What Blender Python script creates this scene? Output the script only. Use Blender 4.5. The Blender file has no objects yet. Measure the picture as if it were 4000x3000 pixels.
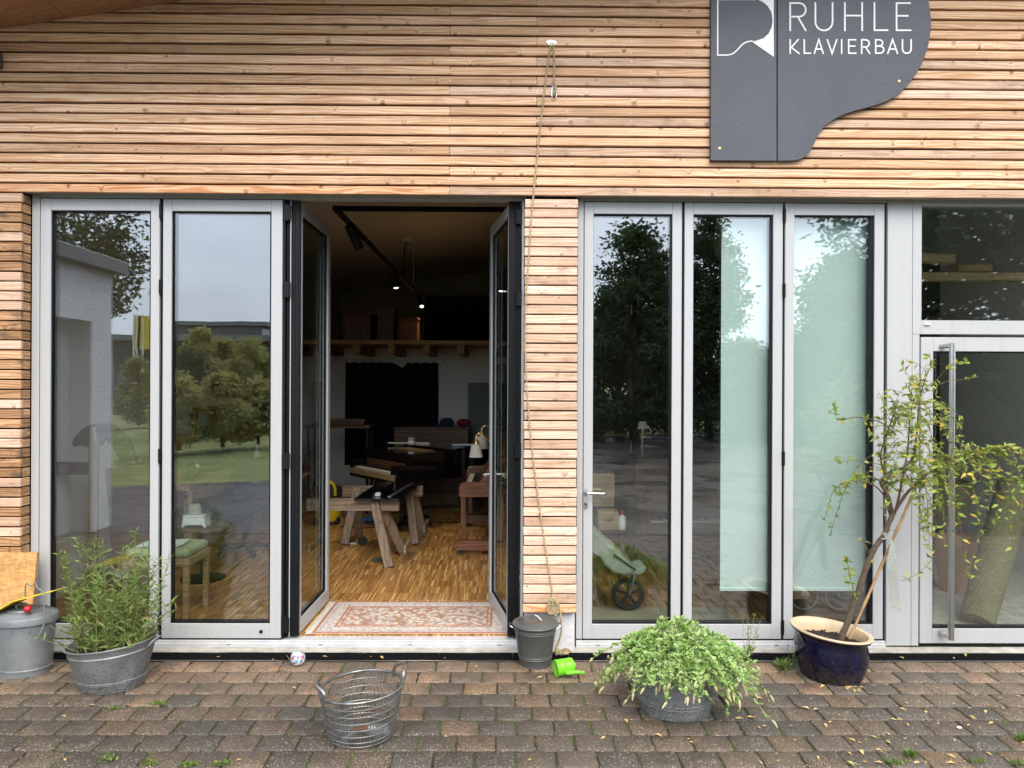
import bpy, bmesh, math, random
import numpy as np
from mathutils import Vector, Matrix
R = math.radians
rnd = random.Random(7)
sc = bpy.context.scene
C = sc.collection

# ---------------------------------------------------------------- camera
CAMZ, FPX = 1.81, 2774.0
YAW, ROLL = R(0.5), R(0.25)
cam_d = bpy.data.cameras.new('camera'); cam = bpy.data.objects.new('camera', cam_d); C.objects.link(cam)
cam_d.sensor_width = 36; cam_d.lens = FPX / 4000 * 36; cam_d.clip_start = 0.05; cam_d.clip_end = 2000
CM = Matrix.Rotation(-YAW, 3, 'Z') @ Matrix.Rotation(R(90), 3, 'X') @ Matrix.Rotation(ROLL, 3, 'Z')
cam.matrix_world = Matrix.Translation((0, 0, CAMZ)) @ CM.to_4x4()
sc.camera = cam

# ---------------------------------------------------------------- sky, sun, exposure
SUN_EL, SUN_AZ = R(50), R(165)      # azimuth measured clockwise from +Y (the facade's inward direction)
w = bpy.data.worlds.new('World'); sc.world = w; w.use_nodes = True
nt = w.node_tree; nt.nodes.clear()
out = nt.nodes.new('ShaderNodeOutputWorld'); bg = nt.nodes.new('ShaderNodeBackground')
sky = nt.nodes.new('ShaderNodeTexSky'); sky.sky_type = 'NISHITA'; sky.sun_disc = False
sky.sun_elevation = SUN_EL; sky.sun_rotation = SUN_AZ; sky.air_density = 1.0; sky.dust_density = 3.0; sky.ozone_density = 1.0
hs = nt.nodes.new('ShaderNodeHueSaturation'); hs.inputs['Saturation'].default_value = 0.55
tcw = nt.nodes.new('ShaderNodeTexCoord'); mpw = nt.nodes.new('ShaderNodeMapping'); mpw.inputs['Scale'].default_value = (1.0, 1.0, 3.2)
nzw = nt.nodes.new('ShaderNodeTexNoise'); nzw.inputs['Scale'].default_value = 2.2; nzw.inputs['Detail'].default_value = 6; nzw.inputs['Roughness'].default_value = 0.55
mrw = nt.nodes.new('ShaderNodeMapRange'); mrw.inputs[1].default_value = 0.3; mrw.inputs[2].default_value = 0.7; mrw.inputs[3].default_value = 0.80; mrw.inputs[4].default_value = 1.15
mxw = nt.nodes.new('ShaderNodeVectorMath'); mxw.operation = 'SCALE'
L = nt.links.new
miw = nt.nodes.new('ShaderNodeMix'); miw.data_type = 'RGBA'; miw.inputs[0].default_value = 0.72      # thin even cloud over the clear sky
L(hs.outputs[0], miw.inputs[6]); miw.inputs[7].default_value = (5.8, 6.7, 8.2, 1)
L(sky.outputs[0], hs.inputs['Color']); L(tcw.outputs['Generated'], mpw.inputs[0]); L(mpw.outputs[0], nzw.inputs['Vector'])
L(nzw.outputs[0], mrw.inputs[0]); L(miw.outputs[2], mxw.inputs[0]); L(mrw.outputs[0], mxw.inputs['Scale'])
L(mxw.outputs[0], bg.inputs[0]); bg.inputs[1].default_value = 0.15; L(bg.outputs[0], out.inputs[0])

sun_d = bpy.data.lights.new('sun', 'SUN'); sun = bpy.data.objects.new('sun', sun_d); C.objects.link(sun)
sun_d.energy = 1.4; sun_d.angle = R(50); sun_d.color = (1.0, 0.90, 0.76)
sd = Vector((math.sin(SUN_AZ) * math.cos(SUN_EL), math.cos(SUN_AZ) * math.cos(SUN_EL), math.sin(SUN_EL)))
sun.rotation_euler = sd.to_track_quat('Z', 'Y').to_euler(); sun.location = sd * 40
vs = sc.view_settings; vs.view_transform = 'Standard'; vs.look = 'None'; vs.exposure = 1.40; vs.gamma = 1
sc.cycles.use_denoising = True
sc.cycles.max_bounces = 10; sc.cycles.transparent_max_bounces = 16; sc.cycles.glossy_bounces = 5; sc.cycles.diffuse_bounces = 5
sc.cycles.caustics_reflective = False; sc.cycles.caustics_refractive = False; sc.cycles.sample_clamp_indirect = 6

# ---------------------------------------------------------------- placement helpers
def ray(u, v):
    return CM @ Vector(((u - 2000) / FPX, -(v - 1500) / FPX, -1))
def px(u, v, Y):                     # pixel of the photograph at the world depth y = Y
    d = ray(u, v); t = Y / d.y
    return Vector((d.x * t, Y, CAMZ + d.z * t))
def pz(u, v, z=0.0):                 # pixel at the height z
    d = ray(u, v); t = (z - CAMZ) / d.z
    return Vector((d.x * t, d.y * t, z))
YB, YF, YG = 4.75, 4.85, 4.885       # board fronts, frame fronts, glass
FLOOR = 0.065
def mir(u, v, Yv):                   # what the glass shows at a virtual depth stands behind the photographer
    p = px(u, v, Yv); return Vector((p.x, 2 * YG - Yv, p.z))

# ---------------------------------------------------------------- mesh helpers
WLOC = {}
def link(name, data, center, parent, kind=None):
    o = bpy.data.objects.new(name, data); C.objects.link(o)
    wl = Vector(center); WLOC[o.name] = wl
    if parent is not None:
        o.parent = parent; o.location = wl - WLOC[parent.name]
    else:
        o.location = wl
    if kind: o['kind'] = kind
    return o
def tag(o, label, cat, group=None, kind=None):
    o['label'] = label; o['category'] = cat
    if group: o['group'] = group
    if kind: o['kind'] = kind
    return o
def thing(name, loc, label, cat, group=None):
    o = bpy.data.objects.new(name, None); C.objects.link(o); o.empty_display_size = 0.05
    o.location = loc; WLOC[o.name] = Vector(loc)
    return tag(o, label, cat, group)

class MB:
    def __init__(s): s.v = []; s.f = []; s.m = []
    def add(s, vs, fs, mi=0):
        k = len(s.v); s.v += [tuple(p) for p in vs]
        for f in fs: s.f.append(tuple(i + k for i in f)); s.m.append(mi)
        return s
    def box(s, x0, x1, y0, y1, z0, z1, mi=0):
        if x0 > x1: x0, x1 = x1, x0
        if y0 > y1: y0, y1 = y1, y0
        if z0 > z1: z0, z1 = z1, z0
        vs = [(x, y, z) for z in (z0, z1) for y in (y0, y1) for x in (x0, x1)]
        return s.add(vs, [(0, 2, 3, 1), (4, 5, 7, 6), (0, 1, 5, 4), (2, 6, 7, 3), (0, 4, 6, 2), (1, 3, 7, 5)], mi)
    def obox(s, c, size, rot=None, mi=0):       # oriented box
        hx, hy, hz = [k / 2 for k in size]; c = Vector(c)
        vs = []
        for z in (-hz, hz):
            for y in (-hy, hy):
                for x in (-hx, hx):
                    p = Vector((x, y, z))
                    if rot is not None: p = rot @ p
                    vs.append(c + p)
        return s.add(vs, [(0, 2, 3, 1), (4, 5, 7, 6), (0, 1, 5, 4), (2, 6, 7, 3), (0, 4, 6, 2), (1, 3, 7, 5)], mi)
    def bar(s, a, b, wdt, hgt, up=(0, 0, 1), mi=0):   # box from a to b
        a, b = Vector(a), Vector(b); d = (b - a); l = d.length; d.normalize()
        upv = Vector(up); side = d.cross(upv)
        if side.length < 1e-4: side = d.cross(Vector((0, 1, 0)))
        side.normalize(); upv = side.cross(d)
        m = Matrix((side, d, upv)).transposed()
        return s.obox((a + b) / 2, (wdt, l, hgt), m, mi)
    def tube(s, pts, r, n=8, cap=True, mi=0, closed=False):
        pts = [Vector(p) for p in pts]; k = len(pts)
        rs = r if isinstance(r, (list, tuple)) else [r] * k
        nrm = None; rings = []
        for i in range(k):
            if closed: t = pts[(i + 1) % k] - pts[i - 1]
            else: t = pts[min(i + 1, k - 1)] - pts[max(i - 1, 0)]
            t = t.normalized() if t.length > 1e-9 else Vector((0, 0, 1))
            if nrm is None:
                nrm = t.orthogonal().normalized()
            else:
                nrm = nrm - t * nrm.dot(t)
                nrm = nrm.normalized() if nrm.length > 1e-6 else t.orthogonal().normalized()
            bn = t.cross(nrm)
            rings.append([pts[i] + (nrm * math.cos(2 * math.pi * j / n) + bn * math.sin(2 * math.pi * j / n)) * rs[i] for j in range(n)])
        vs = [p for rg in rings for p in rg]; fs = []
        for i in range(k if closed else k - 1):
            a = i * n; b = ((i + 1) % k) * n
            for j in range(n):
                fs.append((a + j, a + (j + 1) % n, b + (j + 1) % n, b + j))
        if cap and not closed:
            fs.append(tuple(range(n - 1, -1, -1))); fs.append(tuple((k - 1) * n + j for j in range(n)))
        return s.add(vs, fs, mi)
    def lathe(s, prof, c=(0, 0, 0), n=32, sx=1, sy=1, mi=0, M=None, fn=None, caps=True):
        c = Vector(c); vs = []; fs = []
        for (r, z) in prof:
            for j in range(n):
                a = 2 * math.pi * j / n
                p = Vector((r * math.cos(a) * sx, r * math.sin(a) * sy, z))
                if fn: p = fn(p)
                if M is not None: p = M @ p
                vs.append(c + p)
        for i in range(len(prof) - 1):
            for j in range(n):
                fs.append((i * n + j, i * n + (j + 1) % n, (i + 1) * n + (j + 1) % n, (i + 1) * n + j))
        if caps and prof[0][0] > 1e-6: fs.append(tuple(range(n - 1, -1, -1)))
        if caps and prof[-1][0] > 1e-6: fs.append(tuple((len(prof) - 1) * n + j for j in range(n)))
        return s.add(vs, fs, mi)
    def prism(s, poly, a0, a1, axis='y', mi=0):  # 2-D outline swept along an axis
        n = len(poly)
        def P(p, a):
            return {'y': (p[0], a, p[1]), 'x': (a, p[0], p[1]), 'z': (p[0], p[1], a)}[axis]
        vs = [P(p, a0) for p in poly] + [P(p, a1) for p in poly]
        fs = [tuple(range(n)), tuple(range(2 * n - 1, n - 1, -1))]
        for i in range(n):
            j = (i + 1) % n; fs.append((i, i + n, j + n, j))
        return s.add(vs, fs, mi)
    def build(s, name, mats, parent=None, smooth=False, bevel=0, seg=1, kind=None, center=None, angle=40):
        if center is None:
            a = np.array(s.v); center = (a.min(0) + a.max(0)) / 2
            center = Vector([float(q) for q in center])
        center = Vector(center)
        me = bpy.data.meshes.new(name)
        me.from_pydata([(p[0] - center.x, p[1] - center.y, p[2] - center.z) for p in s.v], [], s.f)
        if not isinstance(mats, (list, tuple)): mats = [mats]
        for m in mats: me.materials.append(m)
        if len(mats) > 1: me.polygons.foreach_set('material_index', s.m)
        bm = bmesh.new(); bm.from_mesh(me)
        bmesh.ops.recalc_face_normals(bm, faces=bm.faces)
        if bevel:
            ed = [e for e in bm.edges if len(e.link_faces) == 2 and e.calc_face_angle(0) > 0.5]
            bmesh.ops.bevel(bm, geom=ed, offset=bevel, segments=seg, affect='EDGES', profile=0.5)
        bm.to_mesh(me); bm.free()
        if smooth:
            me.polygons.foreach_set('use_smooth', [True] * len(me.polygons)); me.set_sharp_from_angle(angle=R(angle))
        me.update()
        return link(name, me, center, parent, kind)

def arc(c, r, a0, a1, n, ry=None):
    ry = ry or r
    return [(c[0] + r * math.cos(a0 + (a1 - a0) * i / (n - 1)), c[1] + ry * math.sin(a0 + (a1 - a0) * i / (n - 1))) for i in range(n)]
def spline(pts, k=6):                # Catmull-Rom through points
    P = [Vector(p) for p in pts]; o = []
    for i in range(len(P) - 1):
        p0, p1, p2, p3 = P[max(i - 1, 0)], P[i], P[i + 1], P[min(i + 2, len(P) - 1)]
        for j in range(k):
            t = j / k
            o.append(0.5 * ((2 * p1) + (p2 - p0) * t + (2 * p0 - 5 * p1 + 4 * p2 - p3) * t * t + (3 * p1 - p0 - 3 * p2 + p3) * t ** 3))
    o.append(P[-1]); return o

def leaves(name, base, axis, side, ln, wd, mat, parent, kind=None, fold=0.25, oval=False, tone=None, center=None):
    """many small real leaves as one mesh; arrays are numpy (n,3)/(n,)"""
    n = len(base); up = np.cross(axis, side)
    ln = np.asarray(ln)[:, None] * np.ones((n, 1)); wd = np.asarray(wd)[:, None] * np.ones((n, 1))
    if oval:
        ts = [(0, 0, 0), (.18, .36, .5), (.45, .5, 1), (.78, .34, .6), (1, 0, 0), (.78, -.34, .6), (.45, -.5, 1), (.18, -.36, .5), (.48, 0, 0)]
        fs = [(8, i, (i + 1) % 8) for i in range(8)]
        rim = [1, 1, 1, 1, 1, 1, 1, 1, 0]
    else:
        ts = [(0, 0, 0), (.4, .5, 1), (1, 0, 0), (.4, -.5, 1)]; fs = [(0, 1, 2), (0, 2, 3)]; rim = [0, 1, 1, 1]
    V = np.stack([base + axis * ln * t + side * wd * q + up * wd * fold * h - up * ln * 0.12 * t * t for t, q, h in ts], 1).reshape(-1, 3)
    k = len(ts)
    F = (np.arange(n)[:, None, None] * k + np.array(fs)[None]).reshape(-1, 3)
    if center is None: center = V.mean(0)
    V = V - np.asarray(center)
    me = bpy.data.meshes.new(name)
    me.vertices.add(len(V)); me.vertices.foreach_set('co', V.astype(np.float32).ravel())
    me.loops.add(F.size); me.loops.foreach_set('vertex_index', F.astype(np.int32).ravel())
    me.polygons.add(len(F)); me.polygons.foreach_set('loop_start', np.arange(0, F.size, 3, dtype=np.int32)); me.polygons.foreach_set('loop_total', np.full(len(F), 3, dtype=np.int32))
    me.update(calc_edges=True)
    if tone is None: tone = np.random.default_rng(n).random(n)
    at = me.attributes.new('tone', 'FLOAT', 'POINT'); at.data.foreach_set('value', np.repeat(tone, k).astype(np.float32))
    at = me.attributes.new('rim', 'FLOAT', 'POINT'); at.data.foreach_set('value', np.tile(rim, n).astype(np.float32))
    me.materials.append(mat)
    return link(name, me, Vector([float(q) for q in center]), parent, kind)
def unit(a): return a / np.maximum(np.linalg.norm(a, axis=1, keepdims=True), 1e-9)
def perp(a, rg):
    r = rg.normal(size=a.shape); r -= a * (r * a).sum(1, keepdims=True); return unit(r)
# ---------------------------------------------------------------- materials
def newmat(name):
    m = bpy.data.materials.new(name); m.use_nodes = True; nt = m.node_tree
    return m, nt, nt.nodes['Principled BSDF']
def nd(nt, typ, ins=None, **kw):
    n = nt.nodes.new('ShaderNode' + typ)
    for k, v in kw.items(): setattr(n, k, v)
    for k, v in (ins or {}).items():
        s = n.inputs[k]
        if isinstance(v, bpy.types.NodeSocket): nt.links.new(v, s)
        else: s.default_value = v
    return n
def ma(nt, op, a, b=0.0, c=0.0):
    n = nt.nodes.new('ShaderNodeMath'); n.operation = op
    for i, v in enumerate((a, b, c)):
        if isinstance(v, bpy.types.NodeSocket): nt.links.new(v, n.inputs[i])
        else: n.inputs[i].default_value = v
    return n.outputs[0]
def mixc(nt, f, a, b, mode='MIX'):
    n = nt.nodes.new('ShaderNodeMix'); n.data_type = 'RGBA'; n.blend_type = mode
    for s, v in ((n.inputs[0], f), (n.inputs[6], a), (n.inputs[7], b)):
        if isinstance(v, bpy.types.NodeSocket): nt.links.new(v, s)
        else: s.default_value = (*v, 1) if isinstance(v, tuple) and len(v) == 3 else v
    return n.outputs[2]
def mrange(nt, x, a, b, c, d, smooth=False):
    n = nt.nodes.new('ShaderNodeMapRange'); n.interpolation_type = 'SMOOTHSTEP' if smooth else 'LINEAR'
    for s, v in zip(n.inputs, (x, a, b, c, d)):
        if isinstance(v, bpy.types.NodeSocket): nt.links.new(v, s)
        else: s.default_value = v
    return n.outputs[0]
def noise(nt, vec, scale, detail=3, rough=0.5):
    return nd(nt, 'TexNoise', {'Vector': vec, 'Scale': scale, 'Detail': detail, 'Roughness': rough}).outputs[0]
def mapping(nt, vec, scale=(1, 1, 1), rot=(0, 0, 0), loc=(0, 0, 0)):
    return nd(nt, 'Mapping', {'Vector': vec, 'Scale': scale, 'Rotation': rot, 'Location': loc}).outputs[0]
def objco(nt, jitter=True):
    tc = nd(nt, 'TexCoord').outputs['Object']
    if not jitter: return tc
    oi = nd(nt, 'ObjectInfo')
    off = nd(nt, 'VectorMath', {0: (37.3, 91.7, 53.9), 3: oi.outputs['Random']}, operation='SCALE').outputs[0]
    return nd(nt, 'VectorMath', {0: tc, 1: off}, operation='ADD').outputs[0]
def bump(nt, bs, h, dist, strength=1.0):
    b = nd(nt, 'Bump', {'Height': h, 'Distance': dist, 'Strength': strength}); nt.links.new(b.outputs[0], bs.inputs['Normal'])

def pbr(name, col, rough=0.5, metal=0.0, spec=0.5, var=0.0, vscale=6.0, col2=None, bmp=None, coat=0.0, rvar=0.0):
    m, nt, b = newmat(name)
    b.inputs['Roughness'].default_value = rough; b.inputs['Metallic'].default_value = metal
    b.inputs['Specular IOR Level'].default_value = spec; b.inputs['Coat Weight'].default_value = coat
    if var or col2 or bmp or rvar:
        p = objco(nt)
        n1 = noise(nt, p, vscale, 5, 0.6)
        f = mrange(nt, n1, 0.35, 0.68, 0, 1)
        c2 = col2 or tuple(c * (1 - var) for c in col)
        nt.links.new(mixc(nt, f, col, c2), b.inputs['Base Color'])
        if rvar: nt.links.new(mrange(nt, n1, 0.3, 0.7, rough - rvar, rough + rvar), b.inputs['Roughness'])
        if bmp: bump(nt, b, noise(nt, p, bmp[0], 4, 0.6), bmp[1])
    else:
        b.inputs['Base Color'].default_value = (*col, 1)
    return m

def wood(name, light, dark, knots=True, ring=330.0, wav=30.0, stain=0.0, sc_=(0.8, 9.0), rough=0.6, tonevar=0.35, knotscale=5.5, spec=0.3, grain=0.78, axis='x'):
    """boards whose grain runs along their local x (or z)"""
    m, nt, b = newmat(name); b.inputs['Roughness'].default_value = rough; b.inputs['Specular IOR Level'].default_value = spec
    tc = nd(nt, 'TexCoord').outputs['Object']; oi = nd(nt, 'ObjectInfo'); rn = oi.outputs['Random']
    off = nd(nt, 'VectorMath', {0: (37.3, 91.7, 53.9), 3: rn}, operation='SCALE').outputs[0]
    p = nd(nt, 'VectorMath', {0: tc, 1: off}, operation='ADD').outputs[0]
    sp = nd(nt, 'SeparateXYZ', {0: p}); X, Y, Z = sp.outputs[0], sp.outputs[1], sp.outputs[2]
    if axis == 'z': X, Z = Z, X
    if axis == 'y': X, Y = Y, X
    q = nd(nt, 'CombineXYZ', {0: ma(nt, 'MULTIPLY', X, sc_[0]), 1: ma(nt, 'MULTIPLY', Y, sc_[1]), 2: ma(nt, 'MULTIPLY', Z, sc_[1])}).outputs[0]
    n1 = noise(nt, q, 1.6, 2.5, 0.5)
    ph = ma(nt, 'ADD', ma(nt, 'MULTIPLY', Z, ring), ma(nt, 'MULTIPLY', n1, wav))
    ph = ma(nt, 'ADD', ph, ma(nt, 'MULTIPLY', Y, ring * .6))
    if knots:
        kv = nd(nt, 'CombineXYZ', {0: X, 1: Z}).outputs[0]
        vor = nd(nt, 'TexVoronoi', {'Vector': kv, 'Scale': knotscale}, voronoi_dimensions='2D'); d = vor.outputs['Distance']
        kc = nd(nt, 'SeparateColor', {0: vor.outputs['Color']}); gate = ma(nt, 'GREATER_THAN', kc.outputs[0], 0.42)
        kb = ma(nt, 'MULTIPLY', mrange(nt, d, 0.0, 0.20, 1, 0, True), gate)
        ph = ma(nt, 'ADD', ph, ma(nt, 'MULTIPLY', kb, mrange(nt, kc.outputs[2], 0, 1, 3.0, 11.0)))
    s = mrange(nt, ma(nt, 'SINE', ph), -0.6, 1.0, 0, 1, True)
    fine = noise(nt, nd(nt, 'CombineXYZ', {0: ma(nt, 'MULTIPLY', X, 3.0), 1: Y, 2: ma(nt, 'MULTIPLY', Z, 160.0)}).outputs[0], 1.0, 3, 0.6)
    f = ma(nt, 'ADD', ma(nt, 'MULTIPLY', s, grain), ma(nt, 'MULTIPLY', mrange(nt, fine, 0.35, 0.7, 0, 1), 0.28))
    f = ma(nt, 'MINIMUM', f, 1.0)
    col = mixc(nt, f, light, dark)
    n3 = noise(nt, nd(nt, 'CombineXYZ', {0: ma(nt, 'MULTIPLY', X, 1.3), 1: Y, 2: ma(nt, 'MULTIPLY', Z, 14.0)}).outputs[0], 1.0, 3, 0.6)
    col = mixc(nt, mrange(nt, n3, 0.40, 0.72, 0, 0.55, True), col, tuple(c * 0.72 for c in dark))
    # tone of each board
    wn = nd(nt, 'TexWhiteNoise', {'W': ma(nt, 'MULTIPLY', rn, 731.0)}, noise_dimensions='1D')
    tv = mrange(nt, wn.outputs['Value'], 0, 1, 1 - tonevar, 1 + tonevar * 0.35)
    cv = nd(nt, 'CombineXYZ', {0: tv, 1: ma(nt, 'POWER', tv, 1.15), 2: ma(nt, 'POWER', tv, 1.4)}).outputs[0]
    col = mixc(nt, 1.0, col, cv, 'MULTIPLY')
    if knots:
        kd = ma(nt, 'MULTIPLY', mrange(nt, d, 0.015, mrange(nt, kc.outputs[1], 0, 1, 0.05, 0.15), 1, 0, True), gate)
        col = mixc(nt, ma(nt, 'MULTIPLY', kd, mrange(nt, kc.outputs[2], 0, 1, 0.45, 0.95)), col, tuple(c * 0.40 for c in dark))
    if stain:
        n2 = noise(nt, nd(nt, 'CombineXYZ', {0: ma(nt, 'MULTIPLY', X, 5.0), 1: Y, 2: ma(nt, 'MULTIPLY', Z, 11.0)}).outputs[0], 1.0, 4, 0.6)
        col = mixc(nt, ma(nt, 'MULTIPLY', mrange(nt, n2, 0.52, 0.72, 0, 1, True), stain), col, (0.075, 0.055, 0.045))
    nt.links.new(col, b.inputs['Base Color'])
    bump(nt, b, f, 0.0012, 0.5)
    return m

def glass(name, f0=0.135, tint=(0.93, 0.965, 0.95), wave=0.00016):
    m, nt, b = newmat(name); nt.nodes.remove(b); o = nt.nodes['Material Output']
    g = nd(nt, 'NewGeometry')
    dt = ma(nt, 'ABSOLUTE', nd(nt, 'VectorMath', {0: g.outputs['Incoming'], 1: g.outputs['Normal']}, operation='DOT_PRODUCT').outputs['Value'])
    fr = ma(nt, 'ADD', ma(nt, 'MULTIPLY', ma(nt, 'POWER', ma(nt, 'SUBTRACT', 1.0, dt), 5.0), 1 - f0), f0)
    p = objco(nt)
    h = noise(nt, mapping(nt, p, (1, 1, 0.55)), 5.5, 1.5, 0.4)
    bp = nd(nt, 'Bump', {'Height': h, 'Distance': wave, 'Strength': 1.0})
    gl = nd(nt, 'BsdfGlossy', {'Color': (1, 1, 1, 1), 'Roughness': 0.0, 'Normal': bp.outputs[0]})
    tr = nd(nt, 'BsdfTransparent', {'Color': (*tint, 1)})
    mx = nd(nt, 'MixShader', {0: fr, 1: tr.outputs[0], 2: gl.outputs[0]})
    nt.links.new(mx.outputs[0], o.inputs[0]); return m

def foliage(name, c1, c2, c3=None, rough=0.45, trans=0.35, rimcol=None):
    m, nt, b = newmat(name); o = nt.nodes['Material Output']
    t = nd(nt, 'Attribute', attribute_name='tone').outputs['Fac']
    col = mixc(nt, t, c1, c2)
    if c3: col = mixc(nt, mrange(nt, t, 0.88, 0.93, 0, 1), col, c3)
    if rimcol:
        r = nd(nt, 'Attribute', attribute_name='rim').outputs['Fac']
        wv = mrange(nt, ma(nt, 'FRACT', ma(nt, 'MULTIPLY', t, 7.3)), 0, 1, 0.62, 1.15)
        col = mixc(nt, ma(nt, 'GREATER_THAN', r, wv), col, rimcol)
    nt.links.new(col, b.inputs['Base Color']); b.inputs['Roughness'].default_value = rough; b.inputs['Specular IOR Level'].default_value = 0.35
    tl = nd(nt, 'BsdfTranslucent', {'Color': col})
    mx = nd(nt, 'MixShader', {0: trans, 1: b.outputs[0], 2: tl.outputs[0]})
    nt.links.new(mx.outputs[0], o.inputs[0]); return m

def emit(name, col, st):
    m, nt, b = newmat(name); b.inputs['Base Color'].default_value = (*col, 1)
    b.inputs['Emission Color'].default_value = (*col, 1); b.inputs['Emission Strength'].default_value = st; return m

MT = {}
MT['larch'] = wood('larch', (0.86, 0.59, 0.385), (0.57, 0.285, 0.13), stain=0.20, tonevar=0.34, grain=0.66)
MT['larch_col'] = wood('larch_pillar', (0.87, 0.64, 0.475), (0.60, 0.35, 0.225), stain=0.34, tonevar=0.26, grain=0.6)
MT['larch_old'] = wood('larch_weathered', (0.70, 0.43, 0.235), (0.36, 0.175, 0.075), stain=0.75, tonevar=0.40)
MT['larch_red'] = wood('larch_new', (0.76, 0.48, 0.28), (0.52, 0.20, 0.07), stain=0.05, wav=46, ring=200)
MT['backing'] = pbr('dark_backing', (0.012, 0.010, 0.009), 0.9, spec=0.1)
MT['alu'] = None
MT['lintel'] = pbr('grey_lintel_sheet', (0.36, 0.36, 0.345), 0.45, var=0.12, vscale=3)
MT['sill'] = pbr('weathered_aluminium', (0.60, 0.60, 0.60), 0.42, 0.1, var=0.22, vscale=9)
MT['black'] = pbr('black_gasket', (0.006, 0.006, 0.007), 0.5, spec=0.2)
MT['grate'] = pbr('black_cast_grating', (0.005, 0.005, 0.006), 0.85, spec=0.08)
MT['blackmetal'] = pbr('black_metal', (0.007, 0.0075, 0.009), 0.5, 0.0, spec=0.22, rvar=0.1)
MT['steel'] = pbr('brushed_steel', (0.55, 0.54, 0.52), 0.28, 1.0, var=0.15, vscale=30)
MT['chrome'] = pbr('polished_steel', (0.75, 0.75, 0.75), 0.12, 1.0)
MT['zinc'] = pbr('zinc_sheet', (0.30, 0.32, 0.33), 0.52, 0.45, var=0.35, vscale=9, rvar=0.12, bmp=(40, 0.0012))
MT['glass'] = glass('window_glass')
MT['glass_in'] = glass('door_glass', 0.06, (0.80, 0.86, 0.84), 0.0001)
MT['concrete'] = pbr('concrete', (0.42, 0.39, 0.33), 0.85, var=0.35, vscale=14, bmp=(60, 0.002))
MT['plaster'] = pbr('white_plaster', (0.66, 0.66, 0.67), 0.85, var=0.1, vscale=5, bmp=(28, 0.006))
MT['sign'] = None
MT['white'] = pbr('white_lettering', (0.82, 0.82, 0.82), 0.5)
MT['brass'] = pbr('brass', (0.62, 0.42, 0.2), 0.35, 0.9)
MT['rope'] = pbr('hemp_rope', (0.46, 0.36, 0.19), 0.85, var=0.35, vscale=60, bmp=(150, 0.002))
MT['plastic_grey'] = pbr('grey_painted_metal', (0.085, 0.088, 0.082), 0.42, var=0.15, vscale=12)
MT['soil'] = pbr('dark_soil', (0.022, 0.016, 0.012), 0.9, col2=(0.06, 0.04, 0.028), vscale=90, bmp=(120, 0.01))
MT['yellow'] = pbr('yellow_plastic', (0.72, 0.56, 0.02), 0.4)
MT['red'] = pbr('red_plastic', (0.50, 0.015, 0.02), 0.3)
MT['green_pl'] = pbr('bright_green_plastic', (0.17, 0.62, 0.02), 0.32, spec=0.5)
MT['bark'] = pbr('rough_brown_bark', (0.125, 0.082, 0.050), 0.85, col2=(0.055, 0.038, 0.026), vscale=60, bmp=(90, 0.006))
MT['twig'] = pbr('brown_twig', (0.14, 0.085, 0.05), 0.8)
MT['bamboo'] = pbr('bamboo', (0.42, 0.25, 0.11), 0.5, var=0.4, vscale=25)
MT['ribbon'] = pbr('grey_ribbon', (0.36, 0.38, 0.33), 0.8, col2=(0.22, 0.24, 0.2), vscale=120)
MT['cream'] = pbr('cream_glaze', (0.70, 0.52, 0.32), 0.35, var=0.25, vscale=14)
MT['tire'] = pbr('black_rubber', (0.018, 0.018, 0.02), 0.75)
MT['tree_dark'] = foliage('dark_tree_leaves', (0.028, 0.055, 0.022), (0.085, 0.14, 0.05), trans=0.35)
MT['tree_olive'] = foliage('yellowish_shrub_leaves', (0.26, 0.28, 0.08), (0.56, 0.50, 0.19), trans=0.5)
MT['willow'] = foliage('narrow_green_leaves', (0.095, 0.16, 0.034), (0.29, 0.37, 0.10), (0.36, 0.24, 0.11), trans=0.3)
MT['mint'] = foliage('variegated_mint_leaves', (0.14, 0.31, 0.045), (0.36, 0.55, 0.13), trans=0.3, rimcol=(0.68, 0.72, 0.42))
MT['mintflower'] = pbr('beige_flower_spikes', (0.52, 0.46, 0.26), 0.85, col2=(0.36, 0.33, 0.15), vscale=200, bmp=(300, 0.004))
MT['potleaf'] = foliage('yellow_green_leaves', (0.17, 0.27, 0.04), (0.46, 0.50, 0.11), (0.66, 0.47, 0.06), trans=0.35)
MT['weed'] = foliage('weed_leaves', (0.09, 0.16, 0.03), (0.22, 0.30, 0.075), (0.35, 0.36, 0.15), trans=0.3)
MT['stemgreen'] = pbr('green_stem', (0.20, 0.25, 0.07), 0.6)
MT['litter'] = foliage('fallen_leaves', (0.56, 0.36, 0.13), (0.72, 0.52, 0.22), (0.40, 0.45, 0.12), trans=0.15, rough=0.7)
MT['parquetwhite'] = pbr('interior_white_paint', (0.74, 0.71, 0.67), 0.9, var=0.06, vscale=2)
MT['ceiling'] = pbr('ceiling_paint', (0.80, 0.77, 0.72), 0.9)
MT['blackgloss'] = pbr('black_piano_lacquer', (0.006, 0.006, 0.007), 0.10, spec=0.5, coat=0.4)
MT['mahogany'] = wood('mahogany', (0.22, 0.085, 0.036), (0.085, 0.030, 0.013), knots=False, ring=160, rough=0.32, tonevar=0.1, spec=0.5, axis='z')
MT['mahogany_h'] = wood('mahogany_rail', (0.25, 0.10, 0.042), (0.10, 0.036, 0.016), knots=False, ring=160, rough=0.32, tonevar=0.1, spec=0.5)
MT['oakdark'] = wood('brown_piano_wood', (0.17, 0.085, 0.042), (0.085, 0.04, 0.02), knots=False, ring=160, rough=0.4, tonevar=0.1)
MT['trestle'] = wood('grey_sawhorse_wood', (0.42, 0.32, 0.23), (0.24, 0.17, 0.115), ring=150, wav=20, stain=0.55, tonevar=0.2)
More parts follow.
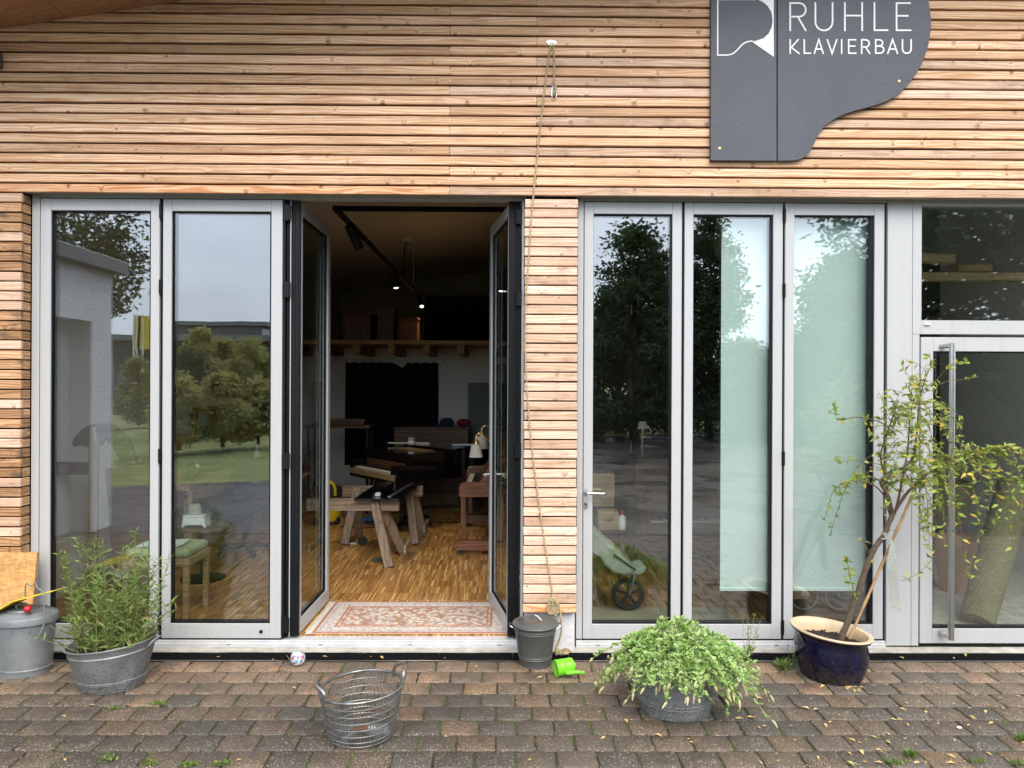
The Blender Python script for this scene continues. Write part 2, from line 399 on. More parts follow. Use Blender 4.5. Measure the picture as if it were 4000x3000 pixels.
MT['trestle_v'] = wood('grey_sawhorse_leg_wood', (0.40, 0.31, 0.23), (0.23, 0.165, 0.115), ring=150, wav=20, stain=0.55, tonevar=0.2, axis='z')
MT['beamwood'] = wood('spruce_beam', (0.42, 0.29, 0.15), (0.28, 0.17, 0.075), ring=120, tonevar=0.15)
MT['beamwood_y'] = wood('spruce_joist', (0.40, 0.23, 0.12), (0.26, 0.13, 0.06), ring=120, tonevar=0.15, axis='y')
MT['cabinet'] = wood('dark_backdrop_wood', (0.040, 0.027, 0.020), (0.022, 0.015, 0.012), knots=False, ring=90, tonevar=0.1, axis='z')  # near-black wood for the cabinets added to darken the right of the room
MT['lightwood'] = wood('light_plywood', (0.52, 0.38, 0.21), (0.40, 0.27, 0.13), knots=False, ring=90, tonevar=0.1)
MT['keys_w'] = pbr('ivory_keys', (0.66, 0.64, 0.58), 0.3)
MT['keys_b'] = pbr('ebony_keys', (0.01, 0.01, 0.01), 0.3)
MT['bronze'] = pbr('bronze_paint', (0.30, 0.21, 0.075), 0.38, 0.5, var=0.2, vscale=8)
MT['bronzedark'] = pbr('dark_bronze_paint', (0.075, 0.055, 0.03), 0.42, 0.3)
MT['cloth'] = pbr('black_curtain_cloth', (0.010, 0.010, 0.013), 0.95, spec=0.1)
MT['blind'] = None
MT['mintgreen'] = pbr('pale_green_cushion', (0.36, 0.40, 0.22), 0.9, var=0.2, vscale=20)
MT['paper'] = pbr('paper', (0.62, 0.68, 0.60), 0.8)
MT['greyfabric'] = pbr('grey_green_fabric', (0.36, 0.37, 0.31), 0.9, var=0.25, vscale=14, bmp=(18, 0.006))
MT['blue'] = pbr('blue_plastic', (0.03, 0.13, 0.42), 0.5)
MT['lampshade'] = pbr('white_lampshade', (0.80, 0.76, 0.66), 0.7)
MT['seagrass'] = None
MT['mat'] = pbr('beige_mat', (0.40, 0.36, 0.24), 0.95, var=0.2, vscale=3, bmp=(80, 0.003))
MT['stone'] = pbr('brown_stone', (0.28, 0.19, 0.10), 0.7, var=0.3, vscale=25)
MT['terracotta'] = pbr('terracotta', (0.34, 0.19, 0.11), 0.8)
MT['greenwall'] = pbr('green_grey_wall', (0.20, 0.245, 0.22), 0.9, var=0.12, vscale=2)
MT['cladgrey'] = pbr('dark_office_cladding', (0.055, 0.05, 0.048), 0.7)
MT['officeglass'] = pbr('office_glazing', (0.10, 0.11, 0.12), 0.15)
MT['garage'] = pbr('white_shutter', (0.58, 0.62, 0.60), 0.5)
MT['render'] = pbr('white_roughcast', (0.82, 0.83, 0.86), 0.9, var=0.07, vscale=4, bmp=(22, 0.02))
MT['roofgrey'] = pbr('grey_fascia_sheet', (0.16, 0.175, 0.185), 0.5)

def special_mats():
    # painted aluminium with faint rain streaks and handling marks
    m, nt, b = newmat('grey_aluminium'); p = objco(nt)
    st = noise(nt, mapping(nt, p, (26, 26, 0.9)), 1.0, 4, 0.65); sm = noise(nt, p, 3.0, 4, 0.6); fn_ = noise(nt, p, 160, 3, 0.7)
    col = mixc(nt, mrange(nt, st, 0.50, 0.80, 0, 0.4), (0.455, 0.457, 0.452), (0.36, 0.36, 0.35))
    col = mixc(nt, mrange(nt, sm, 0.45, 0.75, 0, 0.35), col, (0.40, 0.40, 0.385))
    wz = nd(nt, 'SeparateXYZ', {0: nd(nt, 'NewGeometry').outputs['Position']}).outputs[2]
    dirt = ma(nt, 'MULTIPLY', mrange(nt, wz, 0.05, 0.16, 0.45, 0), mrange(nt, fn_, 0.48, 0.75, 0, 1))
    col = mixc(nt, dirt, col, (0.20, 0.185, 0.16))
    nt.links.new(col, b.inputs['Base Color']); nt.links.new(mrange(nt, sm, 0.3, 0.7, 0.30, 0.46), b.inputs['Roughness']); MT['alu'] = m
    # sign: dark coated board with fine rain drops
    m, nt, b = newmat('dark_grey_sign_board'); p = objco(nt, False)
    n1 = noise(nt, p, 3.0, 5, 0.6)
    col = mixc(nt, mrange(nt, n1, 0.35, 0.7, 0, 1), (0.066, 0.070, 0.088), (0.052, 0.055, 0.068))
    d = nd(nt, 'TexVoronoi', {'Vector': p, 'Scale': 26.0}).outputs['Distance']
    big = noise(nt, p, 5.0, 2, 0.5)
    dr = ma(nt, 'MULTIPLY', mrange(nt, d, 0.10, 0.17, 1, 0), ma(nt, 'GREATER_THAN', big, 0.44))
    col = mixc(nt, dr, col, (0.02, 0.021, 0.026))
    nt.links.new(col, b.inputs['Base Color']); b.inputs['Roughness'].default_value = 0.5; MT['sign'] = m
    # roller blind: pale mint translucent cloth
    m, nt, b = newmat('mint_roller_blind_cloth'); o = nt.nodes['Material Output']; p = objco(nt, False)
    wv = noise(nt, mapping(nt, p, (400, 400, 400)), 1.0, 1)
    col = mixc(nt, wv, (0.76, 0.88, 0.84), (0.80, 0.90, 0.865))
    nt.links.new(col, b.inputs['Base Color']); b.inputs['Roughness'].default_value = 0.8
    tl = nd(nt, 'BsdfTranslucent', {'Color': (0.65, 0.78, 0.73, 1)})
    mx = nd(nt, 'MixShader', {0: 0.25, 1: b.outputs[0], 2: tl.outputs[0]}); nt.links.new(mx.outputs[0], o.inputs[0]); MT['blind'] = m
    # seagrass roll
    m, nt, b = newmat('woven_seagrass'); p = objco(nt, False)
    br = nd(nt, 'TexBrick', {'Vector': mapping(nt, p, (1, 1, 1), (R(90), 0, 0)), 'Scale': 20.0, 'Color1': (0.27, 0.235, 0.105, 1), 'Color2': (0.16, 0.145, 0.06, 1), 'Mortar': (0.085, 0.078, 0.034, 1), 'Mortar Size': 0.04, 'Brick Width': 0.35, 'Row Height': 0.22})
    nt.links.new(br.outputs[0], b.inputs['Base Color']); b.inputs['Roughness'].default_value = 0.85; MT['seagrass'] = m
    # OSB
    m, nt, b = newmat('osb_board'); p = objco(nt, False)
    v1 = nd(nt, 'TexVoronoi', {'Vector': mapping(nt, p, (22, 22, 90), (0, R(35), 0)), 'Scale': 1.0, 'Randomness': 1.0})
    v2 = nd(nt, 'TexVoronoi', {'Vector': mapping(nt, p, (85, 22, 20), (0, R(15), 0)), 'Scale': 1.0})
    c1 = nd(nt, 'ValToRGB', {0: nd(nt, 'SeparateColor', {0: v1.outputs['Color']}).outputs[0]})
    c1.color_ramp.elements[0].color = (0.36, 0.17, 0.045, 1); c1.color_ramp.elements[1].color = (0.68, 0.41, 0.15, 1)
    c2 = nd(nt, 'ValToRGB', {0: nd(nt, 'SeparateColor', {0: v2.outputs['Color']}).outputs[1]})
    c2.color_ramp.elements[0].color = (0.42, 0.22, 0.07, 1); c2.color_ramp.elements[1].color = (0.62, 0.37, 0.14, 1)
    nt.links.new(mixc(nt, noise(nt, p, 14, 2), c1.outputs[0], c2.outputs[0]), b.inputs['Base Color']); b.inputs['Roughness'].default_value = 0.7; MT['osb'] = m
    # brown painted chipboard soffit
    m, nt, b = newmat('brown_stained_soffit_board'); p = objco(nt)
    v = nd(nt, 'TexVoronoi', {'Vector': mapping(nt, p, (6, 14, 6), (0, 0, R(20))), 'Scale': 3.0})
    f = nd(nt, 'SeparateColor', {0: v.outputs['Color']}).outputs[0]
    nt.links.new(mixc(nt, ma(nt, 'MULTIPLY', f, noise(nt, p, 9, 4)), (0.30, 0.15, 0.075), (0.48, 0.27, 0.14)), b.inputs['Base Color']); b.inputs['Roughness'].default_value = 0.65; MT['soffit'] = m
    # parquet: short oak strips
    m, nt, b = newmat('industrial_oak_parquet'); p = objco(nt, False)
    wob = noise(nt, mapping(nt, p, (1, 1, 1)), 1.2, 4)
    q2 = mapping(nt, p, (86, 5.4, 1))
    cell = nd(nt, 'TexWhiteNoise', {'Vector': nd(nt, 'VectorMath', {0: q2}, operation='FLOOR').outputs[0]}, noise_dimensions='2D').outputs['Value']
    rmp = nd(nt, 'ValToRGB', {0: cell}); e = rmp.color_ramp.elements
    e[0].color = (0.21, 0.095, 0.024, 1); e[1].color = (0.80, 0.54, 0.22, 1)
    k = rmp.color_ramp.elements.new(0.45); k.color = (0.42, 0.205, 0.056, 1)
    k = rmp.color_ramp.elements.new(0.85); k.color = (0.52, 0.275, 0.085, 1)
    col = rmp.outputs[0]
    col = mixc(nt, mrange(nt, wob, 0.3, 0.7, 0, 0.2), col, (0.24, 0.12, 0.04))
    nt.links.new(col, b.inputs['Base Color']); nt.links.new(mrange(nt, wob, 0.3, 0.7, 0.22, 0.42), b.inputs['Roughness']); MT['parquet'] = m
    # carpet: bordered oriental pattern
    m, nt, b = newmat('oriental_rug_pile'); p = objco(nt, False); s = nd(nt, 'SeparateXYZ', {0: p})
    ax = ma(nt, 'SUBTRACT', 0.69, ma(nt, 'ABSOLUTE', s.outputs[0])); ay = ma(nt, 'SUBTRACT', 0.36, ma(nt, 'ABSOLUTE', s.outputs[1]))
    e = ma(nt, 'MINIMUM', ax, ay)          # distance from the edge
    v = nd(nt, 'TexVoronoi', {'Vector': p, 'Scale': 26.0}); vd = v.outputs['Distance']
    vn = noise(nt, p, 60, 3, 0.7)
    mot = mrange(nt, ma(nt, 'ADD', vd, ma(nt, 'MULTIPLY', vn, 1.2)), 1.04, 1.20, 1, 0)
    pick = nd(nt, 'SeparateColor', {0: v.outputs['Color']}).outputs[0]
    motc = mixc(nt, ma(nt, 'GREATER_THAN', pick, 0.45), (0.60, 0.51, 0.40), (0.47, 0.43, 0.40))
    field = mixc(nt, mot, (0.36, 0.215, 0.15), motc)
    bord = mixc(nt, mrange(nt, ma(nt, 'ADD', nd(nt, 'TexVoronoi', {'Vector': p, 'Scale': 34.0}).outputs['Distance'], ma(nt, 'MULTIPLY', vn, 1.0)), 0.80, 0.92, 1, 0), (0.56, 0.49, 0.43), (0.34, 0.30, 0.31))
    col = mixc(nt, ma(nt, 'GREATER_THAN', e, 0.145), bord, field)
    for c0, wdt in ((0.012, 0.012), (0.135, 0.008), (0.165, 0.005)):
        col = mixc(nt, ma(nt, 'LESS_THAN', ma(nt, 'ABSOLUTE', ma(nt, 'SUBTRACT', e, c0)), wdt), col, (0.40, 0.18, 0.11))
    col = mixc(nt, ma(nt, 'LESS_THAN', ma(nt, 'ABSOLUTE', ma(nt, 'SUBTRACT', e, 0.045)), 0.006), col, (0.36, 0.33, 0.34))
    col = mixc(nt, mrange(nt, noise(nt, p, 8, 4, .7), 0.62, 0.8, 0, 0.6), col, (0.10, 0.075, 0.055))
    nt.links.new(col, b.inputs['Base Color']); b.inputs['Roughness'].default_value = 1.0; b.inputs['Specular IOR Level'].default_value = 0.05; MT['rug'] = m
    # pavers: colour from the object, speckled aggregate, damp patches
    m, nt, b = newmat('concrete_paver'); p = objco(nt); oc = nd(nt, 'ObjectInfo').outputs['Color']
    sp1 = noise(nt, p, 125, 2, 0.7)
    col = mixc(nt, mrange(nt, sp1, 0.40, 0.52, 0.9, 0), oc, (0.028, 0.024, 0.022))
    d = nd(nt, 'TexVoronoi', {'Vector': p, 'Scale': 88.0})
    gr = ma(nt, 'MULTIPLY', mrange(nt, d.outputs['Distance'], 0.22, 0.36, 1, 0), ma(nt, 'GREATER_THAN', nd(nt, 'SeparateColor', {0: d.outputs['Color']}).outputs[0], 0.62))
    col = mixc(nt, ma(nt, 'MULTIPLY', gr, 0.75), col, (0.46, 0.40, 0.31))
    big = noise(nt, p, 7, 4, 0.6)
    col = mixc(nt, mrange(nt, big, 0.5, 0.75, 0, 0.55), col, (0.045, 0.040, 0.036))
    wp = nd(nt, 'NewGeometry').outputs['Position']; damp = noise(nt, wp, 1.7, 4, 0.6)
    col = mixc(nt, mrange(nt, damp, 0.44, 0.68, 0, 0.5), col, (0.050, 0.043, 0.038))
    lich = noise(nt, p, 16, 3, 0.5)
    col = mixc(nt, mrange(nt, lich, 0.72, 0.78, 0, 0.7), col, (0.22, 0.22, 0.15))
    nt.links.new(col, b.inputs['Base Color']); nt.links.new(mrange(nt, big, 0.35, 0.65, 0.72, 0.42), b.inputs['Roughness'])
    bump(nt, b, ma(nt, 'ADD', sp1, ma(nt, 'MULTIPLY', gr, 0.4)), 0.004, 0.8); MT['paver'] = m
    # joints: earth with moss
    m, nt, b = newmat('mossy_joint_sand'); p = objco(nt, False)
    f = mrange(nt, noise(nt, p, 3.2, 4, 0.65), 0.42, 0.60, 0, 1)
    col = mixc(nt, f, (0.035, 0.028, 0.02), mixc(nt, noise(nt, p, 120, 2), (0.035, 0.06, 0.008), (0.13, 0.17, 0.03)))
    nt.links.new(col, b.inputs['Base Color']); b.inputs['Roughness'].default_value = 0.95
    bump(nt, b, noise(nt, p, 150, 3), 0.012); MT['joint'] = m
    # paving beyond
    m, nt, b = newmat('wet_block_paving'); p = objco(nt, False)
    br = nd(nt, 'TexBrick', {'Vector': p, 'Scale': 1.0, 'Color1': (0.050, 0.043, 0.041, 1), 'Color2': (0.030, 0.028, 0.030, 1), 'Mortar': (0.018, 0.018, 0.012, 1), 'Mortar Size': 0.006, 'Brick Width': 0.198, 'Row Height': 0.16})
    nt.links.new(br.outputs[0], b.inputs['Base Color'])
    nt.links.new(mrange(nt, noise(nt, p, 0.8, 4, .6), 0.4, 0.62, 0.45, 0.18), b.inputs['Roughness'])
    bump(nt, b, ma(nt, 'ADD', br.outputs['Fac'], noise(nt, p, 60, 2)), -0.006); MT['paving_far'] = m
    # lawn
    m, nt, b = newmat('lawn_grass'); p = objco(nt, False)
    n = noise(nt, p, 1.2, 6, 0.65)
    col = mixc(nt, mrange(nt, n, 0.35, 0.65, 0, 1), (0.15, 0.19, 0.055), (0.28, 0.31, 0.11))
    nt.links.new(col, b.inputs['Base Color']); b.inputs['Roughness'].default_value = 0.9; bump(nt, b, noise(nt, p, 30, 3), 0.06); MT['lawn'] = m
    # zinc tub: speckled with dirt
    m, nt, b = newmat('dirty_galvanised_zinc'); p = objco(nt)
    f = noise(nt, p, 150, 3, 0.7); g2 = noise(nt, p, 9, 4, 0.6)
    sz = nd(nt, 'SeparateXYZ', {0: nd(nt, 'TexCoord').outputs['Generated']}).outputs[2]
    th = mrange(nt, sz, 0.0, 0.7, 0.50, 0.39)
    col = mixc(nt, mrange(nt, g2, 0.35, 0.65, 0, 1), (0.29, 0.30, 0.295), (0.17, 0.18, 0.175))
    col = mixc(nt, ma(nt, 'MULTIPLY', ma(nt, 'LESS_THAN', f, th), 0.7), col, (0.022, 0.02, 0.018))
    nt.links.new(col, b.inputs['Base Color']); b.inputs['Roughness'].default_value = 0.5; b.inputs['Metallic'].default_value = 0.35; MT['zincdirty'] = m
    # wire basket
    m, nt, b = newmat('galvanised_wire'); p = objco(nt)
    f = mrange(nt, noise(nt, p, 16, 3), 0.5, 0.62, 0, 1)
    nt.links.new(mixc(nt, f, (0.27, 0.27, 0.255), (0.16, 0.155, 0.14)), b.inputs['Base Color']); b.inputs['Metallic'].default_value = 0.75; b.inputs['Roughness'].default_value = 0.38; MT['wire'] = m
    MT['rust'] = pbr('rusty_metal', (0.16, 0.07, 0.035), 0.8, var=0.4, vscale=60)
    # blue glaze with soil splashes
    m, nt, b = newmat('cobalt_blue_glaze'); p = objco(nt, False)
    sz = nd(nt, 'SeparateXYZ', {0: nd(nt, 'TexCoord').outputs['Generated']}).outputs[2]
    d = nd(nt, 'TexVoronoi', {'Vector': p, 'Scale': 75.0}).outputs['Distance']
    sp = ma(nt, 'LESS_THAN', d, mrange(nt, sz, 0.0, 0.9, 0.20, 0.06))
    col = mixc(nt, mrange(nt, noise(nt, mapping(nt, p, (3, 3, .6)), 5, 4), 0.35, 0.65, 0, 1), (0.004, 0.0045, 0.026), (0.003, 0.003, 0.010))
    dirt = ma(nt, 'MULTIPLY', mrange(nt, sz, 0.0, 0.42, 1, 0), mrange(nt, noise(nt, p, 45, 4, .7), 0.38, 0.55, 0, 1))
    col = mixc(nt, ma(nt, 'MULTIPLY', sp, 0.6), col, (0.16, 0.14, 0.11)); col = mixc(nt, dirt, col, (0.03, 0.024, 0.018))
    nt.links.new(col, b.inputs['Base Color']); nt.links.new(mrange(nt, dirt, 0, 1, 0.12, 0.8), b.inputs['Roughness']); MT['bluepot'] = m
    # printed ball
    m, nt, b = newmat('printed_ball'); p = objco(nt, False)
    v = nd(nt, 'TexVoronoi', {'Vector': p, 'Scale': 62.0}); k = nd(nt, 'SeparateColor', {0: v.outputs['Color']}).outputs[0]
    rp = nd(nt, 'ValToRGB', {0: k}); rp.color_ramp.interpolation = 'CONSTANT'
    for pos, c in ((0.0, (0.65, 0.72, 0.80)), (0.35, (0.12, 0.42, 0.68)), (0.6, (0.70, 0.70, 0.76)), (0.75, (0.20, 0.13, 0.20)), (0.88, (0.45, 0.22, 0.25))):
        e = rp.color_ramp.elements[0] if pos == 0 else rp.color_ramp.elements.new(pos); e.position = pos; e.color = (*c, 1)
    nt.links.new(rp.outputs[0], b.inputs['Base Color']); b.inputs['Roughness'].default_value = 0.25; MT['ball'] = m
special_mats()
# ================================================================ the setting
def zl(v, u=2000, Y=YB): return px(u, v, Y).z
def xl(u, v=1500, Y=YF): return px(u, v, Y).x
HEAD = (zl(744, 20) + zl(766, 1400) + zl(771, 3900)) / 3      # underside of the timber wall
def roof_z(x): return 4.16 + (x + 3.40) * 0.165 - 0.012          # underside of the sloping roof

bld = thing('workshop_building', (0, YB, 0), 'timber clad workshop with grey framed folding glass doors and sloping brown soffit', 'building')

# ---- timber wall and its planks
XL, XR = -5.0, 4.6
wallm = MB(); n = 12
poly = [(XL, HEAD + 0.01), (XR, HEAD + 0.01), (XR, roof_z(XR) + .05), (XL, roof_z(XL) + .05)]
wallm.prism(poly, YB + 0.03, 5.02, 'y')
twall = wallm.build('timber_wall', MT['backing'], bld)
PITCH, PH, GAP = 0.0669, 0.0540, 0.0129
def plank(x0, x1, z0, h, mat, parent, y=YB, th=0.026, rotz=None, yaxis=False):
    m = MB(); l = abs(x1 - x0)
    jz = rnd.uniform(-.0012, .0012); jy = rnd.uniform(-.002, .001)
    m.box(-l / 2, l / 2, 0, th, -h / 2, h / 2)
    o = m.build('plank', mat, parent, bevel=0.0032, center=(0, 0, 0))
    if yaxis:     # side return, running into the reveal; x0,x1 are y-values and y the x-face
        c = Vector((y, (x0 + x1) / 2, z0 + h / 2 + jz)); o.rotation_euler = (0, 0, R(90))
    else:
        c = Vector(((x0 + x1) / 2, y + jy, z0 + h / 2 + jz)); o.rotation_euler = (0, rnd.uniform(-.0004, .0004), 0)
    WLOC[o.name] = c; o.location = c - WLOC[parent.name]
    return o
JA, JB = px(1757, 400, YB).x, px(2096, 400, YB).x
scr = MB()
def screw(x, z, y=YB):
    scr.lathe([(0.0001, 0), (0.0042, 0), (0.0036, 0.0016), (0.0001, 0.0012)], (x, y - 0.0008, z), n=6, M=Matrix.Rotation(R(90), 3, 'X'))
SX = [px(u, 400, YB).x for u in (-300, 40, 372, 732, 1078, 1418, 1757, 2096, 2218, 2465, 2790, 3135, 3480, 3815, 4150)]
row = 0; z = HEAD
while z < roof_z(XR) - 0.01:
    j = JA if row % 2 == 0 else JB
    for (a, b) in ((XL, j - 0.001), (j + 0.001, XR)):
        a2 = max(a, (z + PH - 4.18) / 0.165 - 3.40 - 0.3)
        if b - a2 < 0.05: continue
        mt = MT['larch_red'] if row == 0 and a < -1 else (MT['larch_col'] if b > 3 and rnd.random() < .35 else MT['larch'])
        plank(a2, b, z, PH, mt, twall)
    for x in SX:
        if roof_z(x) > z + PH: screw(x + rnd.uniform(-.004, .004), z + PH / 2 + rnd.uniform(-.01, .01))
    row += 1; z += PITCH

# ---- pillar between the two door sets, and the corner pillar
p_l, p_r = px(2048, 1500, YB).x, px(2254, 1500, YB).x
PB_ = zl(2396, 2150) + .002
pil = MB().box(p_l + .012, p_r - .012, YB + .03, 5.02, PB_, HEAD + .008).build('pillar', MT['backing'], bld)
PB = zl(2396, 2150)
zt = zl(776, 2150); np_ = 43; pp = (zt - PB) / np_
for i in range(np_):
    z0 = PB + i * pp
    plank(p_l + rnd.uniform(-.003, .002), p_r + rnd.uniform(-.002, .003), z0 + .004, pp - 0.0085, MT['larch_red'] if i == 0 else MT['larch_col'], pil)
    for x in (p_l + .055, p_r - .055): screw(x + rnd.uniform(-.004, .004), z0 + pp / 2 + rnd.uniform(-.004, .004))
c_r = px(81, 1500, YB).x
cor = MB().box(XL, c_r - .03, YB + .03, 5.02, PB_, HEAD + .008).build('corner_pillar', MT['backing'], bld)
zt2 = zl(752, 80); PB2 = zl(2405, 80); np2 = 43; pp2 = (zt2 - PB2) / np2
for i in range(np2):
    z0 = PB2 + i * pp2
    old = MT['larch_old'] if rnd.random() < 0.75 - 0.35 * i / np2 else MT['larch_col']
    plank(XL, c_r + rnd.uniform(-.003, .003), z0 + .004, pp2 - .0085, old, cor)
    plank(YB + .0285, YF - .002, z0 + .004, pp2 - .0085, MT['larch_old'], cor, y=c_r - .001, th=.024, yaxis=True)
    screw(c_r - .06, z0 + pp2 / 2)
scr.build('screw', MT['steel'], twall, kind='stuff')
# plinth below the pillars
for (a, b, nm) in ((p_l + .01, p_r - .004, 'plinth'), (XL, c_r - .01, 'plinth')):
    MB().box(a, b, YB + .055, YF + .15, -0.06, PB - .004).build(nm, MT['plaster'], bld)

# ---- roof with soffit panels
rf = MB()
x0, x1, y0, y1 = -5.4, 5.6, 3.75, 16.6
for (ya, yb, dz) in ((y0, y1, 0.02),):
    vs_ = [(x, y, roof_z(x) + dz + t) for t in (0, .28) for y in (ya, yb) for x in (x0, x1)]
    rf.add(vs_, [(0, 2, 3, 1), (4, 5, 7, 6), (0, 1, 5, 4), (2, 6, 7, 3), (0, 4, 6, 2), (1, 3, 7, 5)])
roof = rf.build('roof', MT['roofgrey'], bld)
xj = px(265, 85, YB).x
cuts = [x0 + .01] + [xj + k * 1.25 for k in range(-1, 7)] + [x1 - .01]
cuts = [c for c in cuts if x0 <= c <= x1]
for a, b in zip(cuts, cuts[1:]):
    m = MB(); a += .002; b -= .002
    vs_ = [(x, y, roof_z(x) + t) for t in (0, .018) for y in (y0 + .02, YB + .028) for x in (a, b)]
    m.add(vs_, [(0, 2, 3, 1), (4, 5, 7, 6), (0, 1, 5, 4), (2, 6, 7, 3), (0, 4, 6, 2), (1, 3, 7, 5)]).build('soffit_panel', MT['soffit'], roof)

# ---- lintel sheet, fixed frames, threshold
LT = (px(400, 773, YF).z + px(2400, 792, YF).z) / 2         # leaf tops
LBm = (px(800, 2495, YF).z + px(2500, 2494, YF).z) / 2      # leaf bottoms
print('HEAD', HEAD, 'leaf top', LT, 'leaf bottom', LBm, px(400, 773, YF).z, px(2400, 792, YF).z, px(800, 2495, YF).z, px(2500, 2494, YF).z)
TOPH = HEAD + .008
lm = MB()
def X(u): return px(u, 1600, YF).x
lm.box(c_r - .02, p_l + .012, YB + .032, 5.0, LT + .030, TOPH)
lm.box(p_r - .012, XR, YB + .032, 5.0, LT + .030, TOPH)
lm.build('lintel', MT['lintel'], bld)
fm = MB()
fm.box(X(122), X(152), YF, YF + .08, LBm - .0, LT + .03)
fm.box(X(2254), X(2277), YF, YF + .08, LBm - .0, LT + .03)
fm.box(X(2036), X(2046), YF + .01, YF + .08, LBm, LT + .03)
fm.box(X(152), X(2036), YF + .004, YF + .075, LT + .006, LT + .0295)
fm.box(X(2277), X(3462), YF + .004, YF + .075, LT + .006, LT + .0295)
fm.build('door_frame', MT['alu'], bld, bevel=.0015)
bs_ = MB(); bs_.box(X(153), X(1100), YF + .012, YF + .08, LBm - .0128, LBm - .001); bs_.box(X(2278), X(3461), YF + .012, YF + .08, LBm - .0128, LBm - .001); bs_.box(X(152.2), X(156), YF + .012, YF + .07, LBm, LT + .005); bs_.box(X(154), X(1100), YF + .012, YF + .07, LT + .0005, LT + .0058); bs_.box(X(2279), X(3461), YF + .012, YF + .07, LT + .0005, LT + .0058); bs_.build('frame_seal', MT['black'], bld)
tm = MB()
tm.box(X(122), X(2046), YF - .002, YF + .085, 0.012, LBm - .013)
tm.box(X(122), X(2046), YF - .012, YF - .0025, 0.012, LBm - .030)
tm.build('threshold', MT['sill'], bld, bevel=.002)
tm = MB()
tm.box(X(2254), X(3462), YF - .002, YF + .085, 0.012, LBm - .013)
tm.box(X(2254), X(3462), YF - .012, YF - .0025, 0.012, LBm - .030)
tm.build('threshold', MT['sill'], bld, bevel=.002)
for u in (900, 1258, 1608, 1955, 2339, 3035, 3395):
    x = X(u); MB().box(x - .012, x + .012, YF - .0135, YF - .011, .030, .034).build('drain_slot', MT['black'], bld)
# concrete strip
cs = MB(); nx = 90; xs = [XL + (XR - XL) * i / nx for i in range(nx + 1)]
prof = [(4.79, -.05), (4.79, .002), (4.805, .010), (4.86, .016), (4.86, -.05)]
vs_ = []; fs_ = []
for i, x in enumerate(xs):
    for (y, z) in prof:
        vs_.append((x, y + (rnd.uniform(-.004, .004) if z > -.04 else 0), z + (rnd.uniform(-.003, .003) if z > -.04 else 0)))
for i in range(nx):
    for k in range(4):
        a = i * 5 + k; fs_.append((a, a + 1, a + 6, a + 5))
cs.add(vs_, fs_); cs.build('concrete_sill', MT['concrete'], bld, smooth=True)

# ---- door leaves
def leaf(u0, u1, gu0, gu1, label=None, hinges=(), ztop=None, zbot=None, gz1=None, gz0=None, y=YF, dep=.07, xs=None, glassmat=None, gask=(.012, .004), name='door'):
    x0, x1, a, b = xs if xs else (X(u0), X(u1), X(gu0), X(gu1))
    zt = ztop if ztop is not None else LT; zb = zbot if zbot is not None else LBm
    g1 = gz1 if gz1 is not None else GT; g0 = gz0 if gz0 is not None else GB
    m = MB()
    m.box(x0, a, y, y + dep, zb, zt); m.box(b, x1, y, y + dep, zb, zt)
    m.box(a + .0002, b - .0002, y + .0003, y + dep, g1, zt - .0002); m.box(a + .0002, b - .0002, y + .0003, y + dep, zb + .0002, g0)
    d = m.build(name, MT['alu'], bld, bevel=.002)
    if label: d['label'] = label
    g = MB(); t0, t1 = gask
    g.box(a, a + t1, y + .012, y + dep - .004, g0, g1); g.box(b - t0, b, y + .012, y + dep - .004, g0, g1)
    g.box(a + t1, b - t0, y + .012, y + dep - .004, g1 - .008, g1); g.box(a + t1, b - t0, y + .012, y + dep - .004, g0, g0 + .010)
    g.build('gasket', MT['black'], d)
    MB().box(a + .002, b - .002, y + .028, y + .052, g0 + .003, g1 - .003).build('pane', glassmat or MT['glass'], d)
    # dark rebate behind the leaf edges
    r = MB(); r.box(x1 + .0005, x1 + .0175, y + .02, y + dep, zb - .004, zt + .004); r.build('seal', MT['black'], d)
    for hz in hinges:
        h = MB(); hx = x1 + .009
        h.tube([(hx, y - .006, hz - .048), (hx, y - .006, hz + .048)], .008, 10)
        for k in (-.022, 0.0, .022): h.tube([(hx, y - .006, hz + k - .001), (hx, y - .006, hz + k + .001)], .0095, 10)
        h.box(hx - .012, hx + .012, y - .002, y + .014, hz - .046, hz + .046)
        h.build('hinge', MT['blackmetal'], d, smooth=True)
    return d
GT = px(1000, 826, YF).z; GB = px(1200, 2437, YF).z
print('GT', GT, px(2400, 840, YF).z, 'GB', GB, px(2500, 2437, YF).z)
HZ = [px(620, v, YF).z for v in (825, 1120, 1780, 2430)]
leaf(155, 620, 196, 586, 'leftmost closed door leaf reflecting a white garage wall', HZ)
d2 = leaf(634, 1100, 668, 1057, 'closed door leaf reflecting sky and shrubs beside the opening')
c = px(1020, 2467, YF); MB().lathe([(.0001, 0), (.012, 0), (.010, .008), (.0001, .009)], (c.x, YF - .0005, c.z), 16, M=Matrix.Rotation(R(90), 3, 'X')).build('door_stop', MT['black'], d2, smooth=True)
RH = [px(3060, v, YF).z for v in (842, 1135, 1790, 2450)]
r1 = leaf(2280, 2661, 2316, 2624, 'closed door leaf with lever handle beside the timber pillar', gask=(.010, .003))
r2 = leaf(2672, 3055, 2706, 3018, 'middle leaf of the closed door set', RH)
r3 = leaf(3065, 3452, 3100, 3414, 'closed door leaf with a mint blind behind the potted tree', gask=(.024, .003))
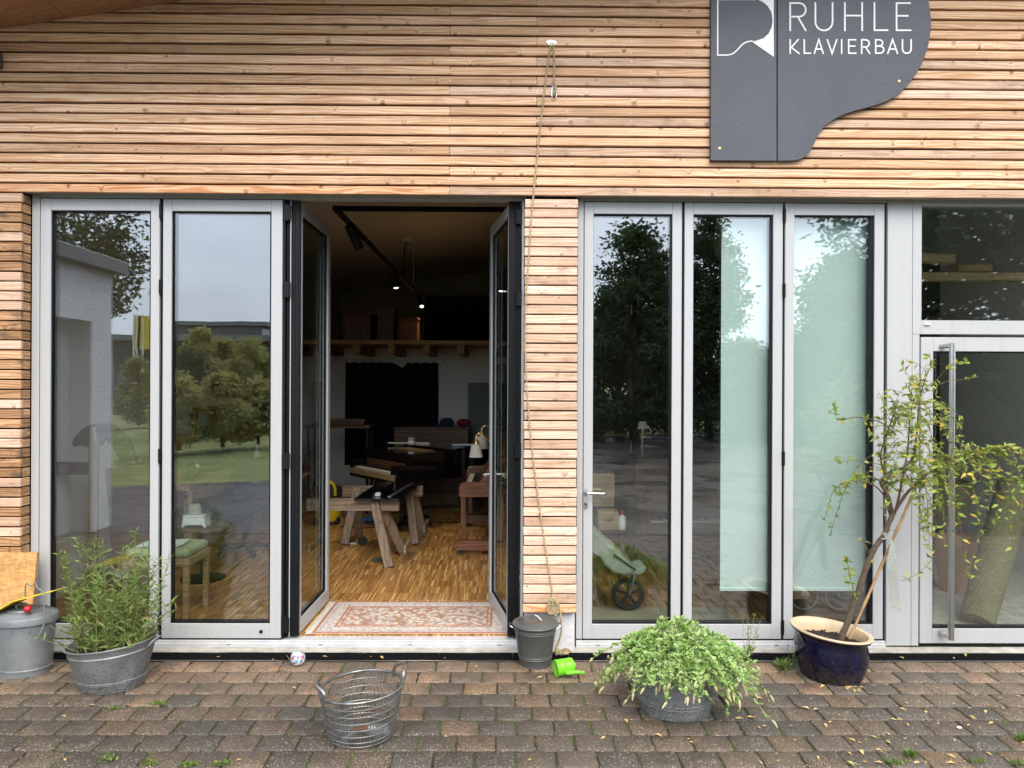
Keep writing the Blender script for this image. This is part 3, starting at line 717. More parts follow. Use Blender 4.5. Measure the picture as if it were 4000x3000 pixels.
def lever(d, p, out=-1, length=.115, two=True):
    m = MB(); x, y, z = p
    m.lathe([(.0001, 0), (.020, 0), (.020, .006), (.0001, .006)], (x, y, z), 20, sx=.62, sy=1.15, M=Matrix.Rotation(R(90), 3, 'X'))
    m.tube(spline([(x, y - .003, z), (x, y - .035, z), (x + .012, y - .050, z), (x + length, y - .050, z - .004), (x + length + .004, y - .035, z - .004)], 5), .0095, 10)
    m.build('handle', MT['steel'], d, smooth=True)
    k = MB(); k.lathe([(.0001, 0), (.020, 0), (.020, .005), (.0001, .005)], (x, y, z - .088), 20, sx=.66, sy=1.35, M=Matrix.Rotation(R(90), 3, 'X'))
    k.build('lock_plate', MT['steel'], d, smooth=True)
    kk = MB(); kk.lathe([(.0001, 0), (.006, 0), (.006, .004), (.0001, .004)], (x, y - .004, z - .082), 12, M=Matrix.Rotation(R(90), 3, 'X')); kk.build('keyhole', MT['blackmetal'], d)
lever(r1, px(2288, 1923, YF))

# fixed panel and the entrance door with its transom light
XE0, XE1 = X(3462), XR
ftz = LT + .0295
ztr1, ztr0 = px(3800, 805, YF).z, px(3800, 1252, YF).z
fx = MB(); xa, xb = X(3466), X(3563)
fx.box(xa, xb - .001, YF + .002, YF + .07, LBm - .045, ftz)
fx.build('door_panel', MT['alu'], bld, bevel=.0015)
xg = X(3598)
tw = MB(); tw.box(xb + .001, xg, YF, YF + .07, ztr0 - .095, ftz); tw.box(xg + .0002, XE1, YF + .0003, YF + .07, ztr1, ftz - .0002); tw.box(xg + .0002, XE1, YF + .0003, YF + .07, ztr0 - .095, ztr0)
tw = tw.build('window', MT['alu'], bld, bevel=.0015); tw['label'] = 'transom light above the entrance door'
MB().box(xg + .001, XE1, YF + .028, YF + .052, ztr0 - .004, ztr1 + .004).build('pane', MT['glass'], tw)
pc = px(3622, 1267, YF); MB().box(pc.x - .019, pc.x + .019, YF - .012, YF - .0005, pc.z - .007, pc.z + .007).build('drain_cap', MT['white'], tw, bevel=.002)
zd1, zd0 = px(3800, 1318, YF).z, px(3800, 2512, YF).z
xd = X(3595)
fj = MB().box(xb + .001, xd - .006, YF + .001, YF + .07, LBm - .045, ztr0 - .0965); fj.build('door_panel', MT['alu'], bld, bevel=.0015)
gz1, gz0 = px(3800, 1373, YF).z, px(3800, 2455, YF).z
ed = leaf(0, 0, 0, 0, 'entrance door with long steel pull bar', ztop=zd1, zbot=zd0, gz1=gz1, gz0=gz0, y=YF - .006, xs=(xd, XE1, X(3643), XE1 - .12), gask=(.004, .003), name='door')
tz, bz = px(3720, 1340, YF - .09).z, px(3720, 2500, YF - .09).z
hb = MB(); hx = px(3719, 1900, YF - .09).x
hb.tube([(hx, YF - .085, bz), (hx, YF - .085, tz)], .0195, 20)
for zz in (tz - .018, bz + .018): hb.tube([(hx - .028, YF - .003, zz), (hx, YF - .085, zz)], .0155, 14)
hb.build('pull_handle', MT['steel'], ed, smooth=True)
kp = px(3622, 2013, YF - .008); MB().lathe([(.0001, 0), (.018, 0), (.018, .006), (.0001, .006)], (kp.x, YF - .006, kp.z), 20, sx=.7, sy=1.5, M=Matrix.Rotation(R(90), 3, 'X')).build('lock_plate', MT['brass'], ed, smooth=True)
MB().box(xb + .002, XE1, YF + .005, YF + .08, 0.012, zd0 - .006).build('threshold', MT['black'], bld)

# the two opened leaves, swung inwards
def open_leaf(hinge_x, end, label, side):
    """hinge at (hinge_x, YF+.04); end = (x, y) of the free edge; built around the hinge line"""
    a = Vector((hinge_x, YF + .045)); e = Vector(end); d = (e - a); w_ = d.length; ang = math.atan2(d.y, d.x)
    rot = Matrix.Rotation(ang, 3, 'Z')
    def bx(m, s0, s1, t0, t1, z0, z1):
        b2 = MB().box(s0, s1, t0, t1, z0, z1); m.add([rot @ Vector(q) + Vector((a.x, a.y, 0)) for q in b2.v], b2.f)
    t0, t1 = -.035, .035
    m = MB(); s0, s1 = .062, w_ - .062
    bx(m, 0.012, s0, t0, t1, LBm + .006, LT); bx(m, s1, w_, t0, t1, LBm + .006, LT)
    bx(m, s0 + .0002, s1 - .0002, t0 + .0003, t1 - .0003, GT, LT - .0002); bx(m, s0 + .0002, s1 - .0002, t0 + .0003, t1 - .0003, LBm + .0062, GB)
    d_ = m.build('door', MT['alu'], bld, bevel=.002); d_['label'] = label
    g = MB(); bx(g, s0, s0 + .01, -.02, .02, GB, GT); bx(g, s1 - .01, s1, -.02, .02, GB, GT); bx(g, s0 + .01, s1 - .01, -.02, .02, GT - .008, GT); bx(g, s0 + .01, s1 - .01, -.02, .02, GB, GB + .01)
    g.build('gasket', MT['black'], d_)
    g = MB(); bx(g, s0 + .002, s1 - .002, -.012, .012, GB + .003, GT - .003); g.build('pane', MT['glass_in'], d_)
    # black hinge-side profile
    g = MB(); bx(g, -.012, .0115, t0 - .004, t1 + .004, LBm + .006, LT)
    for k in range(3): bx(g, -.018, -.0125, t0 + .006 + k * .022, t0 + .016 + k * .022, LBm + .006, LT)
    g.build('edge_profile', MT['blackmetal'], d_)
    return d_, rot, a, w_
lx = X(1142)
ol, rot, a, w_ = open_leaf(lx, (lx + .012, YF + .045 + .80), 'open glass door leaf beside the workbench window', 1)
for v in (830, 1130, 1800, 2440):
    z_ = px(1130, v, YF).z
    h = MB(); h.box(X(1106), X(1124), YF - .004, YF + .02, z_ - .055, z_ + .055); h.tube([(X(1128), YF, z_ - .05), (X(1128), YF, z_ + .05)], .009, 10); h.build('hinge', MT['blackmetal'], ol, smooth=True)
sm = MB(); sm.box(X(1101), X(1110), YF + .012, YF + .07, LBm, LT + .004); sm.box(X(1114), X(1118), YF + .03, YF + .08, LBm, LT + .004); sm.build('seal', MT['blackmetal'], ol); MB().box(X(1128), X(1131), YF + .02, YF + .06, LBm, LT).build('edge_strip', MT['alu'], ol)
rx = X(2008)
orr, rot, a, w_ = open_leaf(rx, (rx - .155, YF + .045 + .79), 'open glass door leaf with lever handle beside the timber pillar', -1)
# its lever stands on the free stile
e = a + Vector((rot @ Vector((w_ - .03, 0, 0))).xy)
hz_ = LBm + 1.02
hm = MB()
for sgn in (-1, 1):
    q = [Vector((0, sgn * .034, 0)), Vector((0, sgn * .075, 0)), Vector((-.015, sgn * .085, 0)), Vector((-.12, sgn * .085, -.003))]
    hm.tube([rot @ k + Vector((e.x, e.y, hz_)) for k in spline(q, 4)], .0095, 10)
    b2 = MB().box(-.013, .013, sgn * .035, sgn * .041, -.11, .03); hm.add([rot @ Vector(k) + Vector((e.x, e.y, hz_)) for k in b2.v], b2.f)
hm.build('handle', MT['steel'], orr, smooth=True)
for v in (845, 1165, 1760, 2450):
    z_ = px(2026, v, YF).z
    h = MB(); h.box(X(2021), X(2036), YF + .002, YF + .03, z_ - .05, z_ + .05); h.tube([(X(2017), YF + .006, z_ - .05), (X(2017), YF + .006, z_ + .05)], .009, 10); h.build('hinge', MT['blackmetal'], orr, smooth=True)
sm = MB(); sm.box(X(2019), X(2023), YF + .04, YF + .09, LBm, LT + .004); sm.box(X(2027), X(2031), YF + .03, YF + .08, LBm, LT + .004); sm.build('seal', MT['blackmetal'], orr); MB().box(X(2024), X(2026), YF + .035, YF + .06, LBm, LT).build('edge_strip', MT['alu'], orr)

# ---- room shell
def structure(o): o['kind'] = 'structure'; return o
RX0, RX1, RY1 = -3.62, 4.9, 15.8
structure(MB().box(RX0, RX1, YF + .086, RY1, FLOOR - .08, FLOOR).build('floor', MT['parquet']))
structure(MB().box(RX0 - .2, RX0, 5.021, RY1, -.02, 5.2).build('wall_left', MT['parquetwhite']))
structure(MB().box(RX1, RX1 + .2, 5.021, RY1, -.02, 6.0).build('wall_right', MT['parquetwhite']))
structure(MB().box(RX0 - .2, RX1 + .2, RY1, RY1 + .2, -.02, 6.0).build('wall_back', MT['parquetwhite']))
YW = 11.0
def ceil_z(x): return roof_z(x) - .33
cm = MB(); vs_ = [(x, y, ceil_z(x) + t) for t in (0, .1) for y in (5.021, RY1) for x in (RX0, RX1)]
cm.add(vs_, [(0, 2, 3, 1), (4, 5, 7, 6), (0, 1, 5, 4), (2, 6, 7, 3), (0, 4, 6, 2), (1, 3, 7, 5)]); structure(cm.build('ceiling', MT['ceiling']))
# wall below the gallery
GZ = px(1650, 1345, 9.9).z
structure(MB().box(RX0, X(3462), YW, YW + .15, FLOOR, GZ - .002).build('wall_gallery', MT['parquetwhite']))
# partition beside the entrance
structure(MB().box(X(3475) + .02, X(3475) + .12, 5.03, 9.0, FLOOR, 4.0).build('wall_partition', MT['parquetwhite']))
structure(MB().box(X(3475) + .12, RX1, 8.0, 8.15, FLOOR, 4.0).build('wall_entrance', MT['greenwall']))

structure(MB().box(X(3475) + .121, RX1 - .001, YF + .09, 7.99, FLOOR + .0005, FLOOR + .006).build('entrance_floor', MT['concrete']))

# ---- ground: drain, pavers, far paving, lawn
YD0, YD1 = 4.64, 4.79
dr = thing('drain_channel', (0, (YD0 + YD1) / 2, 0), 'long black slotted drain channel between doors and pavers', 'drain')
MB().box(XL, XR, YD0, YD1, -.08, -.045).build('channel_bed', MT['black'], dr)
MB().box(XL, XR, YD0 - .004, YD0 + .003, -.06, .003).build('edge_strip', MT['steel'], dr)
xs0 = px(1412, 2565, 4.7).x
def grate():
    m = MB(); l = .496
    for k in range(7):
        y = .008 + k * .0215; m.box(-l / 2, l / 2, y, y + .0125, -.022, .001 - (.0015 if k % 2 else 0))
    for k in range(9):
        x = -l / 2 + .006 + (l - .018) * k / 8; m.box(x, x + .006, .004, .142, -.028, -.006)
    m.box(-l / 2, -l / 2 + .012, .004, .142, -.026, -.0006); m.box(l / 2 - .012, l / 2, .004, .142, -.026, -.0006)
    return m
g0 = None; k0 = math.floor((XL - xs0) / .5)
for k in range(k0, k0 + 21):
    x = xs0 + k * .5 + .25
    if x + .25 > XR or x - .25 < XL: continue
    if g0 is None:
        g0 = grate().build('grate', MT['grate'], dr, center=(0, 0, 0)); o = g0
    else:
        o = g0.copy(); C.objects.link(o)
    WLOC[o.name] = Vector((x, YD0 + .003, -.004)); o.location = WLOC[o.name] - WLOC[dr.name]

pav = MB().box(-7, 7, 1.2, YD0 - .005, -.08, -.009).build('pavement', MT['joint']); pav['kind'] = 'structure'
PW, PD = 0.1985, 0.161
variants = []
for k in range(10):
    m = MB(); r2 = random.Random(k + 50); n_ = 4
    hw, hd = PW / 2 - .0040, PD / 2 - .0040
    out_ = []
    for (ax, ay, bx_, by_) in ((-hw, -hd, hw, -hd), (hw, -hd, hw, hd), (hw, hd, -hw, hd), (-hw, hd, -hw, -hd)):
        for t in range(n_):
            f = t / n_; jit = .0026 if t else .0075
            out_.append([ax + (bx_ - ax) * f + r2.uniform(-jit, jit), ay + (by_ - ay) * f + r2.uniform(-jit, jit)])
    for i in (0, n_, 2 * n_, 3 * n_):     # worn corners
        out_[i][0] *= .972; out_[i][1] *= .965
    N = len(out_); tops = [(x * .935, y * .92, r2.uniform(-.0008, .0008)) for x, y in out_]; mids = [(x * .985, y * .98, -.0035) for x, y in out_]; lo = [(x, y, -.012) for x, y in out_]; bot = [(x, y, -.03) for x, y in out_]
    fs_ = [tuple(range(N))]
    for L0 in range(3):
        for i in range(N):
            j = (i + 1) % N; fs_.append((L0 * N + i, (L0 + 1) * N + i, (L0 + 1) * N + j, L0 * N + j))
    m.add(tops + mids + lo + bot, fs_)
    o = m.build('paver', MT['paver'], None, smooth=True, center=(0, 0, 0), angle=60); variants.append(o.data); bpy.data.objects.remove(o)
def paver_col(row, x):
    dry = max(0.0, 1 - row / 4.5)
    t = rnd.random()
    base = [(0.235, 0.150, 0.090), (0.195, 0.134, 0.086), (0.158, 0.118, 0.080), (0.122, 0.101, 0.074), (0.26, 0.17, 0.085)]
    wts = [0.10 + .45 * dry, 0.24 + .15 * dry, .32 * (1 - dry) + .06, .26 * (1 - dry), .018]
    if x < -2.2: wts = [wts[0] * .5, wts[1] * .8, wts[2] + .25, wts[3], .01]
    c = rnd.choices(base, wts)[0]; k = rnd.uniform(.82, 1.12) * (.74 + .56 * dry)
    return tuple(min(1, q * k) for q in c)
xoff = -0.439
rest = MB(); np_ = 0
for r_ in range(21):
    yc = YD0 - .006 - PD / 2 - r_ * PD
    half = (r_ % 2) * PW / 2 + rnd.uniform(-.006, .006)
    i0 = -34
    for i in range(i0, 36):
        x = xoff + half + i * PW + PW / 2
        vis = abs(x) < yc * 0.728 + .12 and r_ < 9
        if vis:
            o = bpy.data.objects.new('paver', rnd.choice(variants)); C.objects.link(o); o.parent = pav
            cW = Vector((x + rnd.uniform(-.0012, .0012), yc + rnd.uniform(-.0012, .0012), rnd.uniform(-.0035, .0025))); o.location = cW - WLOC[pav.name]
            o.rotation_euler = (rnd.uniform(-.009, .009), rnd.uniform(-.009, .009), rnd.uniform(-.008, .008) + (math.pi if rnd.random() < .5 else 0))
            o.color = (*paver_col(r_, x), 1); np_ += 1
        elif abs(x) < 6.6:
            rest.box(x - PW / 2 + .004, x + PW / 2 - .004, yc - PD / 2 + .004, yc + PD / 2 - .004, -.03, rnd.uniform(-.002, .001))
print('pavers in view', np_)
o = rest.build('paver', MT['paver'], pav, kind='stuff'); o.color = (.11, .083, .07, 1)
# moss and grit standing in the joints
mg = np.random.default_rng(77); mb, mo = [], []
for r_ in range(10):
    yj = YD0 - .006 - r_ * PD
    for k in range(420):
        x = mg.uniform(-3.4, 3.4)
        d_ = .5 + .5 * math.sin(x * 2.1 + r_ * 1.3) * math.cos(x * .9 - r_ * .7)
        if mg.random() < d_ * (.15 + .085 * r_): mb.append((x, yj + mg.normal(0, .0025), -.010))
    half = (r_ % 2) * PW / 2
    for i in range(-18, 19):
        xj = xoff + half + i * PW; d_ = .5 + .5 * math.sin(xj * 2.1 + r_ * 1.3)
        for k in range(14):
            if mg.random() < d_ * (.15 + .085 * r_): mb.append((xj + mg.normal(0, .0025), yj - mg.uniform(0, PD), -.010))
mb = np.array(mb); ma_ = unit(mg.normal(size=mb.shape) * np.array([.6, .6, .3]) + np.array([0, 0, .9]))
o = leaves('moss', mb, ma_, perp(ma_, mg), mg.uniform(.008, .016, len(mb)), mg.uniform(.006, .012, len(mb)), foliage('moss', (0.05, 0.075, 0.012), (0.13, 0.16, 0.035), trans=0.1), pav, kind='stuff')
# the yard behind the photographer
yard = MB()
yard.add([(-7, 1.2, -.004), (7, 1.2, -.004), (24, -1, -.004), (40, -9, -.004), (40, -17.5, -.004), (9, -17.5, -.004), (-1.5, -12, -.004), (-4.5, -3.4, -.004), (-7, -2.6, -.004)], [(0, 1, 2, 3, 4, 5, 6, 7, 8)])
structure(yard.build('yard_paving', MT['paving_far'], center=(0, 0, 0)))
gr = MB().add([(-400, -500, -.11), (400, -500, -.11), (400, 400, -.11), (-400, 400, -.11)], [(0, 1, 2, 3)])
structure(gr.build('ground', MT['lawn'], center=(0, 0, 0)))
# ================================================================ sign
YS = YB - .034
def sp(u, v): q = px(u, v, YS); return (q.x, q.z)
def dens(pts, k=6): return [(q.x, q.y) for q in spline([Vector((a, b, 0)) for a, b in pts], k)]
sign = thing('piano_shaped_sign', (px(3200, 628, YS).x, YS, px(3200, 628, YS).z), 'dark grey board sign shaped like a grand piano with white company lettering', 'sign')
lo = [sp(2778, -150), sp(2776, 626), sp(3034, 628), sp(3034, -150)]
ms = MB().prism(lo, YS, YS + .030, 'y').build('sign_board', MT['sign'], sign, bevel=.0015)
cur = [(3038, 628), (3105, 626), (3138, 616), (3162, 594), (3180, 560), (3198, 524), (3224, 492), (3262, 464), (3315, 440), (3400, 416), (3470, 392), (3522, 356), (3570, 300), (3602, 245), (3624, 185), (3635, 125), (3637, 75), (3626, 0), (3600, -70), (3560, -125), (3500, -150)]
ro = dens([sp(*q) for q in cur], 4) + [sp(3038, -150)]
MB().prism(ro, YS, YS + .030, 'y').build('sign_board', MT['sign'], sign, bevel=.0012)
for (u, v) in ((2811, 580), (3512, 318)):
    q = px(u, v, YS); MB().lathe([(.0001, 0), (.0105, 0), (.009, .003), (.004, .0035), (.0035, .002), (.0001, .002)], (q.x, YS - .0003, q.z), 16, M=Matrix.Rotation(R(90), 3, 'X')).build('screw', MT['brass'], sign, smooth=True)
LS = 2.3284
def zp(x, y): return sp(2750 + x / LS, y / LS)
def strokes(lst, wpx, name='letter', parent=sign, d0=.0022):
    m = MB(); k = px(3000, 100, YS); wd = wpx / LS / FPX * YS
    for ii, pl in enumerate(lst):
        pl = [q for i, q in enumerate(pl) if i == 0 or abs(q[0] - pl[i - 1][0]) + abs(q[1] - pl[i - 1][1]) > .5]; P = [Vector(zp(*q)) for q in pl]; n = len(P); closed = (P[0] - P[-1]).length < 1e-6
        left = []; right = []
        for i in range(n):
            if closed: t0 = P[i] - P[i - 1 if i > 0 else n - 2]; t1 = P[(i + 1) if i < n - 1 else 1] - P[i]
            else: t0 = P[i] - P[i - 1] if i > 0 else P[1] - P[0]; t1 = P[i + 1] - P[i] if i < n - 1 else P[i] - P[i - 1]
            t0 = t0.normalized(); t1 = t1.normalized(); t = (t0 + t1).normalized()
            nn = Vector((-t.y, t.x)); c_ = max(.35, nn.dot(Vector((-t0.y, t0.x))))
            left.append(P[i] + nn * wd / 2 / c_); right.append(P[i] - nn * wd / 2 / c_)
        y0, y1 = YS - d0 - ii * .0004, YS - .0002
        vs_ = [(p.x, y0, p.y) for p in left] + [(p.x, y0, p.y) for p in right] + [(p.x, y1, p.y) for p in left] + [(p.x, y1, p.y) for p in right]
        fs_ = []
        for i in range(n - 1):
            fs_ += [(i, i + 1, n + i + 1, n + i), (i, 2 * n + i, 2 * n + i + 1, i + 1), (n + i, n + i + 1, 3 * n + i + 1, 3 * n + i)]
        fs_ += [(0, n, 3 * n, 2 * n), (n - 1, 3 * n - 1, 4 * n - 1, 2 * n - 1)]
        m.add(vs_, fs_)
    return m.build(name, MT['white'], parent)
def A(cx, cy, rx, ry, a0, a1, n=10): return [(cx + rx * math.cos(R(a0 + (a1 - a0) * i / (n - 1))), cy + ry * math.sin(R(a0 + (a1 - a0) * i / (n - 1)))) for i in range(n)]
W1, W2 = 15, 13
strokes([[(783, 283), (783, 29), (862, 29)] + A(862, 91, 63, 62, -90, 90) + [(783, 153)], [(852, 153), (927, 283)]], W1)
strokes([[(1012, 22), (1012, 200)] + A(1090, 200, 78, 79, 180, 0) + [(1168, 200), (1168, 22)]], W1)
for cx in (1062, 1118): strokes([[(cx - 9, -18), (cx + 9, -18)]], 18, 'letter_dot')
strokes([[(1280, 22), (1280, 283)], [(1437, 22), (1437, 283)], [(1287, 144), (1430, 144)]], W1)
strokes([[(1549, 22), (1549, 276), (1676, 276)]], W1)
strokes([[(1880, 30), (1750, 30), (1750, 277), (1884, 277)], [(1757, 145), (1859, 145)]], W1)
strokes([[(783, 357), (783, 492)], [(860, 357), (793, 432), (868, 492)]], W2)
strokes([[(911, 357), (911, 485), (973, 485)]], W2)
strokes([[(1001, 492), (1043, 360), (1085, 492)], [(1016, 448), (1070, 448)]], W2)
strokes([[(1119, 357), (1164, 488), (1208, 357)]], W2)
strokes([[(1251, 357), (1251, 492)]], W2)
strokes([[(1384, 363), (1315, 363), (1315, 485), (1386, 485)], [(1321, 421), (1376, 421)]], W2)
strokes([[(1433, 492), (1433, 363), (1468, 363)] + A(1468, 396, 34, 33, -90, 90) + [(1433, 429)], [(1470, 431), (1508, 492)]], W2)
strokes([[(1560, 363), (1592, 363)] + A(1592, 391, 31, 28, -90, 90) + [(1566, 420)], [(1566, 421), (1598, 421)] + A(1598, 453, 36, 32, -90, 90) + [(1560, 485), (1560, 357)]], W2)
strokes([[(1668, 492), (1714, 360), (1760, 492)], [(1684, 448), (1744, 448)]], W2)
strokes([[(1804, 357), (1804, 448)] + A(1843, 448, 39, 38, 180, 0) + [(1882, 448), (1882, 357)]], W2)
strokes([[(470, -4), (124, -4), (124, 502), (212, 502)] + dens([(212, 502), (262, 488), (305, 452), (345, 408), (390, 382), (440, 375)], 5)[1:]], 12, 'logo_outline')
wedge = [(633, -8), (633, 519), (435, 381), (478, 371), (540, 350), (588, 305), (615, 245), (622, 185), (612, 115), (580, 58), (535, 20), (470, -8)]
m = MB().prism([zp(*q) for q in wedge], YS - .0034, YS - .0003, 'y').build('logo', MT['white'], sign)

# ================================================================ rope, eye plate, carabiner
yr = YB - .014
q = px(2154, 166, YB)
ep = thing('pulley_plate', (q.x, YB, q.z), 'small steel eye plate screwed to the timber wall above the rope', 'bracket')
pl = [(q.x + a, q.z + b) for a, b in ((-.036, .002), (-.012, .017), (.012, .017), (.038, -.002), (.012, -.020), (-.012, -.020))]
MB().prism(pl, YB - .005, YB - .001, 'y').build('plate', MT['chrome'], ep, bevel=.001)
MB().tube([(q.x - .012, YB - .004, q.z + .004), (q.x - .010, YB - .028, q.z + .006), (q.x + .010, YB - .028, q.z + .002), (q.x + .012, YB - .004, q.z)], .004, 8).build('eye', MT['steel'], ep, smooth=True)
rope_t = thing('rope', (px(2165, 2400, yr).x, yr, px(2165, 2400, yr).z), 'thin beige rope hanging from the eye plate down the timber pillar', 'rope')
def twist(m, pts, r):
    """two-strand lay so the rope shows its twist"""
    P = spline(pts, 14); l = 0; A1 = []; A2 = []
    for i, p in enumerate(P):
        if i: l += (P[i] - P[i - 1]).length
        t = (P[min(i + 1, len(P) - 1)] - P[max(i - 1, 0)]).normalized(); nx = t.cross(Vector((0, 1, 0))); nx = nx.normalized() if nx.length > .01 else Vector((1, 0, 0)); ny = t.cross(nx)
        a = l * 130
        o_ = (nx * math.cos(a) + ny * math.sin(a)) * r * .42; A1.append(p + o_); A2.append(p - o_)
    m.tube(A1, r * .68, 6); m.tube(A2, r * .68, 6)
def rp(u, v, dy=0): return px(u, v, yr + dy)
m = MB(); twist(m, [rp(2152, 168, -.012), rp(2138, 260), rp(2110, 500), rp(2081, 790), rp(2066, 1000), rp(2052, 1230), rp(2054, 1420), rp(2066, 1620), rp(2090, 1850), rp(2128, 2120), rp(2160, 2330)], .0062)
m.build('strand', MT['rope'], rope_t, smooth=True)
m = MB(); twist(m, [rp(2160, 168, -.012), rp(2165, 240), rp(2164, 325)], .0062)
for k in range(3): twist(m, [rp(2158 + k * 4, 318 + 3 * k, -.006), rp(2170, 330 + k * 6, -.014), rp(2172 - k * 3, 350, -.01), rp(2166 + 3 * k, 366, -.006)], .005)
m.build('knot', MT['rope'], rope_t, smooth=True)
m = MB(); m.tube(spline([rp(2160, 330), rp(2156, 350), rp(2155, 372), rp(2162, 384), rp(2171, 380), rp(2173, 366), rp(2168, 348), rp(2160, 330)], 5), .0036, 8); m.build('carabiner', MT['chrome'], rope_t, smooth=True)
m = MB(); rr = random.Random(3)
for k in range(5):
    a = 2146 + k * 7; twist(m, [rp(2160, 2330, -.01), rp(a - 2, 2350, -.012 - .004 * k), rp(a - 4 + rr.uniform(-4, 4), 2385, -.012), rp(a + 4, 2402 + rr.uniform(-14, 4), -.018), rp(a + 12, 2372, -.016), rp(2163, 2336, -.012)], .0055)
twist(m, [rp(2165, 2335, -.01), rp(2185, 2370, -.02), rp(2191, 2420, -.03), rp(2192, 2470, -.01), rp(2178, 2520, 0)], .006)
m.build('coil', MT['rope'], rope_t, smooth=True)
m = MB(); b0 = pz(2185, 2555, .012)
twist(m, [rp(2178, 2518, 0), px(2172, 2535, 4.73), b0 + Vector((-.02, .0, .01)), b0 + Vector((.02, -.012, .006)), b0 + Vector((.045, .02, .004)), b0 + Vector((.01, .03, .016)), b0 + Vector((-.02, .01, .02)), b0 + Vector((.03, -.02, .012)), b0 + Vector((.06, 0, .004))], .0085)
m.build('tail', MT['rope'], rope_t, smooth=True)
hk = px(2150, 2345, YB); MB().tube([(hk.x - .012, YB - .001, hk.z), (hk.x - .010, YB - .02, hk.z), (hk.x + .01, YB - .02, hk.z), (hk.x + .012, YB - .001, hk.z)], .003, 8).build('hook', MT['steel'], pil, smooth=True)

# wall lamp at the edge of the frame
q = px(6, 245, YB)
wl = thing('wall_lamp', (q.x - .08, YB, q.z - .04), 'small grey metal wall lamp at the edge under the brown soffit', 'lamp')
MB().box(q.x - .22, q.x + .012, YB - .07, YB - .001, q.z - .045, q.z + .055).build('housing', MT['plastic_grey'], wl, bevel=.006)
MB().box(q.x - .20, q.x + .002, YB - .078, YB - .0705, q.z - .03, q.z + .04).build('glass_cover', MT['alu'], wl, bevel=.002)

# ================================================================ stones and small things by the bin
def blob(name, c, r, sx, sy, sz, mat, seed, label, cat, group=None, parent=None):
    m = MB(); rg = random.Random(seed); n = 14; K = 8; vs_ = []; fs_ = []
    for i in range(K + 1):
        th = math.pi * i / K
        for j in range(n):
            a = 2 * math.pi * j / n; k = 1 + rg.uniform(-.06, .06) if 0 < i < K else 1
            vs_.append((r * k * sx * math.sin(th) * math.cos(a), r * k * sy * math.sin(th) * math.sin(a), r * sz * k * math.cos(th)))
    for i in range(K):
        for j in range(n): fs_.append((i * n + j, (i + 1) * n + j, (i + 1) * n + (j + 1) % n, i * n + (j + 1) % n))
    m.add([Vector(c) + Vector(p) for p in vs_], fs_); o = m.build(name, mat, parent, smooth=True)
    if label: tag(o, label, cat, group)
    return o
q = pz(2210, 2556); blob('stone', (q.x, q.y, .020), .030, 1.1, .8, .66, MT['stone'], 1, 'rounded brown stone beside the grey bucket on the drain', 'stone')
q = pz(2176, 2560); blob('pebble', (q.x, q.y, .008), .012, 1.1, .9, .6, MT['white'], 2, 'small white pebble between bucket and brown stone', 'pebble')
q = pz(3747, 2844); blob('pebble', (q.x, q.y, .004), .012, 1.1, .9, .35, MT['white'], 3, 'flat white pebble alone on the dark pavers', 'pebble')

# ================================================================ OSB board leaning in the corner
a = px(152, 2156, YB - .006); bt = pz(130, 2585, 0)
ob = MB(); xr = a.x; th = .018
vs_ = [(x, y + d, z) for (x, d) in ((xr - .9, 0), (xr - .9, th), (xr, 0), (xr, th)) for (y, z) in ((4.635, .001), (YB - .024, a.z))]
ob.add(vs_, [(0, 1, 3, 2), (4, 6, 7, 5), (0, 4, 5, 1), (2, 3, 7, 6), (1, 5, 7, 3), (0, 2, 6, 4)])
tag(ob.build('chipboard_sheet', MT['osb'], bevel=.001), 'orange strand board leaning against the corner pillar behind the zinc bin', 'board')

# ================================================================ galvanised bin with lid
bc = pz(126, 2600); BX, BY = bc.x, 4.475
bin_ = thing('zinc_bin', (BX, BY, 0), 'galvanised oval ash bin with lid and wire handle in front of the strand board', 'bin')
sx_, sy_ = 1.0, .74
m = MB().lathe([(.001, .006), (.158, .004), (.164, .0), (.166, .030), (.170, .033), (.170, .040), (.166, .043), (.186, .328), (.180, .328), (.160, .05), (.001, .04)], (BX, BY, 0), 48, sx_, sy_); m.build('body', MT['zinc'], bin_, smooth=True)
m = MB().lathe([(.200, .318), (.201, .352), (.196, .362), (.160, .374), (.150, .382), (.105, .388), (.098, .395), (.001, .402)], (BX, BY, 0), 48, sx_, sy_); lid = m.build('lid', MT['zinc'], bin_, smooth=True)
m = MB().tube(spline([(BX - .03, BY - .02, .396), (BX - .028, BY - .02, .424), (BX + .028, BY - .02, .424), (BX + .03, BY - .02, .396)], 5), .008, 8); m.build('lid_grip', MT['zinc'], lid, smooth=True)
m = MB(); pr = px(258, 2420, BY - .04); p0 = px(172, 2460, BY - .155)
m.tube(spline([px(173, 2430, BY - .155), px(172, 2360, BY - .15), px(170, 2315, BY - .14), px(148, 2297, BY - .10), px(138, 2278, BY - .06), px(124, 2290, BY + .0), px(102, 2281, BY + .06), px(98, 2330, BY + .09)], 5), .0042, 8)
m.tube([px(173, 2425, BY - .155), px(170, 2450, BY - .155)], .006, 8)
m.tube(spline([px(170, 2448, BY - .155), px(160, 2470, BY - .16), px(150, 2492, BY - .16), px(140, 2496, BY - .16)], 5), [.006] * 14 + [.010] * 2, 8)
m.build('wire_handle', MT['zinc'], bin_, smooth=True)
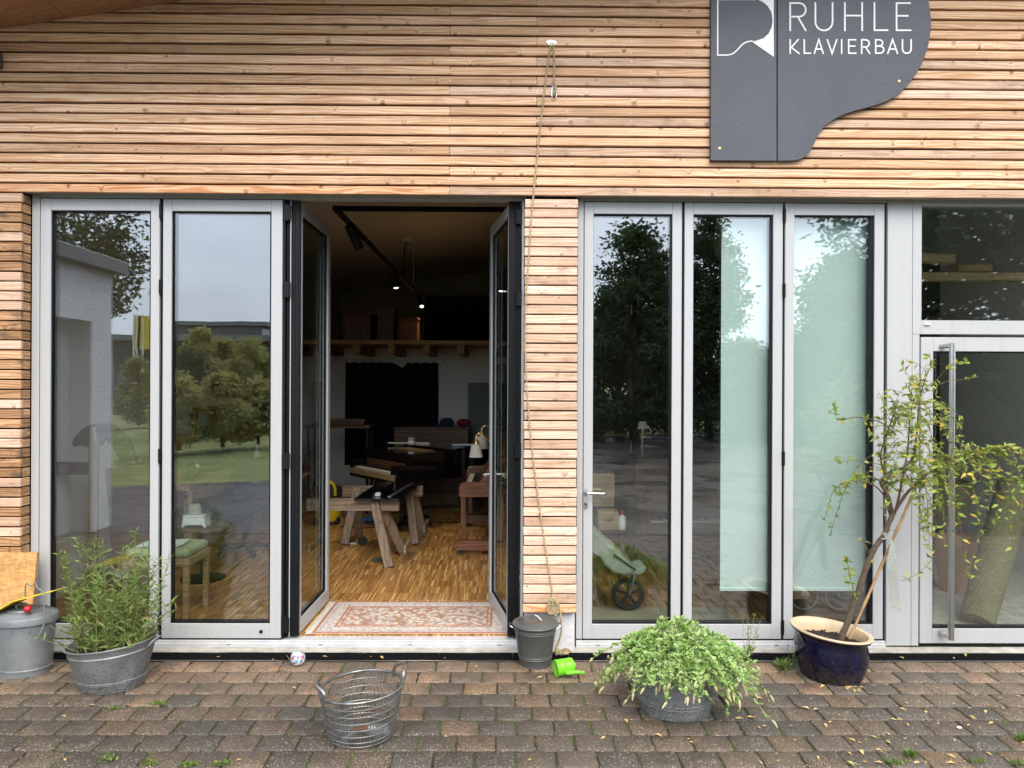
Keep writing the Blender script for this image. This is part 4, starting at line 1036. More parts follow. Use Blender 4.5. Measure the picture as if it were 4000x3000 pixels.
# yellow lid sheet and red toy on it
m = MB(); A1, A2, A3 = px(-60, 2412, BY - .13), px(50, 2348, BY - .12), px(205, 2308, BY - .10)
off = Vector((-.03, .20, -.030)); t = Vector((0, 0, .007))
P = [A1, A2, A3]; vs_ = P + [p + off for p in P] + [p - t for p in P] + [p + off - t for p in P]
m.add(vs_, [(0, 1, 4, 3), (1, 2, 5, 4), (6, 9, 10, 7), (7, 10, 11, 8), (0, 6, 7, 1), (1, 7, 8, 2), (3, 4, 10, 9), (4, 5, 11, 10), (0, 3, 9, 6), (2, 8, 11, 5)])
tag(m.build('yellow_sheet', MT['yellow'], bevel=.002), 'bent yellow plastic sheet lying on the zinc bin lid', 'sheet')
q = px(112, 2356, BY - .09); o = blob('red_ball', (q.x, q.y - .01, .396 + .022), .021, 1.1, 1, 1, MT['red'], 4, 'small red toy ball under the yellow sheet on the bin lid', 'ball')

# ================================================================ zinc tubs
def tub(c, r0, r1, h, label, sy=.84, tilt=0.0, mat=None, rings=(.045, .055), group='zinc tubs used as planters'):
    t = thing('zinc_tub', c, label, 'planter', group); cx, cy, _ = c
    fn = (lambda p: Vector((p.x, p.y, p.z + tilt * p.x * (p.z / h))))
    prof = [(.001, .004), (r0 * .97, .002), (r0, 0)]
    for zz in rings:
        rr_ = r0 + (r1 - r0) * zz / h; prof += [(rr_, zz), (rr_ + .005, zz + .003), (rr_ + .005, zz + .007), (rr_ + .0005, zz + .010)]
    for zz in (h * .80,):
        rr_ = r0 + (r1 - r0) * zz / h; prof += [(rr_, zz), (rr_ + .004, zz + .006), (rr_, zz + .012)]
    prof += [(r1, h - .004), (r1 + .005, h), (r1 + .003, h + .005), (r1 - .003, h + .003), (r1 - .006, h - .004), (r1 * .9, h * .8)]
    MB().lathe(prof, c, 56, 1, sy, fn=fn, caps=False).build('tub_body', mat or MT['zincdirty'], t, smooth=True)
    MB().lathe([(r1 * .93, h * .80), (.001, h * .86)], c, 32, 1, sy, fn=fn).build('soil', MT['soil'], t, smooth=True)
    for s in (-1, 1):
        m = MB(); zz = h * .86; rr_ = r0 + (r1 - r0) * .86
        pts = [(cx + s * rr_ * .99, cy - .05, zz), (cx + s * (rr_ + .022), cy - .045, zz + .022), (cx + s * (rr_ + .028), cy, zz + .028), (cx + s * (rr_ + .022), cy + .045, zz + .022), (cx + s * rr_ * .99, cy + .05, zz)]
        m.tube(spline([Vector((a, b, c_ + tilt * (a - cx) * (c_ / h))) for a, b, c_ in pts], 4), .007, 8); m.build('tub_handle', MT['zinc'], t, smooth=True)
    return t
q1 = pz(413, 2690); T1 = Vector((q1.x, 4.28, 0))
tub1 = tub(T1, .182, .252, .262, 'dark zinc tub with narrow leaved plant beside the zinc bin', .84, .10)
q2 = pz(2641, 2770); T2 = Vector((q2.x, 3.98, 0))
tub2 = tub(T2, .196, .222, .262, 'speckled zinc tub overflowing with variegated mint', .92, 0, rings=(.052, .068))

rg = np.random.default_rng(11)
# ---- narrow leaved bush in the first tub
pb = thing('narrow_leaved_plant', (T1.x, T1.y, .22), 'bushy green plant with narrow leaves growing in the zinc tub', 'plant')
stem = MB(); B = []; AX = []; LN = []; WD = []; TN = []
def add_leaf(p, d, l, wd, tone=None): B.append(tuple(p)); AX.append(tuple(d)); LN.append(l); WD.append(wd); TN.append(rg.random() * .9 if tone is None else tone)
for s in range(84):
    a = rg.uniform(0, 6.283); r0 = math.sqrt(rg.random()) * .185; base = Vector((T1.x + r0 * math.cos(a), T1.y + .8 * r0 * math.sin(a), .215))
    tall = rg.random() < .62
    h = .30 + .38 * rg.random() ** 1.3 if tall else rg.uniform(.08, .28)
    lean = Vector((math.cos(a), math.sin(a), 0)) * (rg.uniform(.03, .14) if tall else rg.uniform(.08, .24))
    if base.x + lean.x > T1.x + .1: h *= rg.uniform(.75, 1.0)
    tip = base + lean + Vector((rg.normal(0, .03), rg.normal(0, .03), h)); mid = (base + tip) / 2 + Vector((rg.normal(0, .02), rg.normal(0, .02), .02))
    P = spline([base, mid, tip], 8); stem.tube(P[::2], [.0028, .0026, .0022, .0018, .0014, .0012, .001, .001, .0008][:len(P[::2])], 4)
    n_ = int(h * 84)
    for k in range(n_):
        f = 0.12 + .88 * (k + rg.random() * .6) / n_; f = min(f, .999)
        p = P[int(f * (len(P) - 1))].lerp(P[min(int(f * (len(P) - 1)) + 1, len(P) - 1)], (f * (len(P) - 1)) % 1)
        b = k * 2.4 + rg.uniform(-.4, .4); el = rg.uniform(.1, .9)
        d = Vector((math.cos(b) * math.cos(el), math.sin(b) * math.cos(el), math.sin(el)))
        l = rg.uniform(.035, .078) * (1.1 - .35 * f)
        add_leaf(p, d, l, l * rg.uniform(.15, .22), 1.0 if (f < .45 and rg.random() < .20) else None)
    if tall and rg.random() < .5:      # side shoot
        p = P[int(len(P) * rg.uniform(.4, .7))]; d0 = Vector((rg.normal(), rg.normal(), 1.0)).normalized(); e = p + d0 * rg.uniform(.07, .15); stem.tube([p, e], [.0015, .0008], 4)
        for k in range(11):
            f = k / 10; b = k * 2.4; el = rg.uniform(.0, .8); add_leaf(p.lerp(e, f), Vector((math.cos(b) * math.cos(el), math.sin(b) * math.cos(el), math.sin(el))), rg.uniform(.025, .05), .007)
ax = unit(np.array(AX)); leaves('foliage', np.array(B), ax, perp(ax, rg), np.array(LN), np.array(WD), MT['willow'], pb, tone=np.array(TN))
stem.build('stem', MT['stemgreen'], pb, smooth=True)

# ---- variegated mint
pm = thing('variegated_mint', (T2.x, T2.y, .24), 'overhanging mint with cream edged leaves and beige flower spikes', 'plant')
stem = MB(); B = []; AX = []; LN = []; WD = []; TN = []; spikes = MB()
for s in range(330):
    a = rg.uniform(0, 6.283); r0 = math.sqrt(rg.random()) * .18
    base = Vector((T2.x + r0 * math.cos(a), T2.y + .9 * r0 * math.sin(a), .235)); outw = Vector((math.cos(a), math.sin(a), 0))
    reach = rg.uniform(.03, .215) * (.6 + .8 * r0 / .18)
    if outw.x > .3: reach *= 1.12
    up = rg.uniform(.06, .235) * (1.15 - .6 * r0 / .18); droop = (reach / .22) ** 1.5 * rg.uniform(.02, .15)
    if outw.x < -.3: reach *= .92
    P = spline([base, base + outw * reach * .4 + Vector((0, 0, up)), base + outw * reach * .8 + Vector((0, 0, up * .9 - droop * .4)), base + outw * reach * 1.15 + Vector((rg.normal(0, .03), rg.normal(0, .03), up * .55 - droop))], 6)
    zmin = .235 - .15 * min(1, max(0, (abs(outw.x) - .45) / .4)) + rg.uniform(-.02, .03)
    P = [Vector((p.x, p.y, p.z if p.z > zmin else zmin + .25 * (p.z - zmin))) for p in P]
    stem.tube(P[::3], .0016, 4)
    n_ = 22
    for k in range(n_):
        f = .12 + .86 * k / n_; i = int(f * (len(P) - 1)); p = P[i]
        b = k * 1.571 + rg.uniform(-.3, .3); el = rg.uniform(-.1, .7)
        for sg in (0, math.pi):
            d = Vector((math.cos(b + sg) * math.cos(el), math.sin(b + sg) * math.cos(el), math.sin(el)))
            l = rg.uniform(.013, .031); add_leaf(p + Vector((rg.normal(0, .004), rg.normal(0, .004), 0)), d, l, l * rg.uniform(.55, .75))
    if rg.random() < .62 and (P[-1].y < T2.y + .08):
        p = P[-1]; d = (P[-1] - P[-3]).normalized() + Vector((rg.normal(0, .5), rg.normal(0, .5), rg.uniform(-.7, .5))); d.normalize(); L_ = rg.uniform(.018, .042)
        pts = [p + d * L_ * t + Vector((0, 0, -.012 * t * t)) for t in (0, .15, .4, .7, 1)]
        spikes.tube(pts, [.003, .0060, .0068, .0052, .0022], 7)
# one long trailing strand at the front
for st in range(5):
    b0 = Vector((T2.x + .17 + .012 * st, T2.y - .15 + .01 * st, .24)); P = spline([b0, b0 + Vector((.05, -.05, .02)), b0 + Vector((.07, -.06, -.10)), b0 + Vector((.06 + rg.normal(0, .02), -.055, -.20 + .02 * st))], 8)
    stem.tube(P[::3], .0016, 4)
    for k in range(34):
        p = P[int(k / 34 * (len(P) - 1))]; b = rg.uniform(0, 6.28); el = rg.uniform(-.5, .5); l = rg.uniform(.015, .03)
        add_leaf(p, Vector((math.cos(b) * math.cos(el), math.sin(b) * math.cos(el), math.sin(el))), l, l * .6)
ax = unit(np.array(AX)); sd_ = np.cross(ax, np.array([0, 0, 1.0])) + rg.normal(size=ax.shape) * .5; sd_ -= ax * (sd_ * ax).sum(1, keepdims=True)
leaves('foliage', np.array(B), ax, unit(sd_), np.array(LN), np.array(WD), MT['mint'], pm, oval=True, fold=.10, tone=np.array(TN))
stem.build('stem', MT['stemgreen'], pm, smooth=True); spikes.build('flower_spikes', MT['mintflower'], pm, smooth=True, kind='stuff')
bl = MB(); g0_ = px(2690, 2480, 4.02); tipb = px(2727, 2420, 4.05); bl.add([g0_ + Vector((-.004, 0, 0)), g0_ + Vector((.004, 0, 0)), tipb + Vector((0, 0, 0)), g0_ + Vector((0, .003, .002))], [(0, 1, 2), (0, 2, 3), (1, 3, 2)]); bl.build('grass_blade', MT['yellow'], pm)

# ================================================================ grey bucket with lid
q = pz(2091, 2588); BX, BY = px(2091, 2500, 4.60).x, 4.60
bk = thing('grey_bucket', (BX, BY, 0), 'dark grey lidded metal bucket standing in front of the timber pillar', 'bucket')
MB().lathe([(.001, .004), (.100, .003), (.104, 0), (.108, .05), (.1105, .053), (.1085, .056), (.109, .064), (.1115, .067), (.1095, .070), (.132, .215), (.1345, .219), (.1325, .223), (.133, .230), (.1355, .234), (.1335, .238), (.140, .262), (.133, .262), (.100, .02), (.001, .015)], (BX, BY, .0), 48).build('body', MT['plastic_grey'], bk, smooth=True)
lid = MB().lathe([(.149, .256), (.151, .262), (.148, .268), (.136, .272), (.130, .268), (.095, .274), (.085, .281), (.060, .281), (.054, .277), (.001, .279)], (BX, BY, 0), 48).build('lid', MT['plastic_grey'], bk, smooth=True)
MB().tube(spline([(BX - .038, BY + .025, .272), (BX - .034, BY + .024, .292), (BX, BY, .312), (BX + .034, BY - .024, .292), (BX + .038, BY - .025, .272)], 6), .005, 8).build('lid_grip', MT['chrome'], lid, smooth=True)
for s in (-1, 1):
    MB().tube(spline([(BX + s * .134, BY - .035, .236), (BX + s * .160, BY - .03, .252), (BX + s * .168, BY, .252), (BX + s * .160, BY + .03, .252), (BX + s * .134, BY + .035, .236)], 4), .005, 8).build('side_handle', MT['chrome'], bk, smooth=True)

# ================================================================ ball, watering can
q = pz(1163, 2600); r_ = .047
o = MB().lathe([(.0001, -r_)] + [(r_ * math.cos(R(a)), r_ * math.sin(R(a))) for a in range(-75, 76, 15)] + [(.0001, r_)], (q.x, q.y, r_ + .001), 28)
tag(o.build('ball', MT['ball'], smooth=True), 'small blue and white printed ball beside the drain channel', 'ball')
st = MB()
for k, (a, b) in enumerate((((1160, 2600), (985, 2635)), ((1140, 2590), (1080, 2620)), ((1120, 2560), (1150, 2600)))):
    st.tube([pz(a[0], a[1], .004), pz((a[0] + b[0]) / 2, (a[1] + b[1]) / 2 + 2, .006), pz(b[0], b[1], .004)], .0016, 5)
tag(st.build('straw', MT['bamboo'], smooth=True), 'loose dry grass stalks lying beside the printed ball', 'straw', kind='stuff')

wc = pz(2185, 2650); wc = Vector((wc.x, wc.y + .03, 0))
can = thing('watering_can', (wc.x + .03, wc.y, 0), 'bright green toy watering can lying on its side near the bucket', 'watering can')
axis = Vector((.93, .30, .06)).normalized(); rz_ = .052
Mx = axis.to_track_quat('Z', 'Y').to_matrix(); c0 = Vector((wc.x - .022, wc.y - .01, rz_ + .001))
MB().lathe([(.0001, .004), (.044, .003), (.051, 0), (.052, .006), (.050, .010), (.049, .040), (.0505, .043), (.049, .046), (.047, .095), (.049, .098), (.047, .102), (.044, .112), (.018, .122), (.016, .130), (.0001, .132)], c0, 36, M=Mx).build('body', MT['green_pl'], can, smooth=True)
side_ = axis.cross(Vector((0, 0, 1))).normalized()
s0 = c0 + axis * .055 + side_ * .040 + Vector((0, 0, -.022))
MB().tube(spline([s0, s0 + axis * .06 + side_ * .03 + Vector((0, 0, .004)), s0 + axis * .088 + side_ * .032 + Vector((0, 0, -.002)), s0 + axis * .105 + side_ * .033 + Vector((0, 0, -.006))], 5), [.014] * 4 + [.011] * 4 + [.008] * 4 + [.0075] * 4, 12).build('spout', MT['green_pl'], can, smooth=True)
h0 = c0 + axis * .02 - side_ * .045; MB().tube(spline([h0, h0 - side_ * .03 + axis * .03 + Vector((0, 0, .006)), h0 - side_ * .03 + axis * .07 + Vector((0, 0, .008)), h0 + axis * .085 + side_ * .004], 5), .006, 8).build('can_handle', MT['green_pl'], can, smooth=True)

# ================================================================ wire basket
kc = pz(1412, 2880); KX, KY = px(1411, 2850, 3.67).x, 3.67
bs = thing('wire_basket', (KX, KY, 0), 'round galvanised wire potato basket with two handles standing on the pavers', 'basket')
H = .248
def kr(z): return .160 + (.211 - .160) * (z / H) ** .85
def tl(p): return Vector((p[0], p[1], p[2] + .055 * (p[0] - KX) * (p[2] / H)))
def ring(z, r, n=48): return [tl((KX + r * math.cos(2 * math.pi * i / n), KY + r * .97 * math.sin(2 * math.pi * i / n), z)) for i in range(n)]
MB().tube(ring(H, kr(H)), .0075, 10, closed=True).build('rim', MT['wire'], bs, smooth=True)
for z in (.012, .035, .066, .100, .136, .172, .210): MB().tube(ring(z, kr(z) + .001), .0023, 6, closed=True).build('hoop', MT['wire'], bs, smooth=True)
m = MB()
for i in range(72):
    a = 2 * math.pi * i / 72; m.tube([tl((KX + kr(z) * math.cos(a), KY + kr(z) * .97 * math.sin(a), z)) for z in (.008, .07, .14, .2, H)], .0018, 5, cap=False)
m.build('vertical_wire', MT['wire'], bs, smooth=True, kind='stuff')
m = MB()
for i in range(60):
    a = 2 * math.pi * i / 60; m.tube([Vector((KX + .035 * math.cos(a), KY + .035 * math.sin(a), .030)), Vector((KX + .1 * math.cos(a), KY + .1 * math.sin(a), .024)), Vector((KX + .160 * math.cos(a), KY + .155 * math.sin(a), .008))], .0023, 5, cap=False)
m.build('base_wire', MT['wire'], bs, smooth=True, kind='stuff')
MB().lathe([(.001, .034), (.030, .033), (.042, .028), (.042, .025), (.001, .024)], (KX, KY, 0), 24).build('hub', MT['rust'], bs, smooth=True)
for (u0, v0, u1, v1, ang) in ((1238, 2700, 1285, 2750, 205), (1540, 2640, 1578, 2640, 28)):
    a0, a1 = R(ang - 18), R(ang + 18); am = R(ang); r0 = kr(H)
    pts = [tl((KX + (r0 - .002) * math.cos(a0), KY + r0 * .97 * math.sin(a0), H - .02)), tl((KX + (r0 + .004) * math.cos(a0), KY + (r0 + .004) * .97 * math.sin(a0), H + .035)), tl((KX + (r0 + .02) * math.cos(am), KY + (r0 + .02) * math.sin(am), H + .062)), tl((KX + (r0 + .004) * math.cos(a1), KY + (r0 + .004) * .97 * math.sin(a1), H + .035)), tl((KX + (r0 - .002) * math.cos(a1), KY + r0 * .97 * math.sin(a1), H - .02))]
    MB().tube(spline(pts, 6), .0095, 10).build('handle', MT['wire'], bs, smooth=True)

# ================================================================ blue pot with the little tree
PX_, PY_ = px(3249, 2520, 4.42).x, 4.43
pot = thing('blue_pot', (PX_, PY_, 0), 'glossy dark blue glazed pot with cream rim standing near the entrance', 'pot')
HP = .275
fn = lambda p: Vector((p.x, p.y, p.z - .10 * p.x * (p.z / HP)))
MB().lathe([(.001, .003), (.165, .002), (.176, .0), (.196, .05), (.212, .10), (.217, .15), (.212, .20), (.205, .235), (.212, .250), (.232, .262), (.236, .268), (.232, .272)], (PX_, PY_, 0), 64, fn=fn, caps=False).build('pot_body', MT['bluepot'], pot, smooth=True)
MB().lathe([(.2345, .2715), (.240, .277), (.238, .284), (.228, .286), (.212, .279), (.200, .255), (.195, .20), (.193, .15)], (PX_, PY_, 0), 64, fn=fn, caps=False).build('rim', MT['cream'], pot, smooth=True)
m = MB().lathe([(.197, .205), (.12, .214), (.001, .212)], (PX_, PY_, 0), 32, fn=fn)
for k in range(420):
    a = rg.uniform(0, 6.28); r0 = math.sqrt(rg.random()) * .185; m.obox((PX_ + r0 * math.cos(a), PY_ + r0 * math.sin(a), .213 - .08 * r0 * math.cos(a) + rg.uniform(-.002, .005)), (rg.uniform(.006, .016), rg.uniform(.005, .012), rg.uniform(.004, .008)), Matrix.Rotation(rg.uniform(0, 3), 3, 'Z') @ Matrix.Rotation(rg.uniform(-.6, .6), 3, 'X'))
m.build('bark_mulch', MT['soil'], pot)

tr = thing('small_tree', (px(3290, 2480, PY_).x, PY_, .2), 'slender leaning tree with sparse yellow green leaves growing in the blue pot', 'tree')
def tp(u, v, dy=0): return px(u, v, PY_ + dy)
trunk = spline([tp(3282, 2500), tp(3318, 2410), tp(3352, 2310), tp(3385, 2215), tp(3412, 2150), tp(3452, 2090), tp(3478, 2030), tp(3492, 2000)], 5)
m = MB(); nT = len(trunk); m.tube([p + Vector((rg.normal(0, .001), rg.normal(0, .001), 0)) for p in trunk], [.0205 - .006 * i / nT + .0016 * math.sin(i * 1.7) for i in range(nT)], 12)
m.build('trunk', MT['bark'], tr, smooth=True)
br = MB(); tw_ = MB(); B = []; AX = []; LN = []; WD = []; TN = []
def twigleaves(P, dens=1.0, lmin=.024, lmax=.056, size=1.0):
    tot = sum((P[i + 1] - P[i]).length for i in range(len(P) - 1)); n_ = max(3, int(tot * 46 * dens))
    for k in range(n_):
        f = (k + rg.random()) / n_ * .999 * (len(P) - 1); p = P[int(f)].lerp(P[int(f) + 1], f % 1)
        for q in range(rg.integers(1, 4)):
            d = Vector((rg.normal(0, 1), rg.normal(0, 1), rg.normal(.0, .7))).normalized(); l = rg.uniform(lmin, lmax) * size
            add_leaf(p, d, l, l * rg.uniform(.36, .5), None if rg.random() < .93 else 1.0)
def limb(pts, r0, r1, k=6):
    P = spline(pts, k); n_ = len(P); br.tube(P, [r0 + (r1 - r0) * i / (n_ - 1) for i in range(n_)], 7); return P
limbs = []
limbs.append(limb([tp(3488, 2010), tp(3470, 1940, -.03), tp(3440, 1880, -.04), tp(3490, 1850, -.05), tp(3560, 1800, -.03), tp(3580, 1700, -.02), tp(3592, 1560, 0), tp(3625, 1450, 0)], .012, .0028))
limbs.append(limb([tp(3495, 1998), tp(3540, 1930, .02), tp(3590, 1880, .03), tp(3640, 1840, .02), tp(3720, 1790, 0), tp(3830, 1765, -.02), tp(3950, 1755, -.04)], .011, .002))
limbs.append(limb([tp(3480, 2020), tp(3465, 1960, .05), tp(3462, 1880, .08), tp(3440, 1780, .10), tp(3480, 1650, .08), tp(3510, 1560, .06)], .009, .002))
limbs.append(limb([tp(3500, 1990), tp(3520, 1900, -.06), tp(3545, 1760, -.10), tp(3560, 1600, -.10), tp(3600, 1480, -.08)], .008, .002))
limbs.append(limb([tp(3465, 1950), tp(3420, 1900, -.02), tp(3360, 1880, -.02), tp(3300, 1885, -.02), tp(3250, 1930, -.02), tp(3222, 2035, -.03)], .005, .0012))
limbs.append(limb([tp(3450, 1890), tp(3400, 1860, .04), tp(3330, 1870, .05), tp(3290, 1940, .05), tp(3240, 2095, .05)], .004, .001))
limbs.append(limb([tp(3500, 1700), tp(3440, 1650, -.03), tp(3350, 1630, -.04), tp(3270, 1640, -.04), tp(3262, 1590, -.04), tp(3250, 1605, -.04)], .004, .001))
br.build('branch', MT['bark'], tr, smooth=True)
# drooping twigs
def droop(p, dirx, ln, fall, dy=0):
    e1 = p + Vector((dirx * ln * .55, dy * .5, ln * .10)); e2 = p + Vector((dirx * ln * .95, dy, -fall * .45)); e3 = p + Vector((dirx * ln * 1.05 + rg.normal(0, .02), dy * 1.1, -fall))
    P = spline([p, e1, e2, e3], 6); tw_.tube(P, [.0022 - .0013 * i / len(P) for i in range(len(P))], 5); twigleaves(P, .62); return P
for Lm in limbs[:4]:
    for k in range(15):
        p = Lm[int(rg.uniform(.30, .97) * (len(Lm) - 1))]; s = 1 if rg.random() < .66 else -1
        droop(p, s, rg.uniform(.06, .30), rg.uniform(.05, .42) if s > 0 else rg.uniform(-.02, .20), rg.uniform(-.16, .12))
for Lm in limbs[:1] + limbs[2:4]:
    for k in range(12):       # upright shoots
        p = Lm[int(rg.uniform(.45, .99) * (len(Lm) - 1))]; e = p + Vector((rg.normal(.02, .07), rg.normal(0, .07), rg.uniform(.05, .20))); P = spline([p, (p + e) / 2 + Vector((rg.normal(0, .015), 0, 0)), e], 5); tw_.tube(P, .0013, 5); twigleaves(P, .7)
for Lm in limbs[1:2]:
    for k in range(8):
        p = Lm[int(rg.uniform(.55, .99) * (len(Lm) - 1))]; droop(p, 1, rg.uniform(.05, .2), rg.uniform(.10, .5), rg.uniform(-.1, .1))
for Lm in limbs[4:]: twigleaves(Lm[len(Lm) // 3:], .8)
for pts in (([tp(3640, 1850), tp(3700, 1900), tp(3740, 2000), tp(3770, 2200), tp(3780, 2260)]), ([tp(3600, 1870), tp(3640, 1980), tp(3650, 2150), tp(3600, 2230), tp(3520, 2270)]), ([tp(3800, 1770), tp(3880, 1820), tp(3930, 1960), tp(3955, 2140)]), ([tp(3720, 1790), tp(3800, 1900), tp(3830, 2050), tp(3800, 2230)]), ([tp(3590, 1560), tp(3700, 1440), tp(3760, 1415), tp(3785, 1412)]), ([tp(3620, 1450), tp(3580, 1420), tp(3540, 1410)]), ([tp(3640, 1520), tp(3700, 1490), tp(3780, 1480), tp(3810, 1470)])):
    P = spline(pts, 6); tw_.tube(P, .0014, 5); twigleaves(P, .55)
# bigger leaves on the long branch and at the crown's heart
for k in range(70):
    p = limbs[1][int(rg.uniform(.5, .98) * (len(limbs[1]) - 1))]; d = Vector((rg.uniform(.2, 1), rg.normal(0, .5), rg.uniform(-.6, .2))).normalized(); l = rg.uniform(.035, .065); add_leaf(p + Vector((rg.normal(0, .03), rg.normal(0, .03), rg.normal(-.02, .03))), d, l, l * .38)
shoot = spline([tp(3340, 2330), tp(3322, 2260, -.02), tp(3310, 2200, -.02), tp(3300, 2175, -.02)], 5); tw_.tube(shoot, .002, 5); twigleaves(shoot, 1.6)
shoot = spline([tp(3398, 2180), tp(3385, 2140, -.02), tp(3366, 2100, -.02)], 5); tw_.tube(shoot, .0018, 5); twigleaves(shoot, .8)
ax = unit(np.array(AX)); leaves('crown', np.array(B), ax, perp(ax, rg), np.array(LN), np.array(WD), MT['potleaf'], tr, tone=np.array(TN), fold=.18)
tw_.build('twig', MT['twig'], tr, smooth=True)

sk = MB(); s0, s1 = tp(3318, 2495, -.02), tp(3605, 1840, .04)
sk.tube([s0.lerp(s1, t) for t in np.linspace(0, 1, 24)], [.0085 + (.0022 if i % 5 == 0 else 0) for i in range(24)], 10)
tag(sk.build('bamboo_stake', MT['bamboo'], smooth=True), 'thin brown bamboo stake leaning beside the potted tree trunk', 'stake')
rb = MB(); top = tp(3484, 2130, -.035)
pts = [(3452, 2080), (3470, 2100), (3486, 2125), (3484, 2180), (3488, 2260), (3494, 2330), (3500, 2375)]
L_, R_ = [], []
for i, (u, v) in enumerate(pts):
    wv = [9, 11, 8, 17, 19, 19, 20][i]; dy = -.035 + .008 * math.sin(i * 1.6)
    L_.append(tp(u - wv, v + (4 if i == 6 else 0), dy)); R_.append(tp(u + wv, v + (16 if i == 6 else 0), dy - .006))
n_ = len(pts); t = Vector((0, .0015, 0)); rb.add(L_ + R_ + [p + t for p in L_] + [p + t for p in R_], [f for i in range(n_ - 1) for f in ((i, i + 1, n_ + i + 1, n_ + i), (2 * n_ + i, 3 * n_ + i, 3 * n_ + i + 1, 2 * n_ + i + 1), (i, 2 * n_ + i, 2 * n_ + i + 1, i + 1), (n_ + i, n_ + i + 1, 3 * n_ + i + 1, 3 * n_ + i))])
lp = tp(3455, 2098); rb.tube([lp + Vector((.028 * math.cos(a), .026 * math.sin(a), .012 * math.cos(a))) for a in np.linspace(0, 6.283, 17)[:-1]], .006, 6, closed=True)
tag(rb.build('ribbon', MT['ribbon'], smooth=True), 'grey cloth ribbon tying the tree trunk to the bamboo stake', 'ribbon')

# ================================================================ weeds and fallen leaves
def weed(c, kind, label, seed, size=1.0):
    g = np.random.default_rng(seed); t = thing('weed', c, label, 'weed', 'weeds in the paving joints'); B, A_, LN, WD = [], [], [], []; s = MB()
    if kind == 'rosette':
        for k in range(90):
            a = g.uniform(0, 6.28); el = g.uniform(.1, 1.3); B.append(c + Vector((g.normal(0, .012), g.normal(0, .012), .004)) * size); A_.append((math.cos(a) * math.cos(el), math.sin(a) * math.cos(el), math.sin(el))); LN.append(g.uniform(.05, .10) * size); WD.append(g.uniform(.014, .022) * size)
    elif kind == 'tuft':
        for k in range(110):
            a = g.uniform(0, 6.28); el = g.uniform(.2, 1.4); B.append(c + Vector((g.normal(0, .03), g.normal(0, .016), .003)) * size); A_.append((math.cos(a) * math.cos(el), math.sin(a) * math.cos(el), math.sin(el))); LN.append(g.uniform(.012, .035) * size); WD.append(g.uniform(.006, .012) * size)
    else:
        for k in range(8):
            a = g.uniform(0, 6.28); h = g.uniform(.12, .32) * size; tip = c + Vector((g.normal(.02, .05), g.normal(0, .03), h)); P = spline([c + Vector((g.normal(0, .008), g.normal(0, .008), 0)), c.lerp(tip, .5) + Vector((g.normal(0, .01), 0, 0)), tip], 6); s.tube(P, .0014, 5)
            for q in range(7):
                f = g.random(); p = P[int(f * (len(P) - 1))]; b = g.uniform(0, 6.28); el = g.uniform(0, 1); low = f < .4; B.append(p); A_.append((math.cos(b) * math.cos(el), math.sin(b) * math.cos(el), math.sin(el))); l = g.uniform(.03, .06) if low else g.uniform(.008, .016); LN.append(l * size); WD.append(l * .36 * size)
            for q in range(5): B.append(tip + Vector((g.normal(0, .01), g.normal(0, .01), g.normal(-.005, .015)))); A_.append((0, 0, 1)); LN.append(.012); WD.append(.009)
        s.build('stem', MT['stemgreen'], t, smooth=True)
    A_ = unit(np.array(A_)); leaves('foliage', np.array([tuple(b) for b in B]), A_, perp(A_, g), np.array(LN), np.array(WD), MT['weed'], t, fold=.15)
for (u, v, k, lb, sd_2, sz) in ((2918, 2577, 'tall', 'tall flowering weed growing from the drain beside the mint tub', 1, 1.0), (3062, 2612, 'rosette', 'bright green leafy rosette weed left of the blue pot', 2, .85), (3098, 2600, 'tall', 'thin trailing weed leaning on the blue pot', 3, .75),
                               (3560, 2955, 'rosette', 'broad leaved weed in the paving near the bottom edge', 4, .5), (3500, 2982, 'tuft', 'small yellowish weed beside the broad leaved weed at the bottom', 5, .8), (3985, 2890, 'rosette', 'leafy weed at the right edge beside a pale paver', 6, .45), (3985, 2985, 'tuft', 'small weed tuft in the bottom right corner', 7, .8), (3815, 2975, 'tuft', 'tiny sprout between pavers near the bottom right', 8, .6),
                               (620, 2752, 'tuft', 'small green weed tuft between pavers right of the narrow leaved plant', 9, .75), (450, 2768, 'tuft', 'sparse weed strip in a joint in front of the zinc tub', 10, .6), (430, 2968, 'tuft', 'yellowish weed in the joint at the bottom left', 11, .8), (585, 2985, 'tuft', 'pale weed patch on the bottom edge left of the basket', 12, .7), (865, 2988, 'tuft', 'green weed tuft on the bottom edge below the basket handle', 13, .7), (740, 2990, 'tuft', 'low weed in the bottom joint between two weed tufts', 14, .7)):
    weed(pz(u, v, 0.0), k, lb, sd_2, sz)
g = np.random.default_rng(5); B = []; A_ = []; LN = []
spots = [(3330 + g.normal(0, 16), 2688 + g.normal(0, 5)) for _ in range(16)] + [(g.uniform(2950, 4000), g.uniform(2660, 2995)) for _ in range(85)] + [(g.uniform(2300, 2950), g.uniform(2740, 2900)) for _ in range(16)] + [(g.uniform(100, 2300), g.uniform(2590, 2990)) for _ in range(14)] + [(g.uniform(640, 3900), g.uniform(2545, 2600)) for _ in range(18)]
for (u, v) in spots:
    p = pz(u, v, .006); B.append(p); a = g.uniform(0, 6.28); A_.append((math.cos(a), math.sin(a), g.uniform(-.05, .15))); LN.append(g.choice([g.uniform(.014, .026), g.uniform(.026, .05)]))
A_ = unit(np.array(A_)); sd2 = unit(np.cross(np.tile([0, 0, 1.0], (len(B), 1)), A_)); LN = np.array(LN)
o = leaves('fallen_leaves', np.array([tuple(b) for b in B]), A_, sd2, LN, LN * .42, MT['litter'], None, fold=.2)
tag(o, 'scattered small yellow fallen leaves on the dark pavers', 'leaves', kind='stuff')
st = MB()
